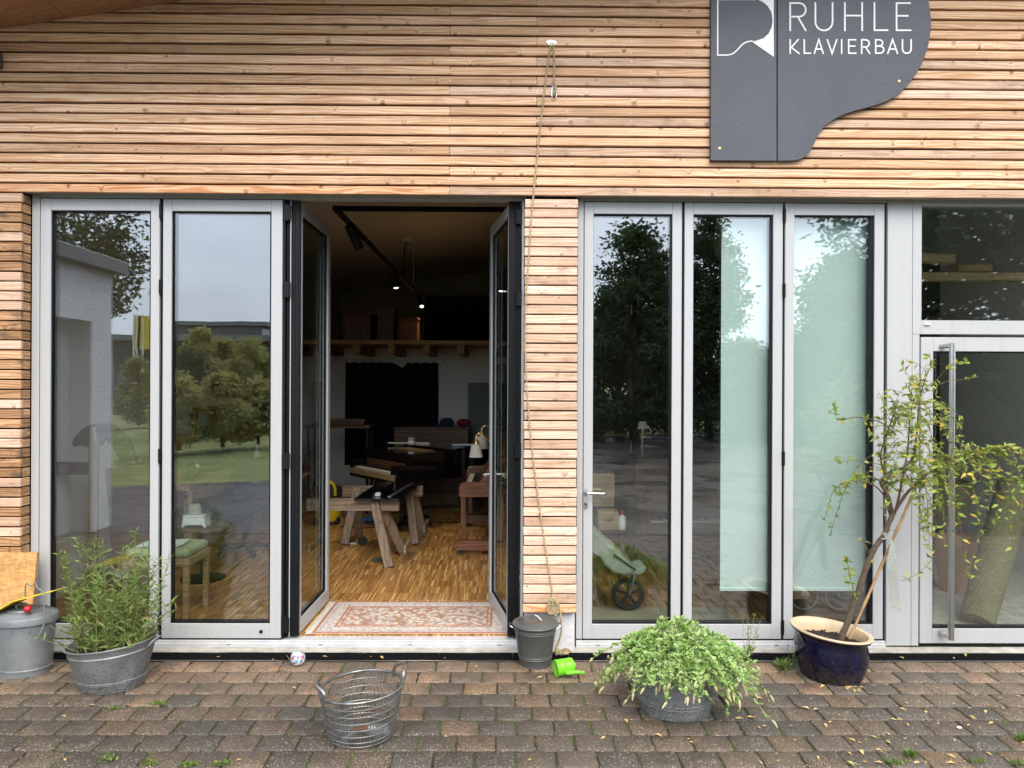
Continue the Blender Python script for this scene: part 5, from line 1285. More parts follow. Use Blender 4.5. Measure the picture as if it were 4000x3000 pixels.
for k in range(60):
    p = pz(2060 + g.normal(0, 26), 2606 + g.normal(0, 5), .003); a = g.uniform(0, 6.28); st.tube([p, p + Vector((math.cos(a) * .02, math.sin(a) * .02, g.uniform(0, .012)))], .0009, 4)
tag(st.build('dry_grass', MT['bamboo']), 'small tuft of dry grass at the foot of the grey bucket', 'dry grass', kind='stuff')
# ================================================================ inside the workshop
# ---- rug at the threshold
ra, rb_ = pz(1325, 2357, FLOOR), pz(1240, 2478, FLOOR)
RXL, RXR, RY0, RYB = -1.345, .035, YF + .10, YF + .82
rug = thing('oriental_rug', ((RXL + RXR) / 2, (RY0 + RYB) / 2, FLOOR), 'worn terracotta and cream patterned rug just inside the open doors', 'rug')
MB().box(RXL, RXR, RY0, RYB, FLOOR + .001, FLOOR + .009).build('pile', MT['rug'], rug, bevel=.002)
m = MB()
for k in range(120):
    y = RY0 + (RYB - RY0) * (k + .5) / 120; m.bar((RXL + .004, y, FLOOR + .004), (RXL - .045 + rnd.uniform(-.01, .01), y + rnd.uniform(-.008, .008), FLOOR + .002), .0035, .002)
m.build('fringe', MT['keys_w'], rug, kind='stuff')

# ---- two sawhorses and the black lid on them
def sawhorse(c, x0, x1, ztop, label, legs):
    t = thing('sawhorse', (c[0], c[1], FLOOR), label, 'sawhorse', 'weathered wooden sawhorses'); y = c[1]
    MB().box(x0, x1, y - .035, y + .035, ztop - .115, ztop).build('beam', MT['trestle'], t, bevel=.004)
    for (xb, xt, s) in legs:
        m = MB(); m.bar((xb, y + s * .24, FLOOR + .004), (xt, y + s * .042, ztop - .02), .085, .052, up=(0, 1, .3)); m.build('leg', MT['trestle_v'], t, bevel=.003)
    xs_ = sorted(set(round(l[0], 2) for l in legs))
    for xb in xs_[-1:]:
        z_ = FLOOR + .16; MB().bar((xb + .055, y - .20, z_), (xb + .055, y + .20, z_), .022, .07).build('brace', MT['trestle'], t, bevel=.002)
    return t
f1 = pz(1522, 2218, FLOOR)
Y1 = f1.y + .24
zt1 = px(1450, 1948, Y1).z
xb1 = f1.x; xt1 = px(1462, 1975, Y1 - .05).x
sawhorse((xb1 - .4, Y1), px(1200, 1950, Y1).x, px(1560, 1950, Y1).x, zt1, 'front wooden sawhorse carrying the near end of the black lid', [(xb1, xt1, -1), (xb1 + .08, xt1 + .03, 1), (xb1 - .95, xt1 - .78, -1), (xb1 - .95, xt1 - .78, 1)])
f2 = pz(1622, 2126, FLOOR); f3 = pz(1345, 2128, FLOOR); Y2 = (f2.y + f3.y) / 2 + .24; zt2_ = px(1500, 1898, Y2).z
sawhorse(((f2.x + f3.x) / 2, Y2), px(1340, 1900, Y2).x, px(1652, 1900, Y2).x, zt2_, 'rear wooden sawhorse carrying the far end of the black lid', [(f2.x, px(1598, 1930, Y2 - .05).x, -1), (f2.x + .04, px(1610, 1930, Y2).x, 1), (f3.x, px(1395, 1905, Y2 - .05).x, -1), (f3.x + .05, px(1400, 1905, Y2).x, 1)])
z1_, z2_ = zt1 + .002, zt2_ + .002
a0, a1 = px(1382, 1966, Y1 - .14), px(1558, 1966, Y1 - .14); b0, b1 = px(1478, 1884, Y2 + .12), px(1648, 1880, Y2 + .12)
pld = thing('lacquered_panel', ((a0.x + b1.x) / 2, (Y1 + Y2) / 2, (z1_ + z2_) / 2), 'glossy black piano lid laid across the two sawhorses', 'panel')
vs_ = [(a0.x, a0.y, z1_), (a1.x, a1.y, z1_), (b1.x, b1.y, z2_), (b0.x, b0.y, z2_)]; vs_ += [(x, y, z + .022) for x, y, z in vs_]
MB().add(vs_, [(0, 1, 2, 3), (4, 7, 6, 5), (0, 4, 5, 1), (1, 5, 6, 2), (2, 6, 7, 3), (3, 7, 4, 0)]).build('panel', MT['blackgloss'], pld, bevel=.002)
hA, hB = Vector(vs_[5]).lerp(Vector(vs_[4]), .25), Vector(vs_[6]).lerp(Vector(vs_[7]), .2); MB().bar(hA + Vector((0, .1, .004)), hB + Vector((0, -.1, .004)), .028, .004).build('long_hinge', MT['steel'], pld)
hA, hB = Vector(vs_[5]).lerp(Vector(vs_[4]), .62), Vector(vs_[6]).lerp(Vector(vs_[7]), .6); MB().bar(hA + Vector((0, .15, .010)), hB + Vector((0, -.15, .010)), .02, .02).build('batten', MT['blackgloss'], pld)
q = Vector(vs_[4]).lerp(Vector(vs_[5]), .48) + Vector((0, .14, .0)); cl = MB().box(q.x - .025, q.x + .025, q.y - .03, q.y + .03, q.z + .002, q.z + .035); tag(cl.build('wood_block', MT['keys_w'], bevel=.004), 'small pale block standing on the black piano lid', 'block')

# ---- things on the floor
q = pz(1468, 2195, FLOOR); m = MB().bar(q + Vector((-.03, -.02, .025)), q + Vector((.03, .03, .02)), .04, .035); m.obox(q + Vector((.04, .035, .018)), (.03, .02, .03)); tag(m.build('grey_clamp', MT['plastic_grey'], bevel=.004), 'small grey plastic piece on the parquet before the front sawhorse', 'tool part')
q = pz(1417, 2130, FLOOR); m = MB().lathe([(.014, -.018), (.044, -.018), (.048, -.010), (.048, .010), (.044, .018), (.014, .018)], q + Vector((0, 0, .048)), 20, M=Matrix.Rotation(R(70), 3, 'X') @ Matrix.Rotation(R(20), 3, 'Y')); tag(m.build('black_wheel', MT['tire'], smooth=True), 'loose black wheel on the floor below the sawhorse beam', 'wheel')
q = pz(1380, 2128, FLOOR); m = MB().prism([(q.x - .04, q.y), (q.x + .04, q.y - .02), (q.x + .03, q.y + .015), (q.x - .02, q.y + .03)], FLOOR + .002, FLOOR + .02, 'z'); tag(m.build('paper_scrap', MT['paper'], bevel=.003), 'crumpled pale scrap on the parquet beside the black wheel', 'scrap')
q = pz(1415, 2040, FLOOR); m = MB().bar(q + Vector((-.13, 0, .03)), q + Vector((.12, .03, .035)), .05, .04); m.bar(q + Vector((.1, .03, .035)), q + Vector((.12, .03, .09)), .03, .03); tag(m.build('blue_clamp', MT['blue'], bevel=.004), 'blue plastic clamp lying on the parquet behind the sawhorses', 'clamp')
# yellow vacuum cleaner, half hidden by the open leaf
q = pz(1300, 2045, FLOOR)
vc = thing('vacuum_cleaner', (q.x, q.y, FLOOR), 'black and yellow vacuum cleaner half hidden behind the open door leaf', 'vacuum cleaner')
MB().lathe([(.001, .05), (.15, .05), (.155, .12), (.14, .28), (.05, .33), (.001, .335)], (q.x - .06, q.y, FLOOR), 24).build('tank', MT['yellow'], vc, smooth=True)
MB().lathe([(.001, .335), (.165, .335), (.17, .40), (.14, .47), (.06, .50), (.001, .505)], (q.x - .06, q.y, FLOOR), 24, sy=.8).build('motor_head', MT['tire'], vc, smooth=True)
MB().tube(spline([(q.x - .12, q.y - .12, FLOOR + .36), (q.x - .05, q.y - .17, FLOOR + .54), (q.x + .05, q.y - .16, FLOOR + .50), (q.x + .06, q.y - .13, FLOOR + .37)], 5), .018, 8).build('grip', MT['yellow'], vc, smooth=True)
for s in (-1, 1): MB().lathe([(.001, -.02), (.05, -.02), (.05, .02), (.001, .02)], (q.x - .06 + s * .13, q.y - .05, FLOOR + .05), 16, M=Matrix.Rotation(R(90), 3, 'Y')).build('wheel', MT['tire'], vc, smooth=True)

# dolly, cardboard, stool foot and boards around the grand
q = pz(1625, 2055, FLOOR); dl = thing('piano_dolly', (q.x, q.y, FLOOR), 'low black steel dolly on casters behind the rear sawhorse', 'dolly')
for s in (-.17, .17):
    MB().bar((q.x + s, q.y - .02, FLOOR + .10), (q.x - s * .2, q.y + .35, FLOOR + .10), .05, .03).build('dolly_arm', MT['blackmetal'], dl)
    m = MB().lathe([(.008, -.014), (.046, -.014), (.05, 0), (.046, .014), (.008, .014)], (q.x + s, q.y - .02, FLOOR + .051), 18, M=Matrix.Rotation(R(90), 3, 'Y') @ Matrix.Rotation(R(25), 3, 'X')); m.build('caster', MT['tire'], dl, smooth=True)
    MB().tube([(q.x + s, q.y - .02, FLOOR + .055), (q.x + s, q.y - .02, FLOOR + .10)], .016, 10).build('caster_fork', MT['steel'], dl, smooth=True)
q = pz(1700, 1985, FLOOR); m = MB(); m.obox((q.x, q.y + .2, FLOOR + .09), (.62, .03, .20), Matrix.Rotation(.25, 3, 'Z')); m.obox((q.x + .02, q.y + .05, FLOOR + .008), (.70, .34, .012), Matrix.Rotation(.25, 3, 'Z')); tag(m.build('cardboard_sheet', pbr('cardboard', (.24, .15, .08), .9, var=.2), bevel=.002), 'folded brown cardboard lying on the floor under the grand piano', 'cardboard')
q = pz(1752, 1892, FLOOR); sf = thing('steel_stool', (q.x, q.y, FLOOR), 'slim steel stool leg standing behind the grand piano tail', 'stool')
MB().tube([(q.x, q.y, FLOOR + .03), (q.x, q.y, FLOOR + .50)], .016, 12).build('column', MT['chrome'], sf, smooth=True); MB().lathe([(.001, .50), (.17, .50), (.175, .53), (.16, .56), (.001, .565)], (q.x, q.y, FLOOR), 24).build('seat', MT['tire'], sf, smooth=True)
for k in range(4): a = k * 1.571 + .4; MB().bar((q.x, q.y, FLOOR + .05), (q.x + .24 * math.cos(a), q.y + .24 * math.sin(a), FLOOR + .014), .025, .02).build('foot', MT['chrome'], sf)
q = px(1350, 1640, 9.6)
for k, lb in enumerate(('lowest board of the small stack beside the curtain', 'middle board of the small stack beside the curtain', 'topmost board of the small stack beside the curtain')):
    tag(MB().obox((q.x - .05 + .03 * k, 9.6, q.z - .05 + .026 * k), (.62 - .06 * k, .22, .024), Matrix.Rotation(.08 * k, 3, 'Z')).build('board', MT['oakdark'], bevel=.002), lb, 'board', 'stacked boards')
st_ = thing('parts_rack', (q.x - .1, 9.65, FLOOR), 'dark rack carrying a small board stack beside the curtain', 'rack')
MB().box(q.x - .5, q.x + .35, 9.45, 9.85, q.z - .105, q.z - .065).build('rack_shelf', MT['oakdark'], st_, bevel=.003)
for x in (q.x - .48, q.x + .30):
    for y in (9.47, 9.80): MB().box(x, x + .03, y, y + .03, FLOOR, q.z - .1055).build('post', MT['blackmetal'], st_)
MB().box(q.x - .47, q.x + .30, 9.46, 9.84, FLOOR + .30, FLOOR + .33).build('rack_shelf', MT['oakdark'], st_)
m = MB(); cp = [pz(1330, 2055, FLOOR + .006), pz(1420, 2062, FLOOR + .006), pz(1560, 2050, FLOOR + .006), pz(1660, 2040, FLOOR + .006), pz(1790, 2040, FLOOR + .006)]; m.tube(spline(cp, 8), .006, 6); tag(m.build('floor_cable', MT['black'], smooth=True), 'thin black cable running across the parquet behind the sawhorses', 'cable')
# ---- keyboards
def keyboard(m, o, ux, uy, uz, length, n=52, depth=.15):
    """white and black keys; o = left front corner, ux along the keys, uy towards the back"""
    w_ = length / n; rot = Matrix((ux, uy, uz)).transposed()
    for i in range(n):
        m.obox(o + ux * (w_ * (i + .5)) + uy * depth / 2 + uz * .010, (w_ * .93, depth, .02), rot, 0)
        if i % 7 not in (2, 6) and i < n - 1: m.obox(o + ux * (w_ * (i + 1)) + uy * (depth * .68) + uz * .025, (w_ * .5, depth * .62, .014), rot, 1)

# ---- brown upright on a trolley, seen from its end, behind the right leaf
QY0 = 7.25; QL = 1.45
xk = px(1793, 1900, QY0).x; zk1, zk0 = px(1850, 1886, QY0).z, px(1850, 1942, QY0).z
up = thing('upright_piano', (xk + .3, QY0 + QL / 2, FLOOR), 'brown upright piano on a wheeled frame seen from its end beside the open leaf', 'piano')
xb_ = xk + .62
for y in (QY0, QY0 + QL - .035):
    pr_ = [(xk + .30, FLOOR + .22), (xb_, FLOOR + .22), (xb_, 1.22), (xk + .36, 1.22), (xk + .33, zk1 + .14), (xk + .30, zk1 + .10)]
    MB().prism(pr_, y, y + .035, 'y').build('side_panel', MT['mahogany'], up, bevel=.004)
    ck = [(xk, zk0), (xk + .30, zk0), (xk + .30, zk1 + .07), (xk + .26, zk1 + .06), (xk + .2, zk1 + .01), (xk + .05, zk1 + .005), (xk + .015, zk1 - .01), (xk, zk1 - .05)]
    MB().prism(ck, y - .003, y + .038, 'y').build('key_cheek', MT['mahogany_h'], up, bevel=.006)
    MB().box(xk + .02, xk + .07, y + .002, y + .05, FLOOR + .16, zk0 - .001).build('leg', MT['mahogany'], up, bevel=.004)
    tz0, tz1 = px(1800, 2150, QY0).z, px(1800, 2112, QY0).z
    MB().box(xk - .03, xb_, y - .012, y + .065, tz0, tz1).build('toe_rail', MT['mahogany_h'], up, bevel=.004)
    for x in (xk + .03, xk + .52):
        w2 = MB().lathe([(.008, -.014), (.040, -.014), (.042, 0), (.040, .014), (.008, .014)], (x, y + .02, FLOOR + .043), 18, M=Matrix.Rotation(R(90), 3, 'X')); w2.box(x - .008, x + .012, y - .002, y + .006, FLOOR + .03, tz0); w2.build('caster', MT['tire'], up, smooth=True)
MB().box(xk + .02, xk + .30, QY0 + .04, QY0 + QL - .04, zk0, zk0 + .035).build('key_bed', MT['mahogany_h'], up)
m = MB(); keyboard(m, Vector((xk + .05, QY0 + QL - .11, zk0 + .052)), Vector((0, -1, 0)), Vector((1, 0, 0)), Vector((0, 0, 1)), QL - .22); m.build('keyboard', [MT['keys_w'], MT['keys_b']], up)
fb = MB(); fb.prism([(xk + .20, zk1 - .01), (xk + .22, zk1 + .02), (xk + .34, zk1 + .17), (xk + .32, zk1 + .19)], QY0 + .045, QY0 + QL - .045, 'y'); fb.build('fallboard', MT['mahogany_h'], up)
MB().box(xk + .335, xb_, QY0 + .04, QY0 + QL - .04, FLOOR + .24, 1.20).build('case', MT['mahogany'], up)
MB().box(xk + .31, xb_ + .01, QY0 - .02, QY0 + QL + .02, 1.221, 1.25).build('top_lid', MT['mahogany_h'], up, bevel=.004)
# lamp with two white shades on the piano
lp0 = Vector((xk + .38, QY0 + .42, 1.25))
lmp = thing('piano_lamp', lp0, 'brass piano lamp with two white fabric shades', 'lamp')
MB().lathe([(.001, 0), (.07, 0), (.07, .012), (.02, .02), (.012, .05), (.001, .05)], lp0, 20).build('foot', MT['brass'], lmp, smooth=True)
for (u, v, dy) in ((1860, 1785, -.1), (1882, 1752, .25)):
    s = px(u, v, QY0 + .42 + dy); zt_ = s.z + .16
    m = MB().lathe([(.074, 0), (.050, .135), (.047, .135), (.071, 0)], (s.x, s.y, s.z), 24, caps=False); m.build('shade', MT['lampshade'], lmp, smooth=True)
    MB().lathe([(.001, .135), (.036, .135), (.03, .165), (.014, .19), (.010, .23), (.001, .23)], (s.x, s.y, s.z), 16).build('socket', MT['brass'], lmp, smooth=True)
    MB().tube(spline([(s.x, s.y, s.z + .225), (s.x + .05, s.y, s.z + .25), (s.x + .15, s.y + .02, s.z + .17), (lp0.x, lp0.y, lp0.z + .04)], 6), .008, 8).build('arm', MT['brass'], lmp, smooth=True)

# ---- black grand piano
kL, kR = px(1388, 1822, 9.15), px(1532, 1858, 8.45)
kz = (kL.z + kR.z) / 2; kL.z = kR.z = kz
ux = (kR - kL); KLn = ux.length; ux.normalize(); uz = Vector((0, 0, 1)); uy = Vector((-ux.y, ux.x, 0))
gp = thing('grand_piano', kL + ux * KLn / 2 + uy * .9 - Vector((0, 0, kz - FLOOR)), 'black grand piano with open keyboard in the middle of the dark workshop', 'piano')
def G(s, t, z): return kL + ux * s + uy * t + Vector((0, 0, z - kz))
m = MB(); keyboard(m, kL + Vector((0, 0, .0)), ux, uy, uz, KLn); m.build('keyboard', [MT['keys_w'], MT['keys_b']], gp)
Lr = KLn
outl = [(-.10, .19), (Lr + .10, .19), (Lr + .10, .85)] + [(Lr + .10 - .06 - .42 * (1 - math.cos(t)) / 2, .85 + .75 * t / math.pi) for t in np.linspace(.3, math.pi, 7)] + [(Lr * .55, 1.85), (Lr * .40, 2.05), (Lr * .18, 2.08), (0, 1.95), (-.10, 1.7)]
def slab(name, o2, z0, z1, mat, scale=1.0):
    n_ = len(o2); cx, cy = sum(p[0] for p in o2) / n_, sum(p[1] for p in o2) / n_; o2 = [(cx + (a - cx) * scale, cy + (b - cy) * scale) for a, b in o2]
    vs_ = [G(a, b, z0) for a, b in o2] + [G(a, b, z1) for a, b in o2]
    MB().add(vs_, [tuple(range(n_)), tuple(range(2 * n_ - 1, n_ - 1, -1))] + [(i, i + n_, (i + 1) % n_ + n_, (i + 1) % n_) for i in range(n_)]).build(name, mat, gp, bevel=.003)
slab('case', outl, kz - .10, kz + .235, MT['blackgloss'])
back = [p for p in outl if p[1] > .8]; slab('lid', [(-.11, .80), (Lr + .11, .80)] + back[1:], kz + .238, kz + .26, MT['blackgloss'], 1.01)
slab('soundboard_rim', [(.25, .42), (Lr * .9, .42), (Lr * .9, .66), (.25, .66)], kz + .236, kz + .243, MT['bronze'])
def gbox(name, s0, s1, t0, t1, z0, z1, mat, bev=.003):
    rot = Matrix((ux, uy, uz)).transposed(); MB().obox(G((s0 + s1) / 2, (t0 + t1) / 2, (z0 + z1) / 2), (s1 - s0, t1 - t0, z1 - z0), rot).build(name, mat, gp, bevel=bev)
gbox('key_slip', -.10, Lr + .10, -.035, -.004, kz - .07, kz - .002, MT['lightwood'])
gbox('key_bed', -.10, Lr + .10, -.03, .20, kz - .11, kz - .012, MT['blackgloss'])
gbox('fallboard', -.0, Lr, .165, .188, kz + .02, kz + .11, MT['oakdark'])
for s in (-.10, Lr + .002):
    gbox('cheek', s, s + .098, -.03, .188, kz - .012, kz + .10, MT['blackgloss'], .01)
for (s, t) in ((.06, .32), (Lr - .06, .32), (Lr * .3, 1.75)):
    gbox('leg', s - .05, s + .05, t - .05, t + .05, FLOOR + .12, kz - .105, MT['blackgloss'])
    c = G(s, t, FLOOR + .06); m = MB().lathe([(.01, -.02), (.055, -.02), (.058, 0), (.055, .02), (.01, .02)], c, 18, M=Matrix.Rotation(R(90), 3, 'X')); m.build('caster', MT['tire'], gp, smooth=True)
# things lying on the grand
zl_ = kz + .262
q = px(1602, 1722, 9.7); m = MB(); m.box(q.x - .30, q.x + .26, q.y - .03, q.y + .03, zl_, zl_ + .018); tag(m.build('white_ruler', MT['keys_w'], bevel=.002), 'long white strip lying on the grand piano lid', 'strip')
q = px(1607, 1722, 9.55); m = MB().lathe([(.001, 0), (.05, 0), (.055, .03), (.04, .05), (.05, .09), (.001, .095)], (q.x, q.y, zl_), 18); tag(m.build('roll_of_felt', MT['keys_w'], smooth=True), 'cream roll of felt standing on the grand piano lid', 'roll')
q = px(1805, 1723, 9.4); m = MB().obox((q.x, q.y, zl_ + .01), (.26, .14, .02), Matrix.Rotation(.3, 3, 'Z')); tag(m.build('blue_cloth', pbr('pale_blue_cloth', (.38, .46, .56), .9), bevel=.006), 'folded pale blue cloth on the tail of the grand piano', 'cloth')
# ---- brown piano at the back with cap and red bag
q0, q1_ = px(1540, 1668, 10.3), px(1830, 1668, 10.3)
bp = thing('brown_piano', ((q0.x + q1_.x) / 2, 10.5, FLOOR), 'brown upright piano against the back wall behind the grand', 'piano')
MB().box(q0.x, q1_.x, 10.3, 10.85, FLOOR, q0.z - .03).build('case', MT['oakdark'], bp, bevel=.004)
MB().box(q0.x - .02, q1_.x + .02, 10.28, 10.87, q0.z - .029, q0.z).build('top_lid', MT['oakdark'], bp, bevel=.004)
MB().box(q0.x + .02, q1_.x - .02, 10.1, 10.298, q0.z - .42, q0.z - .36).build('key_lid', MT['oakdark'], bp, bevel=.004)
MB().box(q0.x + .03, q1_.x - .03, 10.27, 10.2985, q0.z - .26, q0.z - .22).build('music_rail', MT['beamwood'], bp, bevel=.003)
q = px(1745, 1665, 10.5); m = MB().lathe([(.001, .13), (.05, .125), (.09, .10), (.11, .05), (.112, 0), (.001, 0)], (q.x, 10.5, q0.z + .001), 24); m.lathe([(.001, 0), (.10, 0), (.10, .008), (.001, .008)], (q.x - .10, 10.43, q0.z + .004), 20, sx=1, sy=.8); tag(m.build('baseball_hat', pbr('dark_blue_cloth', (.02, .03, .06), .9), smooth=True), 'dark blue cap lying on the brown piano', 'cap')
q = px(1812, 1660, 10.5); blob('red_bag', (q.x, 10.45, q0.z + .06), .08, 1.3, .9, .75, pbr('dark_red_cloth', (.22, .015, .015), .8), 12, 'crumpled red bag lying on the brown piano beside the cap', 'bag')

# ---- curtain, door in the back wall
YC = YW - .05
c0, c1 = px(1350, 1413, YC), px(1712, 1413, YC)
cur_t = thing('curtain', ((c0.x + c1.x) / 2, YC, FLOOR + .5), 'black cloth curtain hanging from a wire on the white back wall', 'curtain')
m = MB(); n_ = 60; vs_ = []; fs_ = []
for i in range(n_ + 1):
    x = c0.x + (c1.x - c0.x) * i / n_; dy = .018 * math.sin(i * .9) + .01 * math.sin(i * .37)
    sag = .02 * abs(math.sin(i * .55)) + (.07 * math.exp(-((i - 36) / 3.0) ** 2))
    vs_ += [(x, YC + dy, c0.z - sag), (x + .02 * (i / n_ - .5), YC + dy * 1.4, .55), (x, YC + dy + .004, c0.z - sag), (x + .02 * (i / n_ - .5), YC + dy * 1.4 + .004, .55)]
for i in range(n_): fs_ += [(4 * i, 4 * i + 4, 4 * i + 5, 4 * i + 1), (4 * i + 2, 4 * i + 3, 4 * i + 7, 4 * i + 6), (4 * i, 4 * i + 2, 4 * i + 6, 4 * i + 4)]
m.add(vs_, fs_); m.build('cloth', MT['cloth'], cur_t, smooth=True)
w0, w1 = px(1312, 1404, YC), px(1735, 1407, YC); MB().tube([w0, w1], .003, 6).build('wire', MT['steel'], cur_t)
for q in (w0, w1): MB().lathe([(.001, -.02), (.018, -.02), (.02, .03), (.001, .045)], q, 14, M=Matrix.Rotation(R(90), 3, 'X')).build('wire_knob', MT['steel'], cur_t, smooth=True)
d0 = px(1830, 1494, YW)
idr = MB(); idr.box(d0.x - .07, d0.x, YW - .03, YW - .001, FLOOR, d0.z + .07); idr.box(d0.x + .88, d0.x + .95, YW - .03, YW - .001, FLOOR, d0.z + .07); idr.box(d0.x, d0.x + .88, YW - .03, YW - .001, d0.z, d0.z + .07)
o = idr.build('doorway_frame', MT['parquetwhite']); o['kind'] = 'structure'
o2 = MB().box(d0.x + .002, d0.x + .878, YW - .018, YW - .002, FLOOR + .005, d0.z - .003).build('door_leaf', MT['greenwall'], o)

# ---- gallery with joists
GY = 9.9
gl = MB().box(RX0 + .005, X(3462), GY, RY1 - .005, GZ, GZ + .055).build('gallery_floor', MT['beamwood']); gl['kind'] = 'structure'
for k in range(-2, 9):
    xg_ = px(1665, 1360, GY).x + (px(1665, 1360, GY).x - px(1530, 1360, GY).x) * (k - 2) * 1.0
    if xg_ < RX0 + .1 or xg_ > X(3462) - .1: continue
    MB().box(xg_ - .05, xg_ + .05, GY - .03, YW - .002, GZ - .135, GZ - .001).build('joist', MT['beamwood_y'], gl, bevel=.003)
q0, q1_ = px(1660, 1155, 12.0), px(1990, 1325, 12.0)
tag(MB().box(q0.x, q1_.x, 12.0, 12.06, GZ + .057, q0.z).build('notice_board', MT['cloth'], bevel=.004), 'large black board standing on the gallery', 'board')
for (u, w_, h_, mt, lb) in ((1420, .5, .42, 'mahogany', 'dark box on the gallery above the curtain'), (1600, .28, .36, 'oakdark', 'small brown case beside the black panel on the gallery'), (1500, .35, .5, 'bronzedark', 'dark crate with rounded metal shapes on the gallery')):
    q = px(u, 1300, 10.8); m = MB().box(q.x - w_ / 2, q.x + w_ / 2, 10.6, 10.95, GZ + .057, GZ + .057 + h_); m.box(q.x - w_ / 2 - .01, q.x + w_ / 2 + .01, 10.59, 10.96, GZ + .058 + h_, GZ + .08 + h_); tag(m.build('storage_box', MT[mt], bevel=.006), lb, 'box')

# ---- track lights
TZ = px(1310, 815, 5.65).z; tx = px(1310, 815, 5.65).x
TE = 2774 * (TZ - CAMZ) / (1500 - 1160)
trk = thing('track_light', (tx, 8.0, TZ), 'black ceiling track running back from the doors with three spotlights', 'track light')
MB().box(tx - .018, tx + .018, 5.63, TE, TZ - .018, TZ + .018).build('rail', MT['blackmetal'], trk)
MB().box(tx + .019, .25, 5.63, 5.666, TZ - .018, TZ + .018).build('rail', MT['blackmetal'], trk)
for y in (6.6, 8.2, 10.4): MB().tube([(tx, y, TZ + .018), (tx, y, ceil_z(tx))], .0015, 5).build('wire', MT['steel'], trk)
lampm = emit('lit_lamp', (1.0, .93, .78), 3.0)
for (y, d, lit) in ((6.15, Vector((.35, .75, -.9)), False), (8.55, Vector((.10, -.08, -1)), True), (11.0, Vector((.25, -.55, -.75)), True)):
    d.normalize(); b = Vector((tx + .02, y, TZ - .07)); m = MB().tube([b - d * .05, b + d * .17], .042, 20); m.tube([(tx, y, TZ - .018), b], .01, 8); s = m.build('spotlight', MT['blackmetal'], trk, smooth=True)
    MB().tube([b + d * .1702, b + d * .172], .026 if lit else .03, 20).build('lens', lampm if lit else MT['blackmetal'], s)
    if lit:      # the lamp's own light
        ld = bpy.data.lights.new('spotlight_beam', 'SPOT'); ld.energy = 26; ld.color = (1.0, .86, .68); ld.spot_size = R(95); ld.spot_blend = .7; ld.shadow_soft_size = .03
        lo_ = bpy.data.objects.new('spotlight_beam', ld); C.objects.link(lo_); lo_.location = b + d * .18; lo_.rotation_euler = (-d).to_track_quat('Z', 'Y').to_euler()
q = px(1590, 918, 11.3); q.z = ceil_z(q.x)
pd = thing('ceiling_outlet', q, 'small white ceiling outlet with a black cable hanging down', 'outlet')
MB().box(q.x - .06, q.x + .06, q.y - .05, q.y + .05, q.z - .05, q.z + .01).build('outlet_box', MT['white'], pd, bevel=.008)
q2_ = px(1577, 1100, 11.3); MB().tube(spline([(q.x, q.y, q.z - .05), (q.x - .03, q.y, q.z - .12), (q2_.x, q.y, q.z - .35), (q2_.x, q.y, q2_.z)], 6), .008, 6).build('cable', MT['black'], pd, smooth=True)

# ================================================================ left windows: bench, plate, stool ...
# cast iron plate leaning inside the left window
YP = 5.45
ip = thing('piano_iron_plate', (px(365, 2400, YP).x, YP, FLOOR), 'bronze painted cast piano plate standing on end inside the leftmost window', 'piano plate')
def P2(u, v): q = px(u, v, YP); return (q.x, q.z)
MB().prism([P2(342, 2480), P2(347, 1850), P2(352, 1670), P2(372, 1668), P2(385, 1745), P2(384, 1850), P2(378, 2480)], YP - .02, YP + .02, 'y').build('bar', MT['bronze'], ip, bevel=.008)
MB().tube([P and Vector((P2(346, v)[0], YP - .022, P2(346, v)[1])) for v in (1900, 2480)], .008, 8).build('ridge', MT['bronze'], ip, smooth=True)
fan = [(274, 1725), (290, 1700), (320, 1672), (352, 1658), (385, 1653), (420, 1656), (455, 1672), (485, 1700), (508, 1740), (522, 1790), (528, 1812), (480, 1818), (462, 1800), (440, 1760), (405, 1715), (385, 1740), (352, 1755), (330, 1745), (305, 1742), (280, 1747)]
MB().prism([P2(*p) for p in dens(fan[:11], 3)] + [P2(*p) for p in fan[11:]], YP + .021, YP + .05, 'y').build('fan', MT['bronzedark'], ip, bevel=.004)
for (u, v) in ((287, 1722), (309, 1694), (335, 1675), (376, 1664), (418, 1667), (447, 1678), (472, 1700), (494, 1729), (512, 1767), (522, 1806)):
    q = px(u, v, YP + .018); MB().lathe([(.001, -.004), (.005, -.003), (.006, 0), (.001, .001)], q, 8, M=Matrix.Rotation(R(90), 3, 'X')).build('bolt', MT['brass'], ip)
q0, q1_ = px(205, 1830, 5.75), px(350, 1815, 5.75)
m = MB().box(RX0 + .01, px(348, 1815, 5.75).x, 5.72, 5.80, px(300, 1852, 5.75).z, px(300, 1806, 5.75).z); tag(m.build('wall_rail', MT['mahogany_h'], bevel=.004), 'reddish brown wooden rail behind the bronze plate', 'rail')
lw = [px(u, v, 5.95) for (u, v) in ((415, 1832), (585, 1808), (590, 2480), (470, 2480), (440, 2200), (425, 1950))]
m = MB().prism([(p.x, p.z) for p in lw], 5.93, 5.97, 'y'); tag(m.build('dark_soundboard', MT['oakdark'], bevel=.004), 'dark wooden soundboard leaning behind the bronze plate', 'panel')

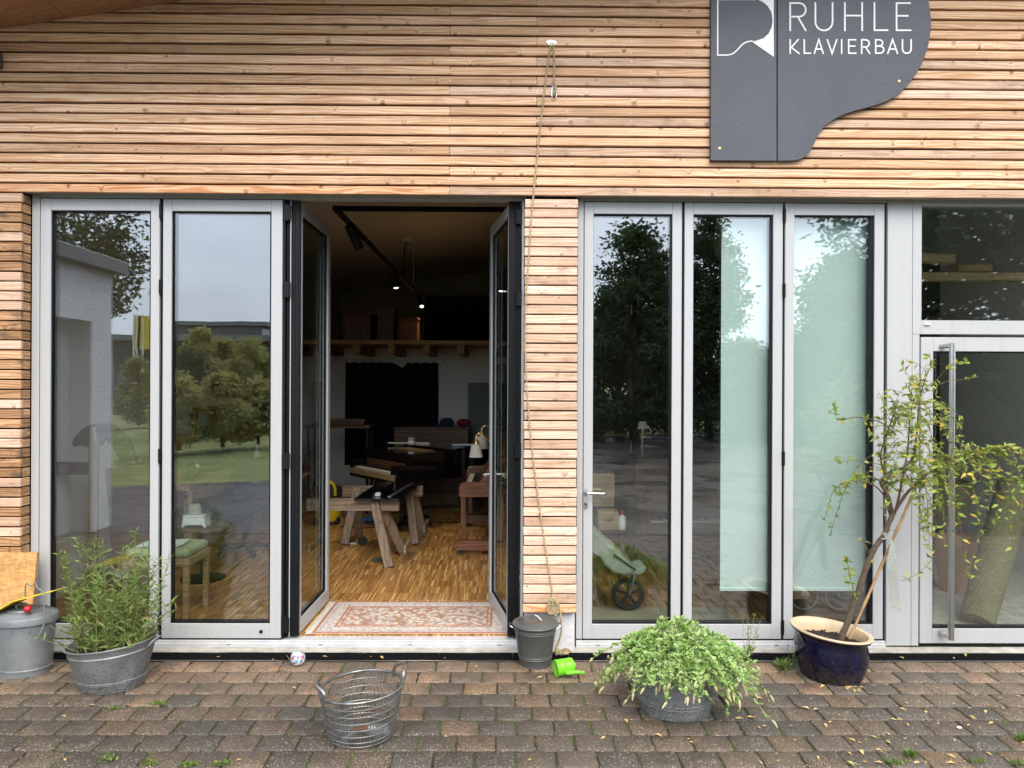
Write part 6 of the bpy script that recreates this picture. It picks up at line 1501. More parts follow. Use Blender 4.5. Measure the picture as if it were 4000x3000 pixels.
# workbench and shelf along the left wall
wb = thing('workbench', (RX0 + .4, 8.4, FLOOR), 'long wooden workbench along the left interior wall behind the second window', 'workbench')
zbt = .86; WBX = RX0 + .72
MB().box(RX0 + .02, WBX, 6.55, 10.6, zbt - .05, zbt).build('top', MT['beamwood'], wb, bevel=.004)
for y in (6.7, 8.5, 10.4): MB().box(WBX - .12, WBX - .04, y, y + .08, FLOOR, zbt - .051).build('leg', MT['beamwood'], wb)
MB().box(WBX - .02, WBX + .02, 6.55, 10.6, zbt - .16, zbt - .052).build('apron', MT['beamwood'], wb, bevel=.003)
sh = thing('wall_shelf', (RX0 + .15, 8.7, 1.1), 'plain wooden shelf on the left interior wall above the workbench', 'shelf')
zs = px(680, 1752, 7.6).z
MB().box(RX0 + .005, RX0 + .26, 6.6, 10.7, zs - .03, zs).build('board', MT['lightwood'], sh, bevel=.002)
for y in (7.0, 8.6, 10.2): MB().box(RX0 + .005, RX0 + .18, y, y + .03, zs - .14, zs - .031).build('bracket', MT['steel'], sh)
def on_shelf(y, w_, d_, h_, mat, label, cat, name, z=None, x=None):
    m = MB(); x0 = (x if x is not None else RX0 + .05); z = zs if z is None else z; m.box(x0, x0 + d_, y, y + w_, z + .001, z + h_); m.box(x0 + d_ + .0005, x0 + d_ + .004, y + w_ * .3, y + w_ * .7, z + h_ * .55, z + h_ * .72)
    return tag(m.build(name, mat, bevel=.004), label, cat)
on_shelf(7.25, .34, .18, .16, MT['lightwood'], 'light wooden box with a grip slot on the wall shelf', 'box', 'wooden_box')
kb = thing('tool_case', (RX0 + .16, 8.3, zs), 'open tool case with a row of chisels propped up on the wall shelf', 'tool case')
yk0, yk1 = 8.10, 8.66
MB().box(RX0 + .05, RX0 + .085, yk0, yk1, zs + .001, zs + .42).build('case_back', MT['mahogany'], kb, bevel=.003)
for (a, b) in ((yk0, yk0 + .03), (yk1 - .03, yk1), (yk0 + .31, yk0 + .335)): MB().box(RX0 + .0855, RX0 + .12, a, b, zs + .001, zs + .42).build('case_side', MT['oakdark'], kb, bevel=.002)
for k in range(4):
    y = yk0 + .08 + k * .06; MB().tube([(RX0 + .11, y, zs + .04), (RX0 + .11, y, zs + .20)], .016, 10).build('chisel_grip', MT['tire'], kb, smooth=True); MB().tube([(RX0 + .11, y, zs + .2002), (RX0 + .11, y, zs + .37)], .008, 8).build('chisel_blade', MT['steel'], kb, smooth=True)
on_shelf(9.45, .42, .16, .20, MT['oakdark'], 'brown case on the far end of the wall shelf', 'case', 'storage_case')
on_shelf(10.1, .35, .18, .42, MT['plastic_grey'], 'tall dark box at the end of the wall shelf', 'box', 'storage_box')
# scissor lamp on the wall
sl = thing('scissor_lamp', (RX0 + .02, 9.0, 1.75), 'black scissor arm wall lamp above the tool case', 'lamp')
La = px(855, 1492, 8.75); Le = px(972, 1492, 8.75); xl0, xl1, zc = La.x, Le.x, La.z; ys = 8.75
MB().box(RX0 + .001, RX0 + .02, ys - .03, ys + .03, zc - .09, zc + .10).build('wall_plate', MT['black'], sl); MB().bar((RX0 + .0205, ys, zc), (xl0, ys, zc), .02, .14).build('bracket', MT['black'], sl)
m = MB(); n_ = 6; dx = (xl1 - xl0) / n_
for i in range(n_):
    xa_, xb2 = xl0 + i * dx, xl0 + (i + 1) * dx
    m.bar((xa_, ys - .006, zc - .065), (xb2, ys - .006, zc + .065), .006, .016, up=(0, 1, 0)); m.bar((xa_, ys + .006, zc + .065), (xb2, ys + .006, zc - .065), .006, .016, up=(0, 1, 0))
m.build('scissor_arm', MT['black'], sl)
M_ = Matrix.Rotation(R(-28), 3, 'Y'); MB().lathe([(.025, .20), (.030, .10), (.06, .07), (.125, -.02), (.145, -.09), (.140, -.09), (.118, -.02), (.02, .09)], (xl1 - .03, ys, zc - .10), 24, M=M_, caps=False).build('lamp_shade', MT['black'], sl, smooth=True)
MB().tube(spline([(xl0 + .02, ys, zc - .06), (xl0 - .03, ys, zc - .2), (xl0 + .05, ys, zc - .29), (xl0 + .12, ys, zc - .2), (xl0 + .02, ys, zc - .02)], 6), .005, 6).build('cable', MT['black'], sl, smooth=True)
# things on the bench
def bottle(x, y, z, h, mat, cap, label, cone=False, name='glue_bottle'):
    t = thing(name, (x, y, z), label, 'bottle')
    MB().lathe([(.001, 0), (.045, 0), (.042, h * .3), (.02, h * .75), (.001, h * .76)] if cone else [(.001, 0), (.035, 0), (.035, h * .6), (.015, h * .75), (.001, h * .76)], (x, y, z + .001), 18).build('body', mat, t, smooth=True)
    MB().lathe([(.001, h * .76), (.016, h * .76), (.004, h), (.001, h)], (x, y, z + .0015), 12).build('cap', cap, t, smooth=True)
b_ = px(768, 1884, 7.2); bottle(b_.x, 7.2, zbt, .17, MT['white'], MT['red'], 'white glue bottle with red tip standing on the workbench', True)
b_ = px(968, 1815, 8.3); bottle(max(b_.x, RX0 + .2), 8.6, zbt, .2, MT['paper'], MT['white'], 'pale spray bottle farther back on the workbench')
on_shelf(6.75, .5, .30, .10, MT['mahogany_h'], 'dark red wooden piano part on the near end of the workbench', 'piano part', 'piano_part', zbt, RX0 + .25)
on_shelf(7.6, .9, .14, .07, MT['bronzedark'], 'long dark wooden rail lying on the workbench', 'rail', 'wooden_rail', zbt, RX0 + .40)
on_shelf(8.9, .3, .2, .18, MT['greenwall'], 'grey green case on the far end of the workbench', 'case', 'storage_case', zbt, RX0 + .2)
m = MB().tube([(WBX - .12, 6.85 + .09 * math.cos(a), zbt + .012 + .085 + .085 * math.sin(a)) for a in np.linspace(0, 6.283, 25)[:-1]], .012, 8, closed=True); tag(m.build('cable_coil', MT['black'], smooth=True), 'black round coil standing on the near end of the workbench', 'coil')

# stool with green cushion and papers
s0 = pz(735, 2428, FLOOR)
sx0, sx1, sy0, sy1 = s0.x - .46, s0.x + .02, s0.y - .04, s0.y + .34
stl = thing('piano_stool', ((sx0 + sx1) / 2, (sy0 + sy1) / 2, FLOOR), 'wooden piano stool with green cushion behind the second window', 'stool')
zc = px(760, 2215, sy0).z
for x in (sx0 + .02, sx1 - .025):
    for y in (sy0 + .02, sy1 - .02): MB().bar((x, y, FLOOR), (x, y, zc), .04, .04, up=(0, 1, 0)).build('leg', MT['beamwood'], stl, bevel=.004)
MB().box(sx0, sx1, sy0, sy1, zc, zc + .06).build('seat_frame', MT['beamwood'], stl, bevel=.004)
m = MB().box(sx0 + .008, sx1 - .008, sy0 + .008, sy1 - .008, zc + .0605, zc + .125); m.build('cushion', MT['mintgreen'], stl, bevel=.025, seg=3)
for k in range(3):
    m = MB().obox(((sx0 + sx1) / 2 - .03 + .02 * k, (sy0 + sy1) / 2 - .02, zc + .129 + .005 * k), (.30 - .02 * k, .21, .004), Matrix.Rotation(.12 * k - .1, 3, 'Z')); tag(m.build('paper_sheet', MT['paper']), ['lowest sheet of paper on the green stool cushion', 'middle sheet of paper on the green stool cushion', 'topmost sheet of paper on the green stool cushion'][k], 'paper')
# round stand with a small white machine
r0_ = px(795, 2052, 6.35)
rs = thing('round_stand', (r0_.x, 6.35, FLOOR), 'dark round stand carrying a small white machine behind the second window', 'stand')
MB().lathe([(.001, 0), (.215, 0), (.22, .012), (.215, .03), (.001, .03)], (r0_.x, 6.35, r0_.z - .03), 32).build('top', MT['oakdark'], rs, smooth=True)
MB().tube([(r0_.x, 6.35, FLOOR + .02), (r0_.x, 6.35, r0_.z - .031)], .025, 12).build('column', MT['blackmetal'], rs, smooth=True)
MB().lathe([(.001, .03), (.06, .028), (.19, .006), (.19, 0), (.001, 0)], (r0_.x, 6.35, FLOOR), 28).build('foot', MT['blackmetal'], rs, smooth=True)
wm = thing('white_machine', (r0_.x - .03, 6.3, r0_.z), 'small white cast workshop machine on the round stand', 'machine')
x, y, z = r0_.x - .035, 6.3, r0_.z + .001
MB().prism([(x - .11, z), (x - .09, z), (x - .085, z + .02), (x + .075, z + .02), (x + .08, z), (x + .10, z), (x + .085, z + .09), (x - .095, z + .09)], y - .07, y + .07, 'y').build('base', MT['white'], wm, bevel=.006)
MB().box(x - .10, x + .095, y - .075, y + .075, z + .091, z + .105).build('table', MT['white'], wm, bevel=.005)
MB().lathe([(.001, 0), (.058, 0), (.058, .06), (.05, .066), (.05, .085), (.03, .09), (.001, .09)], (x - .02, y, z + .106), 24).build('drum', pbr('grey_green_enamel', (.45, .46, .40), .4), wm, smooth=True)
MB().tube([(x + .07, y - .05, z + .13), (x + .13, y - .05, z + .13)], .016, 10).build('knob', MT['chrome'], wm, smooth=True)
# dark office chair
oc = thing('office_chair', (px(960, 2400, 7.3).x, 7.3, FLOOR), 'dark workshop chair seen through the second window', 'chair')
x = px(960, 2000, 7.3).x
MB().prism([(x - .20, .62), (x + .20, .62), (x + .22, .95), (x + .12, 1.02), (x - .12, 1.02), (x - .22, .95)], 7.5, 7.56, 'y').build('backrest', MT['tire'], oc, bevel=.02, seg=2)
MB().box(x - .23, x + .23, 7.08, 7.5, .50, .58).build('seat', MT['tire'], oc, bevel=.02, seg=2)
MB().tube([(x, 7.3, FLOOR + .08), (x, 7.3, .50)], .03, 12).build('column', MT['blackmetal'], oc, smooth=True)
MB().bar((x - .03, 7.53, .52), (x - .03, 7.53, .66), .06, .02, up=(0, 1, 0)).build('back_support', MT['blackmetal'], oc)
for k in range(5):
    a = k * 1.2566 + .3; MB().bar((x, 7.3, FLOOR + .09), (x + .28 * math.cos(a), 7.3 + .28 * math.sin(a), FLOOR + .06), .04, .03).build('base_arm', MT['blackmetal'], oc); MB().lathe([(.001, -.015), (.03, -.015), (.03, .015), (.001, .015)], (x + .27 * math.cos(a), 7.3 + .27 * math.sin(a), FLOOR + .031), 14, M=Matrix.Rotation(R(90), 3, 'X')).build('caster', MT['tire'], oc, smooth=True)

# ================================================================ right windows
# roller blind
YBL = YF + .115
bl0, bl1 = px(2816, 1500, YBL).x, px(3412, 1500, YBL).x; blz = px(2950, 2308, YBL).z
bd = thing('roller_blind', ((bl0 + bl1) / 2, YBL, blz), 'pale mint roller blind hanging behind the right folding doors', 'blind')
MB().box(bl0, bl1, YBL, YBL + .0015, blz + .022, LT - .02).build('cloth', MT['blind'], bd)
MB().box(bl0 - .003, bl1, YBL - .006, YBL + .008, blz, blz + .022).build('bottom_rail', pbr('mint_rail', (.62, .74, .70), .5), bd, bevel=.002)
MB().tube([(bl0, YBL + .03, LT - .005), (bl1, YBL + .03, LT - .005)], .03, 16).build('roller', MT['white'], bd, smooth=True)
# mat
m0, m1 = pz(2310, 2455, FLOOR), pz(2880, 2370, FLOOR)
tag(MB().box(X(2285), pz(2860, 2400, FLOOR).x, YF + .12, pz(2600, 2374, FLOOR).y, FLOOR + .001, FLOOR + .008).build('beige_mat', MT['mat'], bevel=.002), 'beige ribbed floor mat under the stroller wheel', 'mat')
# stroller
wc_ = px(2453, 2320, 5.45); wr = .127
stv = thing('stroller', (wc_.x - .25, 5.5, FLOOR), 'grey green jogging stroller with big black front wheel behind the glass', 'stroller')
cz = FLOOR + .008 + wr; wx = wc_.x; wy = 5.45
MB().tube([(wx + (wr - .018) * math.cos(a), wy, cz + (wr - .018) * math.sin(a)) for a in np.linspace(0, 6.283, 41)[:-1]], .018, 10, closed=True).build('tyre', MT['tire'], stv, smooth=True)
m = MB()
for k in range(5):
    a = R(90 + 72 * k); m.bar((wx, wy, cz), (wx + .10 * math.cos(a), wy, cz + .10 * math.sin(a)), .022, .014, up=(0, 1, 0))
m.tube([(wx, wy - .02, cz), (wx, wy + .02, cz)], .022, 14); m.tube([(wx + .097 * math.cos(a), wy, cz + .097 * math.sin(a)) for a in np.linspace(0, 6.283, 33)[:-1]], .008, 8, closed=True); m.build('spokes', MT['tire'], stv, smooth=True)
ft = px(2487, 2235, 5.40)
for dy in (-.034, .034): MB().tube([(wx, wy + dy, cz), (wx + .03, wy + dy, cz + .09), (ft.x, wy + dy * .6, ft.z)], [.013, .011, .012], 10).build('fork', MT['chrome'], stv, smooth=True)
pl_ = [px(u, v, 5.42) for (u, v) in ((2425, 2222), (2500, 2205), (2516, 2200), (2512, 2222), (2498, 2232), (2440, 2236))]
MB().prism([(p.x, p.z) for p in pl_], 5.33, 5.56, 'y').build('foot_plate', pbr('grey_plastic', (.35, .38, .35), .5), stv, bevel=.008)
def F(u, v): q = px(u, v, 5.45); return (q.x, q.z)
body = [F(2200, 2000), F(2310, 2050), F(2345, 2082), F(2372, 2110), (F(2392, 2122)), F(2430, 2162), F(2470, 2200), F(2462, 2218), F(2428, 2226), F(2385, 2215), F(2350, 2188), F(2330, 2155), F(2290, 2130), F(2190, 2110)]
MB().prism(body, 5.28, 5.62, 'y').build('fabric_seat', MT['greyfabric'], stv, bevel=.02, seg=2)
MB().bar(Vector((F(2385, 2145)[0], 5.276, F(2385, 2145)[1])), Vector((F(2468, 2203)[0], 5.276, F(2468, 2203)[1])), .012, .018, up=(0, 1, 0)).build('strap', MT['tire'], stv)
MB().tube([Vector((F(2180, 2040)[0], 5.262, F(2180, 2040)[1])), Vector((F(2330, 2150)[0], 5.262, F(2330, 2150)[1]))], .010, 8).build('frame_tube', MT['chrome'], stv, smooth=True)
rw = Vector((wx - .62, 0, FLOOR + .15))
for y in (5.22, 5.70):
    MB().tube([(rw.x + .13 * math.cos(a), y, rw.z + .13 * math.sin(a)) for a in np.linspace(0, 6.283, 33)[:-1]], .02, 8, closed=True).build('rear_tyre', MT['tire'], stv, smooth=True)
# shelf with wooden box and bottle
b0_, b1_ = px(2334, 2064, 6.3), px(2412, 1995, 6.3)
rs2 = thing('low_shelf', (px(2380, 2068, 6.3).x, 6.35, FLOOR), 'low perforated wooden shelf unit behind the stroller', 'shelf')
zsh = b0_.z - .003
MB().box(px(2290, 2070, 6.3).x, px(2440, 2070, 6.3).x, 6.2, 6.5, zsh - .02, zsh).build('board', MT['oakdark'], rs2)
for x in (px(2296, 2070, 6.3).x, px(2425, 2070, 6.3).x): MB().box(x, x + .03, 6.3, 6.4, FLOOR, zsh - .0205).build('leg', MT['oakdark'], rs2)
MB().box(px(2270, 1900, 6.52).x, px(2400, 1900, 6.52).x, 6.52, 6.54, zsh + .16, zsh + .46).build('pegboard', MT['lightwood'], rs2)
wbx = thing('small_crate', ((b0_.x + b1_.x) / 2, 6.3, zsh), 'small light wooden crate with grip hole on the low shelf', 'crate')
x0_, x1_, z0_, z1_b = b0_.x, b1_.x, zsh + .001, b1_.z
gx0, gx1 = x0_ + .05, x1_ - .05
m = MB(); m.box(x0_, x1_, 6.24, 6.252, z0_, z0_ + .07); m.box(x0_, gx0, 6.24, 6.252, z0_ + .0702, z1_b); m.box(gx1, x1_, 6.24, 6.252, z0_ + .0702, z1_b); m.box(gx0 + .0002, gx1 - .0002, 6.24, 6.252, z0_ + .11, z1_b); m.build('front', MT['lightwood'], wbx)
for (a, b, c_, d) in ((x0_, x0_ + .012, 6.2525, 6.40), (x1_ - .012, x1_, 6.2525, 6.40), (x0_ + .0125, x1_ - .0125, 6.39, 6.40)): MB().box(a, b, c_, d, z0_, z1_b).build('side', MT['lightwood'], wbx)
bq = px(2428, 2062, 6.3); bottle(bq.x, 6.28, zsh, .17, MT['white'], MT['red'], 'white bottle with red cap standing beside the small crate', name='bottle')
# upright piano in the dark behind the right doors
UY = 6.9; u0, u1 = px(2482, 2000, UY).x, px(3010, 2000, UY).x
op = thing('oak_piano', ((u0 + u1) / 2, UY + .3, FLOOR), 'old brown upright piano with visible keys in the dark behind the right doors', 'piano')
zkk = px(2700, 2030, UY).z
MB().box(u0 + .02, u1, UY + .12, UY + .62, FLOOR + .06, zkk + .55).build('case', MT['oakdark'], op, bevel=.005)
MB().box(u0 - .02, u1 + .04, UY + .09, UY + .64, zkk + .551, zkk + .585).build('top_lid', MT['oakdark'], op, bevel=.005)
MB().box(u0, u1, UY - .14, UY + .119, zkk - .10, zkk - .015).build('key_bed', MT['oakdark'], op, bevel=.006)
m = MB(); keyboard(m, Vector((u0 + .13, UY - .09, zkk - .014)), Vector((1, 0, 0)), Vector((0, 1, 0)), Vector((0, 0, 1)), u1 - u0 - .2, 52); m.build('keyboard', [MT['keys_w'], MT['keys_b']], op)
MB().prism([(UY - .14, zkk - .014), (UY + .1185, zkk - .014), (UY + .1185, zkk + .30), (UY + .08, zkk + .24), (UY + .05, zkk + .10), (UY - .05, zkk + .06)], u0 + .03, u0 + .10, 'x').build('key_cheek', MT['oakdark'], op, bevel=.006)
MB().box(u0 + .03, u0 + .10, UY - .10, UY + .0, FLOOR + .06, zkk - .101).build('leg', MT['oakdark'], op, bevel=.006)
MB().box(u0 + .12, u1 - .06, UY + .10, UY + .1195, zkk + .10, zkk + .26).build('music_desk', MT['mahogany_h'], op, bevel=.004)
MB().box(u0 + .10, u1, UY + .08, UY + .1195, FLOOR + .10, FLOOR + .35).build('lower_panel', MT['mahogany_h'], op, bevel=.004)
q = px(2533, 1660, UY); z_ = zkk + .586
sm_ = thing('small_table_lamp', (q.x, UY + .3, z_), 'small pale lamp with cup shaped shade on the old brown piano', 'lamp')
zz = max(z_ + .05, px(2533, 1675, UY + .3).z); MB().tube([(q.x, UY + .3, z_), (q.x, UY + .3, zz)], .012, 10).build('stem', MT['brass'], sm_, smooth=True); MB().lathe([(.052, 0), (.036, .075), (.033, .075), (.049, 0)], (q.x, UY + .3, zz), 20, caps=False).build('shade', MT['lampshade'], sm_, smooth=True)
# dark cabinets added as a backdrop to darken the room behind the right panes
for k, (ua, ub, lb) in enumerate(((2150, 2640, 'dark brown cabinet enlarged to darken the room behind the lever handle door leaf'), (2645, 3200, 'added dark brown cabinet darkening the room behind the middle door leaf'), (3205, 3800, 'added dark brown cabinet darkening the room behind the blind'))):
    xa_, xb2 = px(ua, 1500, 8.0).x + .005, px(ub, 1500, 8.0).x - .005
    cb_ = thing('dark_backdrop_cabinet', ((xa_ + xb2) / 2, 8.3, FLOOR), lb, 'cabinet', 'added dark backdrop cabinets')
    MB().box(xa_, xb2, 8.0, 8.6, FLOOR + .08, 3.25).build('case', MT['cabinet'], cb_, bevel=.004)
    MB().box(xa_ + .02, xb2 - .02, 8.03, 8.58, FLOOR, FLOOR + .079).build('plinth', MT['tire'], cb_)
    nd_ = 3
    for i in range(nd_):
        a, b = xa_ + .01 + (xb2 - xa_ - .02) * i / nd_ + .004, xa_ + .01 + (xb2 - xa_ - .02) * (i + 1) / nd_ - .004
        for (z0_, z1_c) in ((FLOOR + .10, 2.05), (2.06, 3.23)):
            dd = MB().box(a, b, 7.976, 7.999, z0_, z1_c).build('cabinet_door', MT['cabinet'], cb_, bevel=.004)
            MB().tube([(b - .03, 7.955, (z0_ + z1_c) / 2 - .06), (b - .03, 7.955, (z0_ + z1_c) / 2 + .06)], .006, 8).build('handle', MT['brass'], dd)
# pram with spoked wheels below the blind
pw = thing('pram', (px(3220, 2380, 5.6).x, 5.6, FLOOR), 'old pram with white spoked wheels below the mint blind', 'pram')
for (u, v) in ((3140, 2378), (3280, 2378)):
    c = px(u, v, 5.5); rr_ = .108; c.z = FLOOR + rr_ + .006
    m = MB(); m.tube([(c.x + rr_ * math.cos(a), 5.5, c.z + rr_ * math.sin(a)) for a in np.linspace(0, 6.283, 41)[:-1]], .006, 8, closed=True); wh = m.build('wheel', MT['white'], pw, smooth=True)
    m = MB()
    for k in range(18): a = k * math.pi / 9; m.tube([(c.x, 5.5, c.z), (c.x + rr_ * math.cos(a), 5.5, c.z + rr_ * math.sin(a))], .0012, 4, cap=False)
    m.tube([(c.x, 5.48, c.z), (c.x, 5.52, c.z)], .012, 10); m.build('spokes', MT['chrome'], wh)
ca, cb = px(3120, 2320, 5.5).x, px(3330, 2320, 5.5).x
MB().prism([(ca - .05, .34), (cb + .05, .34), (cb + .12, .60), (ca - .12, .60)], 5.52, 5.85, 'y').build('basket_body', MT['tire'], pw, bevel=.03, seg=2)
MB().tube(spline([(ca - .02, 5.53, .20), ((ca + cb) / 2, 5.53, .30), (cb + .02, 5.53, .20)], 6), .008, 8).build('spring', MT['chrome'], pw, smooth=True)
q = px(2985, 2395, 5.6)
# entrance side: timber in the transom, rolled seagrass, pot, chair
for (u0_, u1_, v0_, v1_, Y_, lb) in ((3480, 3718, 992, 1024, 5.6, 'short square timber highest behind the transom glass'), (3730, 3863, 1038, 1062, 5.9, 'short timber offcut lying on the long beam'), (3560, 4150, 1070, 1097, 5.75, 'long horizontal pale timber beam behind the transom glass')):
    a, b = px(u0_, v1_, Y_), px(u1_, v0_, Y_); a.x = max(a.x, X(3475) + .125); o = MB().box(a.x, b.x, Y_ - .05, Y_ + .05, a.z, b.z).build('timber_beam', MT['lightwood'], bevel=.004); tag(o, lb, 'beam')
    if u0_ == 3480: o.rotation_euler = (0, R(3), 0)
pr1, pr0 = px(3965, 1895, 5.65), px(3815, 2440, 5.16); pr0.z = FLOOR + .02
ro_ = thing('rolled_seagrass_mat', (pr0.x, pr0.y, FLOOR), 'tall rolled woven seagrass carpet leaning behind the entrance door glass', 'rolled carpet')
d = (pr1 - pr0); Mx = d.to_track_quat('Z', 'Y').to_matrix(); Lx = d.length
MB().lathe([(.03, 0), (.112, 0), (.120, .3), (.122, Lx * .7), (.118, Lx), (.03, Lx)], pr0, 36, M=Mx).build('roll', MT['seagrass'], ro_, smooth=True)
sp_ = []; 
for k in range(46): a = k * .42; r_k = .02 + .0021 * k; sp_.append(pr0 + Mx @ Vector((r_k * math.cos(a), r_k * math.sin(a), Lx + .002)))
MB().tube(sp_, .005, 5).build('spiral_edge', MT['seagrass'], ro_)
q = pz(4040, 2450, FLOOR); tp_ = thing('terracotta_pot', (q.x, 6.0, FLOOR), 'tall terracotta pot at the edge behind the entrance glass', 'pot'); MB().lathe([(.001, .004), (.12, 0), (.17, .35), (.19, .40), (.19, .46), (.17, .46), (.15, .36), (.001, .34)], (q.x, 6.0, FLOOR), 28).build('pot_body', MT['terracotta'], tp_, smooth=True)
ch = thing('wheeled_cart', (px(3700, 2300, 6.6).x, 6.6, FLOOR), 'dark cart with a wicker basket and wheel behind the pull bar', 'cart')
x = px(3690, 2300, 6.6).x
MB().lathe([(.001, .45), (.14, .45), (.2, .60), (.215, .86), (.20, .86), (.18, .60), (.001, .5)], (x, 6.6, FLOOR), 28).build('wicker_basket', MT['seagrass'], ch, smooth=True)
MB().tube([(x + .05 + .15 * math.cos(a), 6.5, FLOOR + .17 + .15 * math.sin(a)) for a in np.linspace(0, 6.283, 33)[:-1]], .014, 8, closed=True).build('wheel', MT['tire'], ch, smooth=True)
MB().tube([(x + .05, 6.5, FLOOR + .17), (x, 6.6, FLOOR + .46)], .012, 8).build('strut', MT['steel'], ch, smooth=True)
# ================================================================ the yard that the panes reflect
# side wing of the building with its shutter
gw = thing('garage_wing', (-5.2, 2.6, 0), 'white roughcast garage wing with grey eaves standing beside the yard', 'building')
WX = -5.0; ze = 1.81 + 5.0 * 420 / 1532; zdh = 1.81 + 5.0 * 236 / 1611; yc_ = 2 * YG - 9.05
yd0 = 2 * YG - 5.0 * 2774 / 1611
m = MB(); m.box(WX - 3.2, WX, yc_, yd0, -.1, ze); m.box(WX - 3.2, WX, yd0 + .0002, 5.0, zdh, ze); m.box(WX - 3.2, WX - .28, yd0 + .0002, 5.0, -.1, zdh - .0002)
m.build('wall', MT['render'], gw)
rf2 = m = MB(); m.box(WX - 3.5, WX + .14, yc_ - .14, 4.6, ze + .0005, ze + .17); m.build('roof', MT['roofgrey'], gw, bevel=.01)
dm = MB().box(WX - .2795, WX - .26, yd0 + .001, 4.59, 0, zdh - .001).build('garage_door', MT['garage'], gw)
for k in range(18): z = .02 + k * .14; MB().box(WX - .2598, WX - .248, yd0 + .002, 4.588, z, min(z + .128, zdh - .002)).build('slat', MT['garage'], dm, bevel=.004)

# far office building
ob0, ob1 = mir(430, 1250, 62), mir(1150, 1250, 62)
ofb = thing('office_building', ((ob0.x + ob1.x) / 2, ob0.y, 0), 'long dark flat roofed office building beyond the lawn', 'building')
yo = ob0.y; zr1, zr2 = mir(700, 1310, 62).z, mir(700, 1252, 62).z
xL_, xR_ = mir(380, 1300, 62).x, mir(1300, 1300, 62).x
MB().box(xL_, xR_, yo - 14, yo, -.1, zr1 - .5).build('wall', MT['cladgrey'], ofb)
MB().box(xL_ - .6, xR_ + .6, yo - 14.6, yo + .8, zr1 - .4999, zr1).build('roof', MT['roofgrey'], ofb)
xa_, xb2 = mir(640, 1300, 62).x, mir(1000, 1300, 62).x
MB().box(xa_, xb2, yo - 10, yo - 1.5, zr1 + .001, zr2 - .35).build('upper_storey', MT['officeglass'], ofb)
MB().box(xa_ - .8, xb2 + .8, yo - 10.6, yo - .7, zr2 - .3499, zr2).build('upper_roof', MT['roofgrey'], ofb)
for i in range(16):
    x = xL_ + .6 + i * (xR_ - xL_ - 1.2) / 16; w_ = MB().box(x, x + (xR_ - xL_ - 1.2) / 16 - .25, yo + .001, yo + .03, 1.0, 2.7).build('window', MT['officeglass'], ofb)
for (u, lb) in ((520, 'first pale banner pole from the garage, beyond the lawn'), (533, 'second pale banner pole, between two others beyond the lawn'), (558, 'third pale banner pole, farthest from the garage')):
    b = mir(u, 1500, 45); t = thing('banner_pole', (b.x, b.y, 0), lb, 'flag pole'); top = mir(u, 1228, 45).z
    MB().tube([(b.x, b.y, 0), (b.x, b.y, top)], .05, 8).build('pole', MT['white'], t); MB().box(b.x + .06, b.x + .42, b.y - .02, b.y + .02, top - 2.2, top - .1).build('banner', MT['yellow'], t)

def tree(c, h, rx, crown0, mat, label, seed, nleaf=5200, leaf=.16, name='tree', trunk_r=.16, group=None, clumps=90, lean=0, cat='tree', sq=1.0):
    g = np.random.default_rng(seed); t = thing(name, c, label, cat, group); c = Vector(c)
    m = MB(); tp2 = c + Vector((lean, 0, h * .9)); m.tube(spline([c, c + Vector((lean * .3 + g.normal(0, .1), 0, h * .4)), tp2], 6), [trunk_r * (1 - .85 * i / 12) for i in range(13)], 8)
    B = []; 
    cen = []
    for k in range(clumps):
        f = g.random(); z = crown0 + (h - crown0) * f; w_ = rx * (math.sin(math.pi * (.16 + .84 * f) ** .8) ** .6 if f < .98 else .15); a = g.uniform(0, 6.283); r_ = w_ * math.sqrt(g.uniform(.15, 1))
        q = c + Vector((lean * f + r_ * math.cos(a), r_ * math.sin(a), z)); cen.append(q)
        s = c + Vector((lean * f, 0, max(crown0 * .6, z - r_ * .7)))
        m.tube([s, s.lerp(q, .5) + Vector((0, 0, .12 * r_)), q], [.05 * trunk_r / .16, .03 * trunk_r / .16, .01], 5)
    m.build('trunk', MT['bark'], t, smooth=True)
    cen = np.array([tuple(q) for q in cen]); per = nleaf // clumps
    base = np.repeat(cen, per, 0) + g.normal(size=(per * clumps, 3)) * np.array([rx * .16, rx * .16, rx * .11 * sq])
    ax = unit(g.normal(size=base.shape) * np.array([1, 1, .6]) + np.array([0, 0, -.2])); tone = np.clip(np.repeat(g.random(clumps), per) * .7 + g.random(per * clumps) * .3, 0, 1)
    leaves('crown', base, ax, perp(ax, g), leaf * g.uniform(.6, 1.3, len(base)), leaf * .5 * g.uniform(.7, 1.2, len(base)), mat, t, tone=tone * .86)
    return t
gT = 'trees around the yard'
def mt_(u, vtop, D, rpx, label, seed, **k):
    b = mir(u, 1500, D); top = mir(u, vtop, D).z; tree((b.x, b.y, 0), top, rpx / FPX * D, k.pop('c0', top * .07), k.pop('mat', MT['tree_dark']), label, seed, group=gT, **k)
mt_(330, 560, 34, 210, 'large dark tree rising behind the garage wing', 21, c0=5.5, nleaf=7000, leaf=.30)
mt_(2480, 905, 24, 205, 'dark round tree across the yard opposite the lever handle leaf', 22, nleaf=14000, leaf=.2)
mt_(2770, 835, 27, 150, 'tall dark tree across the yard behind the round one', 23, nleaf=12000, leaf=.2)
mt_(2905, 1330, 30, 130, 'lower dark tree across the yard beside the sky gap', 24, nleaf=5000, leaf=.2)
mt_(3300, 1010, 26, 190, 'dark spreading tree across the yard opposite the blind', 25, nleaf=12000, leaf=.22)
mt_(3560, 500, 17, 420, 'big dark tree standing near the yard with overhanging branches', 26, c0=3.0, nleaf=9000, leaf=.2, clumps=80)
mt_(3950, 500, 14, 430, 'nearest dark tree at the edge of the yard facing the entrance', 27, c0=1.2, nleaf=11000, leaf=.18, clumps=90)
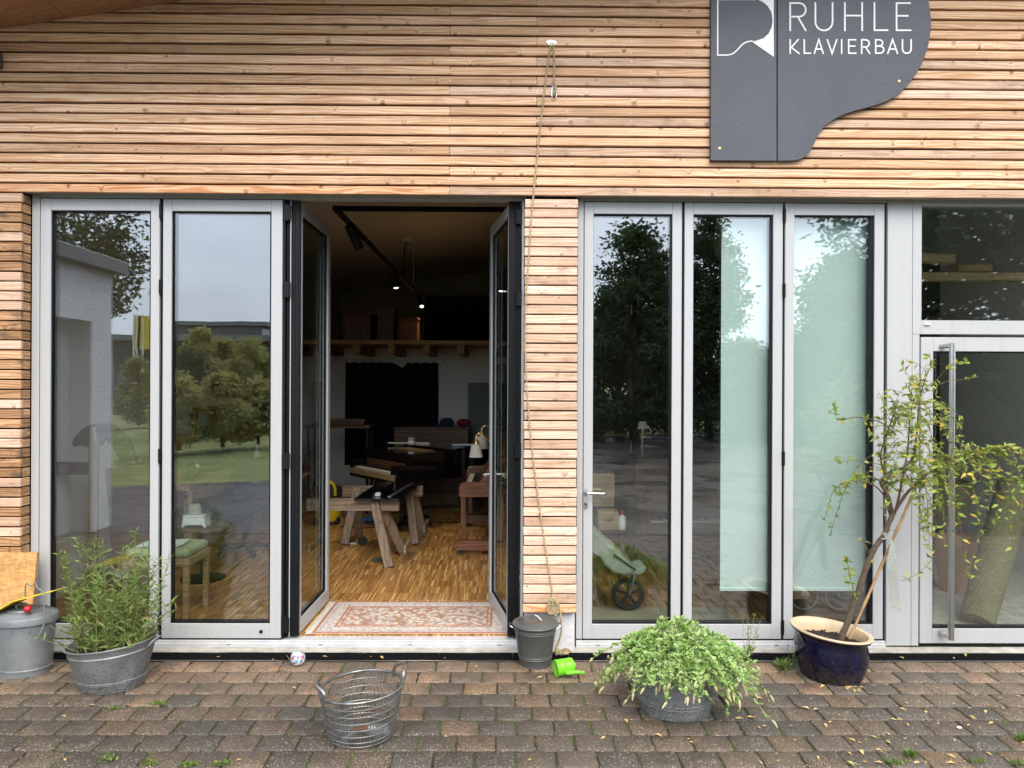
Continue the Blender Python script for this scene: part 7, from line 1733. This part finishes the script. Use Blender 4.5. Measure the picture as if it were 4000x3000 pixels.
mt_(2250, 1180, 32, 150, 'distant dark tree opposite the timber pillar', 28, nleaf=4000, leaf=.25)
mt_(1900, 1250, 36, 170, 'distant dark tree opposite the open doors', 29, nleaf=4000, leaf=.25)
mt_(1500, 1290, 40, 200, 'distant broad tree opposite the rug', 30, nleaf=4000, leaf=.28)
gB = 'shrubs on the lawn'
for (u, vt, D, r_, lb, sd3, mtn) in ((735, 1380, 24, 95, 'green shrub on the lawn nearest the garage', 41, 'tree_dark'), (780, 1290, 27, 90, 'yellowish tall shrub in the middle of the lawn', 42, 'tree_olive'), (870, 1330, 28, 100, 'olive shrub right of the tall yellowish one', 43, 'tree_olive'), (990, 1340, 27, 110, 'broad yellow green shrub on the lawn near the yard', 44, 'tree_olive'), (700, 1470, 19, 90, 'low dark green shrub at the front of the lawn', 45, 'tree_olive'), (540, 1400, 30, 70, 'round shrub on the lawn below the banner poles', 46, 'tree_olive'), (870, 1480, 20, 110, 'low olive shrub in the front of the lawn', 47, 'tree_olive'), (1010, 1490, 21, 90, 'low yellow green shrub beside the yard edge', 48, 'tree_olive')):
    b = mir(u, 1500, D); top = mir(u, vt, D).z; tree((b.x, b.y, 0), top, r_ / FPX * D, .25, MT[mtn], lb, sd3, nleaf=8000, leaf=.15, name='shrub', trunk_r=.06, group=gB, clumps=45, cat='shrub')
for (u, D, vt, r_, lb, sd3) in ((2420, 26, 1200, 200, 'broad dark tree filling the space below the round tree', 61), (2640, 28, 1100, 200, 'broad dark tree behind the middle leaf view of the yard', 62), (3150, 27, 1330, 220, 'broad dark tree behind the bed opposite the blind', 63), (3450, 24, 1250, 240, 'broad dark tree between the two biggest trees', 64), (3720, 17, 1330, 230, 'broad dark bushy tree opposite the entrance door', 65), (4030, 16, 1300, 230, 'broad dark bushy tree beside the one opposite the entrance', 66)):
    mt_(u, vt, D, r_, lb, sd3, nleaf=14000, leaf=.22, c0=.3)
for (u, D, lb, sd3) in ((2350, 24, 'low shrub below the round tree across the yard', 51), (2620, 25, 'low shrub in the bed across the yard opposite the middle leaf', 52), (2880, 24, 'low shrub in the bed across the yard below the sky gap', 53), (3200, 22, 'low shrub in the bed across the yard opposite the blind', 54)):
    b = mir(u, 1500, D); tree((b.x, b.y, 0), 1.3, 1.5, .15, MT['tree_dark'], lb, sd3, nleaf=2500, leaf=.12, name='shrub', trunk_r=.04, group=gB, clumps=35, cat='shrub')
